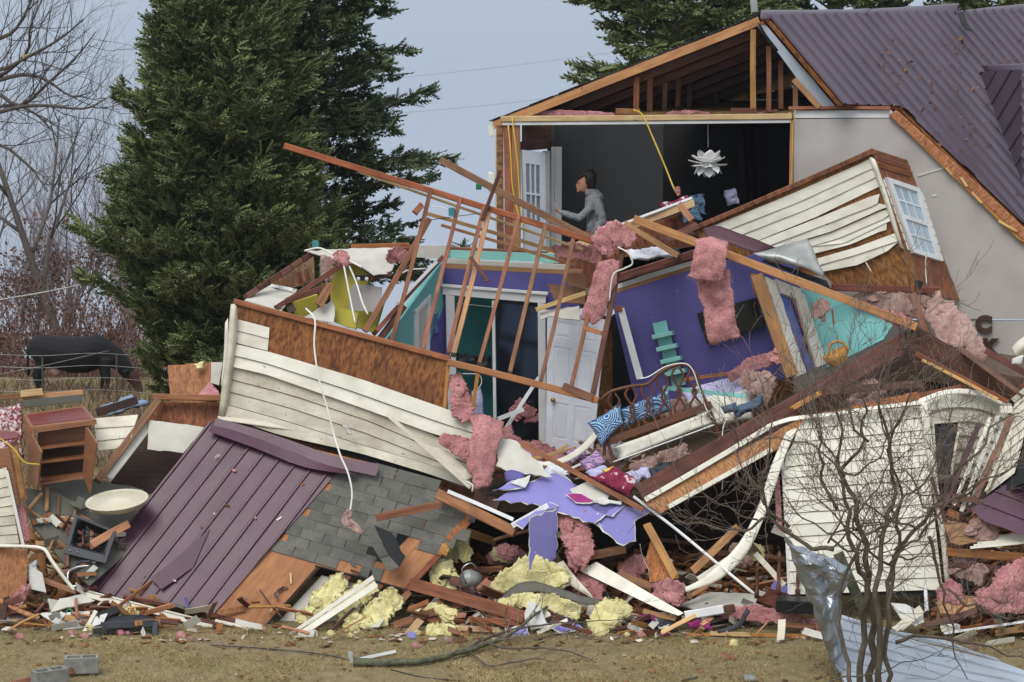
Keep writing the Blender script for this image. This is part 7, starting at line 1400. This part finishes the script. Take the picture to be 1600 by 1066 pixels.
# countless alike scraps, each its own piece
def scraps(n, name, lb, cat_, grp, zone, mats, lw_, seed, stack=.25):
    R = random.Random(seed)
    for _ in range(n):
        px = R.uniform(zone[0], zone[1]); d = R.uniform(zone[2], zone[3]); q = P(px, 950, d); z = .03 + R.random() * stack * min(1, (d - zone[2]) / max(.01, zone[3] - zone[2]) + .15)
        L = R.uniform(*lw_[0]); w = R.uniform(*lw_[1]); an = R.uniform(0, 6.28); dv = Vector((math.cos(an), math.sin(an) * .8, R.gauss(0, .28))).normalized() * L / 2; c = Vector((q.x, d, z + abs(dv.z)))
        board(c - dv, c + dv, 0, R.choice(mats), lw_[2], name, None, R.uniform(-60, 60), L * .16, .02, w, label=lb, cat=cat_, group=grp)
scraps(70, 'broken_lath', 'splintered wood scrap strewn along the front foot of the wreck', 'wood scrap', 'wood scraps along the front', (0, 1300, 30.0, 31.0), ('wood', 'wood_orange', 'wood_light', 'wood_dark', 'osb'), ((.12, .6), (.02, .09), .02), 51)
scraps(20, 'siding_shard', 'broken white siding shard strewn along the front foot of the wreck', 'siding', 'siding shards along the front', (0, 1300, 29.9, 31.0), ('siding', 'siding_dirty', 'siding_dirty', 'drywall'), ((.1, .5), (.03, .12), .005), 52)
scraps(60, 'broken_lath', 'splintered wood scrap in the rubble at the left edge', 'wood scrap', 'wood scraps at the left', (-20, 250, 30.5, 32.6), ('wood', 'wood_orange', 'wood_dark', 'wood_black', 'osb'), ((.15, .9), (.03, .1), .03), 53, .7)
scraps(16, 'siding_shard', 'broken white shard in the rubble at the left edge', 'siding', 'white shards at the left', (-20, 170, 30.3, 31.4), ('siding', 'siding_dirty', 'drywall', 'paper_white'), ((.12, .5), (.05, .16), .008), 54, .35)
scraps(60, 'broken_lath', 'splintered wood scrap in the rubble at the right edge', 'wood scrap', 'wood scraps at the right', (1470, 1630, 29.9, 32.0), ('wood', 'wood_orange', 'wood_dark', 'wood_black', 'osb'), ((.15, .8), (.03, .1), .03), 55, .8)
scraps(14, 'siding_shard', 'broken white shard in the rubble at the right edge', 'siding', 'white shards at the right', (1400, 1630, 29.6, 31.2), ('siding', 'siding_dirty', 'drywall', 'paper_white'), ((.12, .5), (.04, .14), .008), 56, .5)
scraps(55, 'broken_lath', 'splintered board in the dark hollow under the heap', 'wood scrap', 'boards in the dark hollow', (650, 1230, 30.9, 32.6), ('wood', 'wood_dark', 'wood_orange', 'wood_black'), ((.3, 1.1), (.04, .12), .035), 57, .9)
scraps(40, 'broken_lath', 'splintered lath on the floor of the collapsed room', 'wood scrap', 'laths on the room floor', (770, 1000, 32.3, 33.5), ('wood', 'wood_dark', 'wood_light'), ((.15, .6), (.02, .07), .02), 58, .25)
for o in [o for o in bpy.data.objects if o.get('group') == 'laths on the room floor']: o.location.z += 1.62
scraps(18, 'plaster_chunk', 'broken grey plaster chunk along the front foot of the wreck', 'plaster', 'plaster chunks along the front', (0, 1300, 30.0, 31.0), ('drywall', 'concrete', 'paper_white', 'lavender'), ((.08, .25), (.06, .16), .013), 59)
scraps(34, 'siding_shard', 'broken pale shard in the dark hollow under the heap', 'siding', 'pale shards in the hollow', (650, 1240, 30.7, 32.3), ('siding_dirty', 'drywall', 'siding', 'drywall', 'lavender'), ((.2, .8), (.06, .2), .01), 62, .9)
scraps(30, 'broken_lath', 'splintered board among the burgundy sheet and leaning strips at the right', 'wood scrap', 'boards around the right sheet', (1470, 1620, 30.6, 32.0), ('wood', 'wood_dark', 'wood_light', 'siding_dirty'), ((.4, 1.3), (.04, .12), .03), 63, 1.5)
RH = random.Random(64)
for k in range(12):
    x, y = RH.uniform(660, 1220), RH.uniform(850, 945); d_ = RH.uniform(31.2, 32.4); r = RH.uniform(7, 16); batt('insulation_tuft', [(x - r, y, d_, r * .6), (x, y - 3, d_, r), (x + r, y + 4, d_, r * .6)], RH.choice(('pink', 'yellow_wool', 'pink_grey')), .5, res=26, ring=20, fuzz=150, label='torn insulation lump in the dark hollow under the heap', cat='insulation', group='insulation lumps in the hollow')
R_ = random.Random(61)
for k in range(26):
    x, y = R_.uniform(20, 1580), R_.uniform(978, 1012); q = GP(x, y, .04); m = R_.choice(('pink', 'yellow_wool', 'pink', 'pink_grey')); r = R_.uniform(2.5, 6)
    batt('insulation_tuft', [(x - r, y, q.y, r * .6), (x, y - 1, q.y, r), (x + r * 1.2, y + 1, q.y, r * .6)], m, .5, res=14, ring=12, fuzz=140, label='small torn tuft of insulation on the ground along the front', cat='insulation', group='insulation tufts along the front')

def scraps_on(pl, poly, n, name, lb, cat_, grp, mats, Lr, wr, t, seed):
    R = random.Random(seed); xs = [p[0] for p in poly]; ys = [p[1] for p in poly]; k = 0
    while k < n:
        x, y = R.uniform(min(xs), max(xs)), R.uniform(min(ys), max(ys))
        if not inside((x, y), poly): continue
        k += 1; c = pl.at(x, y, .03 + .05 * R.random()); an = R.uniform(0, 6.28); L = R.uniform(*Lr) / 2; dv = (pl.x * math.cos(an) + pl.y * math.sin(an) + pl.n * R.uniform(-.15, .25)) * L
        board(c - dv, c + dv, 0, R.choice(mats), t, name, None, R.uniform(-50, 50), L * .3, .02, R.uniform(*wr), label=lb, cat=cat_, group=grp)
SL_ = [(50, 770), (110, 785), (150, 800), (215, 850), (140, 905), (100, 880), (60, 830)]
scraps_on(gs, SL_, 26, 'broken_lath', 'small broken board lying on the grey slab around the black sink', 'wood scrap', 'boards on the grey slab', ('wood', 'wood_black', 'wood_dark', 'cardboard', 'wood_light'), (.12, .5), (.02, .09), .02, 71)
scraps_on(gs, SL_, 12, 'plaster_chunk', 'small pale chip lying on the grey slab around the black sink', 'plaster', 'pale chips on the grey slab', ('drywall', 'siding_dirty', 'slab_grey', 'paper_white'), (.08, .25), (.05, .14), .01, 72)
scraps_on(RP, [(450, 875), (560, 880), (610, 905), (630, 915), (500, 885), (420, 970), (360, 960)], 9, 'splinter', 'small splinter lying on the bare sheathing of the fallen roof', 'splinter', 'splinters on the bare sheathing', ('wood_light', 'felt', 'shingle', 'wood_dark'), (.06, .25), (.015, .05), .01, 73)
scraps_on(RP, [(330, 680), (500, 745), (340, 940), (170, 905)], 10, 'leaf_scrap', 'small scrap lying on the fallen burgundy metal', 'scrap', 'scraps on the burgundy metal', ('wood_light', 'litter_brown', 'paper_white', 'pink'), (.03, .08), (.02, .04), .006, 74)
# ------------------------------------------------------------------ right front: cardboard, sheets, shrub, fallen branch
panel(PL((1475, 815, 30.8), (1530, 830, 30.8), (1490, 850, 30.5)), [(1472, 812), (1510, 818), (1535, 845), (1500, 852), (1486, 848)], .012, 'cardboard', 'cardboard_sheet', label='brown cardboard sheet beside the clapboard wall foot', cat='cardboard')
ws = T('broken_siding', 'splayed white clapboard ends lying on the right rubble', 'siding', (1560, 860, 30.5))
for k in range(6): board((1515 + k * 6, 856 - k * 3.5, 30.5 + .04 * k), (1625, 845 - k * 2, 30.4 + .04 * k), 4, 'siding', .01, 'clapboard', ws, ragged=.04)
panel(PL((1460, 935, 30.3), (1525, 930, 30.3), (1465, 960, 30.0)), [(1462, 940), (1485, 930), (1526, 932), (1522, 962), (1470, 958)], .02, 'osb', 'plywood_piece', label='orange sheathing square lying on the grass at the right', cat='plywood', jag=1); panel(PL((1395, 940, 30.5), (1445, 960, 30.3), (1410, 975, 30.1)), [(1392, 942), (1415, 944), (1442, 958), (1444, 972), (1430, 978), (1408, 966)], .02, 'paper_white', 'plaster_piece', label='white triangular plasterboard behind the shrub', cat='plasterboard')
board((1446, 918, 30.4), (1448, 955, 30.3), 6, 'trim_white', .02, 'white_stick', label='upright white stick under the clapboard wall', cat='stick'); box('white_box', (1490, 982, 29.9), (.14, .1, .1), 'paper_white', None, Matrix.Rotation(.3, 3, 'Z'), .008, label='small white box on the grass at the right', cat='box')
board((1475, 990, 29.7), (1625, 968, 29.9), 4, 'trim_white', .03, 'white_rail', label='long white rail lying on the grass at the right', cat='rail')
panel(PL((1480, 875, 31.0), (1530, 895, 30.6), (1500, 915, 30.4)), [(1492, 900), (1508, 890), (1528, 902), (1518, 915), (1500, 918)], .02, 'black', 'black_scrap', label='black scrap in the pink lump at the right', cat='scrap')
box('storage_box', (1245, 945, 30.3), (.5, .3, .16), 'black', None, Matrix.Rotation(-.25, 3, 'Z'), .01, label='black wooden box below the clapboard wall', cat='box')
ct = T('dark_table', 'dark table with turned legs upended in the shade beside the clapboard wall', 'table', (1215, 930, 30.7)); panel(PL((1180, 940, 30.8), (1240, 930, 30.8), (1200, 920, 31.1)), [(1182, 938), (1205, 920), (1238, 930), (1215, 950)], .03, 'wood_dark', 'table_top', ct)
for x, y0, y1 in ((1182, 878, 935), (1216, 862, 930), (1246, 872, 935)):
    a, b = P(x, y1, 30.65), P(x + 2, y0, 30.7); vs, fs = tube([[(a.lerp(b, t), r) for t, r in ((0, .03), (.2, .035), (.25, .02), (.5, .03), (.8, .02), (.85, .03), (1, .015))]], sides=10); link('leg', mesh('leg', vs, fs, True), 'wood_dark', ct)
board((1180, 865, 30.9), (1225, 915, 30.7), 9, 'siding_dirty', .03, 'loose_board', label='dull cream board slanting beside the dark table', cat='board')
panel(PL((1080, 940, 30.9), (1180, 930, 30.9), (1100, 960, 30.5)), [(1060, 945), (1110, 925), (1185, 928), (1180, 945), (1120, 960)], .02, 'drywall', 'grey_board', label='flat grey board under the curled siding strip', cat='board', jag=1)
def basket():
    B = T('wicker_basket', 'wicker basket with a looped handle in front of the teal wall', 'basket', (1308, 570, 32.5)); c = P(1308, 560, 32.5); rings = []
    vs, fs = [], []; n = 20
    for z, r in ((-.08, .1), (0, .13), (.1, .15), (.1, .135), (-.06, .09)):
        for k in range(n): a = 6.283 * k / n; vs.append(Vector((math.cos(a) * r * 1.2, math.sin(a) * r, z)))
    for i in range(4):
        for k in range(n): k2 = (k + 1) % n; fs.append((i * n + k, i * n + k2, i * n + n + k2, i * n + n + k))
    link('basket_body', mesh('basket_body', vs, fs, True), 'wicker', B, Matrix.Translation(c) @ Matrix.Rotation(-.5, 4, 'Y')); wire('handle', [(1294, 556, 32.45), (1298, 538, 32.45), (1314, 534, 32.45), (1326, 548, 32.45)], 2.2, 'wicker', B)
basket()
# cables
for lb, p, r, m in (('long white cable hanging down over the clapboards and shingles', [(478, 482, 32.6), (492, 500, 32.3), (491, 540, 32.15), (498, 590, 32.0), (512, 640, 31.9), (522, 680, 31.8), (532, 712, 31.5), (544, 740, 31.3), (550, 770, 31.2), (547, 800, 31.1)], 1.5, 'wire_white'),
                    ('white cable dropping into the yellow room, left strand', [(536, 408, 33.5), (542, 440, 33.4), (548, 470, 33.3), (555, 505, 33.1)], 1.5, 'wire_white'), ('white cable dropping into the yellow room, right strand', [(542, 408, 33.5), (556, 440, 33.4), (566, 472, 33.2), (575, 492, 33.1)], 1.5, 'wire_white'),
                    ('white cable tangle along the top of the yellow room', [(476, 392, 33.9), (500, 388, 33.8), (525, 400, 33.6), (550, 410, 33.5), (566, 418, 33.4)], 1.6, 'wire_white'), ('thin cable along the teal wall top', [(618, 432, 33.6), (640, 422, 33.7), (665, 420, 33.8)], 1.2, 'wire_white'), ('white cable looping by the pink folded batt', [(965, 386, 32.4), (982, 396, 32.35), (988, 412, 32.35), (975, 420, 32.35), (958, 430, 32.35), (952, 470, 32.35)], 1.3, 'wire_white'),
                    ('knotted cord hanging by the bed post', [(1128, 645, 31.7), (1136, 652, 31.65), (1130, 668, 31.6), (1128, 700, 31.5), (1130, 740, 31.4), (1128, 765, 31.3)], .9, 'wire_white'), ('black cable lying on the lawn behind the branch butt', [GP(330, 1008), GP(420, 1014), GP(500, 1022), GP(542, 1030)], 1.1, 'charcoal'), ('thin wire trailing across the lawn', [GP(610, 1046), GP(660, 1058), GP(720, 1064)], .9, 'charcoal'),
                    ('yellow cord hanging in the dark hollow', [(735, 830, 31.5), (732, 850, 31.45), (724, 880, 31.4)], .7, 'wire_yellow'), ('white cord loop under the draped pink batt', [(728, 752, 31.6), (738, 758, 31.55), (738, 768, 31.55)], 1.6, 'wire_white'), ('thin cable across the sky side of the stud frame', [(640, 348, 33.4), (700, 340, 33.5), (760, 332, 33.5)], .6, 'charcoal'), ('grey wire hanging below the lavender sheet', [(1000, 850, 30.9), (1004, 870, 30.9), (1016, 895, 30.8)], .7, 'galv')):
    wire('cable', p, r, m, label=lb, cat='cable')
batt('insulation_tuft', [(547, 798, 31.05, 5), (541, 812, 31.03, 8), (552, 822, 31.0, 7), (566, 832, 30.98, 4)], 'pink_grey', res=24, ring=14, fuzz=160, label='dirty pink tuft at the end of the long white cable', cat='insulation')
wire('hanger', [(722, 584, 33.6), (748, 586, 33.6), (752, 600, 33.6), (742, 612, 33.55)], .8, 'wire_white', label='white coat hanger in the closet', cat='hanger'); puff('closet_clothes', [(736, 610, 34.0), (752, 604, 34.0), (758, 650, 33.95), (734, 655, 33.95)], 'cloth_lilac', .04, .02, 6, 12, label='lilac garment hanging in the closet', cat='garment'); puff('closet_clothes', [(712, 552, 34.5), (768, 556, 34.5), (770, 580, 34.4), (712, 575, 34.4)], 'black', .05, .03, 7, 14, label='black clothes heap on the closet shelf', cat='clothes')
board((790, 670, 33.5), (842, 590, 34.0), 6, 'trim_white', .02, 'loose_trim', label='white trim leaning inside the dark mirror closet', cat='trim'); board((778, 655, 33.4), (818, 640, 33.6), 7, 'trim_white', .02, 'loose_trim', label='white trim lying at the closet foot', cat='trim')
puff('necklaces', [(678, 490, 33.95), (685, 488, 33.97), (684, 525, 33.9), (677, 528, 33.9)], 'blue_print', .02, .02, 12, 10, label='bunch of blue beads hanging on the teal wall', cat='beads')
# silver sheet wrapped over the shrub and pale sheets on the ground
sheet('silver_sheet', [[(1228, 840, 28.0), (1240, 880, 27.95), (1262, 930, 27.9), (1282, 985, 27.85), (1306, 1055, 27.8)], [(1236, 845, 27.9), (1256, 880, 27.8), (1276, 930, 27.75), (1292, 985, 27.7), (1310, 1050, 27.75)], [(1250, 852, 27.95), (1272, 878, 27.75), (1294, 915, 27.8), (1302, 965, 27.7), (1314, 1045, 27.78)], [(1262, 858, 28.0), (1292, 872, 27.85), (1312, 900, 27.7), (1306, 950, 27.8), (1318, 1040, 27.82)], [(1272, 862, 28.0), (1310, 880, 27.9), (1330, 898, 27.8), (1312, 945, 27.85), (1320, 1035, 27.85)]], 'silver', None, .003, sub=6, ns=.05, nf=8, smooth=False, label='crumpled silver metal sheet wrapped on the bare shrub', cat='metal sheet')
pl = PL((1380, 1000, 28.6), (1600, 1040, 28.0), (1400, 1066, 27.6)); sh = T('pale_sheet', 'pale blue grey metal roofing sheet lying on the lawn at the lower right', 'metal sheet', (1480, 1040, 28.2)); ribbed(pl, [(1310, 960), (1385, 985), (1470, 1000), (1625, 1055), (1640, 1110), (1330, 1110), (1310, 1030)], ((1330, 985), (1620, 1060)), .22, .03, .018, 'pale_metal', 'metal_sheet', sh, per=3, wave=.07, minor=False)
board((1310, 865, 28.3), (1348, 950, 27.9), 17, 'bark_moss', .05, 'weathered_board', label='mossy weathered board standing in the shrub', cat='board')
# bare shrub in front
def shrub():
    S = T('bare_shrub', 'bare many stemmed shrub in front of the clapboard wall', 'shrub', (1365, 1100, 27.1)); R = np.random.default_rng(19); out = {0: [], 1: [], 2: []}
    stems = [([(1345, 1110), (1348, 1020), (1350, 930), (1345, 880), (1330, 830), (1325, 790), (1310, 730), (1305, 660), (1312, 590)], .075), ([(1360, 1110), (1362, 1000), (1356, 920), (1352, 850), (1335, 780), (1318, 735), (1345, 690), (1350, 620)], .085), ([(1375, 1110), (1372, 1000), (1368, 920), (1378, 860), (1390, 800), (1395, 730), (1380, 660), (1372, 600), (1380, 540)], .07),
             ([(1385, 1110), (1388, 1000), (1395, 900), (1402, 820), (1400, 760), (1390, 690), (1375, 640)], .055), ([(1370, 1100), (1385, 950), (1400, 880), (1430, 830), (1470, 780), (1510, 720), (1550, 670), (1590, 640)], .06), ([(1340, 1100), (1320, 1020), (1310, 960), (1320, 900), (1345, 850), (1400, 810), (1440, 750), (1470, 690), (1490, 640)], .05),
             ([(1300, 860), (1270, 850), (1230, 830), (1190, 815), (1160, 830), (1100, 822), (1050, 812)], .05), ([(1232, 832), (1195, 800), (1192, 740), (1205, 680), (1200, 640), (1190, 590)], .035), ([(1300, 800), (1290, 740), (1280, 690), (1275, 640), (1260, 580), (1258, 540)], .035), ([(1400, 1000), (1450, 990), (1500, 1005), (1560, 1020), (1620, 1045)], .045), ([(1455, 830), (1465, 880), (1478, 940), (1490, 1000), (1510, 1060)], .04), ([(1480, 920), (1520, 950), (1570, 960), (1620, 965)], .03),
             ([(1300, 1066), (1380, 1050), (1440, 1030), (1490, 1022)], .02), ([(1200, 795), (1170, 740), (1150, 690), (1120, 640)], .022), ([(1190, 815), (1150, 800), (1110, 780), (1070, 775)], .02), ([(1392, 700), (1410, 640), (1440, 590), (1470, 560)], .03), ([(1350, 690), (1330, 640), (1320, 580), (1330, 520)], .03), ([(1440, 840), (1500, 770), (1560, 740), (1610, 720)], .028), ([(1398, 860), (1450, 800), (1480, 820), (1540, 780)], .022), ([(1318, 735), (1290, 700), (1265, 640), (1230, 600)], .025), ([(1372, 610), (1390, 570), (1420, 540), (1425, 500)], .02)]
    RS = random.Random(5)
    for k in range(16):
        x, y = RS.choice(((1330, 830), (1392, 760), (1430, 830), (1318, 740), (1300, 850), (1390, 880), (1232, 832), (1470, 780))); sx_ = RS.choice((-1, 1)) * RS.uniform(.5, 1.2); pts = [(x, y)]
        for j in range(4): x += sx_ * RS.uniform(25, 45); y -= RS.uniform(-8, 48); pts.append((x, y))
        stems.append((pts, RS.uniform(.018, .03)))
    for i, (pts, r) in enumerate(stems):
        d0 = 27.05 + .2 * math.sin(i * 2.1); c = cat([P(x, y, d0 + .12 * math.sin(k * 1.3 + i)) for k, (x, y) in enumerate(pts)], 4); r *= .56; path = [(q + Vector((n3(q, 4, i), n3(q, 4, i + 7), n3(q, 4, i + 3))) * .1, r * (1 - .78 * k / (len(c) - 1))) for k, q in enumerate(c)]
        vs, fs = tube([path], sides=8); link('stem', mesh('stem', vs, fs, True), 'bark', S)
        st = int(len(path) * (.3 if r > .027 else .15))
        for k in range(st, len(path) - 1):
            for _ in range(2 if r > .016 else 1):
                if R.random() < .62: continue
                ax = (path[k + 1][0] - path[k][0]).normalized(); o = Vector((R.normal(0, 1), R.normal(0, .7), R.normal(.5, .8))).normalized(); tmp = {0: [], 1: [], 2: []}
                grow(R, path[k][0], ax * .7 + o, .35 + .5 * R.random(), max(.005, path[k][1] * .32), 2, 4, tmp, .65, .12, (2, 3), .2); out[2] += [[(q, max(rr, .0028)) for q, rr in pp] for pp in tmp[2]]
    vs, fs = tube(out[2], sides=3); o = link('twigs', mesh('twigs', vs, fs, True), 'twig', S); o['kind'] = 'stuff'
shrub()
def fallen_branch():
    B = T('fallen_branch', 'broken mossy tree branch lying on the lawn', 'branch', GP(560, 1042)); R = np.random.default_rng(23); out = []
    main = [((552, 1034), .075), ((600, 1036), .065), ((650, 1034), .055), ((710, 1022), .05), ((765, 1005), .042), ((800, 990), .034), ((835, 962), .026), ((880, 935), .018), ((940, 905), .008)]
    subs = [[((715, 1020), .03), ((760, 998), .028), ((800, 985), .022), ((860, 975), .016), ((920, 972), .01), ((990, 965), .006)], [((760, 1006), .025), ((800, 1015), .02), ((850, 1012), .016), ((900, 1022), .014), ((930, 1034), .012)], [((735, 1018), .02), ((760, 1038), .016), ((800, 1036), .014), ((840, 1030), .012), ((870, 1035), .008)], [((800, 990), .018), ((790, 965), .014), ((795, 940), .008)], [((835, 962), .014), ((842, 935), .01), ((850, 920), .006)], [((835, 1000), .012), ((880, 990), .01), ((930, 1000), .008), ((975, 1010), .006)]]
    for pts in [main] + subs:
        c = cat([GP(x, y, .06 + max(0, 1010 - y) * .004) for (x, y), _ in pts], 4); rs = cat([Vector((r, 0, 0)) for _, r in pts], 4); path = [(q + Vector((n3(q, 6, 1), n3(q, 6, 2), n3(q, 6, 3))) * .02, max(.004, rr.x * .72)) for q, rr in zip(c, rs)]; vs, fs = tube([path], sides=9); link('limb', mesh('limb', vs, fs, True), 'bark_moss' if pts is main else 'bark', B)
        for k in range(len(path) // 3, len(path) - 1, 2):
            ax = (path[k + 1][0] - path[k][0]).normalized(); tmp = {0: [], 1: [], 2: []}; grow(R, path[k][0], ax + Vector((R.normal(0, .6), R.normal(0, .3), R.normal(.2, .5))), .25 + .35 * R.random(), max(.004, path[k][1] * .4), 2, 3, tmp, .6, .1, (2, 3), .18); out += [[(q, max(rr, .0028)) for q, rr in pp] for pp in tmp[2]]
    vs, fs = tube(out, sides=3); o = link('twigs', mesh('twigs', vs, fs, True), 'twig', B); o['kind'] = 'stuff'
    c = P(548, 1034, 29.3); sheet('bark_flap', [[(542, 1018, 28.95), (546, 1034, 28.85), (552, 1048, 28.6)], [(552, 1018, 28.9), (556, 1036, 28.8), (575, 1050, 28.5)]], 'concrete', B, .02, ns=.03, nf=8)
fallen_branch()
board(GP(562, 1030, .05), GP(618, 1018, .05), 5, 'trim_white', .02, 'white_strip', label='white strip lying behind the branch butt', cat='strip'); board(GP(1065, 1064), GP(1090, 1058), 3, 'bark_dark', .02, 'stick', label='short dark stick on the lawn', cat='stick'); board(GP(1128, 1022), GP(1147, 1032), 9, 'wood', .02, 'wood_scrap', label='brown scrap of wood on the lawn right of the branch', cat='scrap')
sheet('rock', [[GP(1160, 1056, .05), GP(1180, 1056, .06)], [GP(1162, 1064, .03), GP(1182, 1064, .04)]], 'concrete', None, .05, ns=.02, label='small grey stone on the lawn near the shrub', cat='stone')
# ------------------------------------------------------------------ thin damp haze over the whole place
def haze():
    bm = bmesh.new(); bmesh.ops.create_cube(bm, size=1)
    for v in bm.verts: v.co = Vector((v.co.x * 900, v.co.y * 500 + 240, v.co.z * 240 - 90))
    me = bpy.data.meshes.new('haze'); bm.to_mesh(me); bm.free()
    m = bpy.data.materials.new('haze'); m.use_nodes = True; N, Lk = m.node_tree.nodes, m.node_tree.links; N.remove(N['Principled BSDF'])
    pv = N.new('ShaderNodeVolumePrincipled'); pv.inputs['Color'].default_value = (.86, .91, 1, 1); pv.inputs['Density'].default_value = .00022; pv.inputs['Anisotropy'].default_value = .2
    Lk.new(pv.outputs[0], N['Material Output'].inputs['Volume'])
    link('haze', me, m, kind='stuff')
haze()
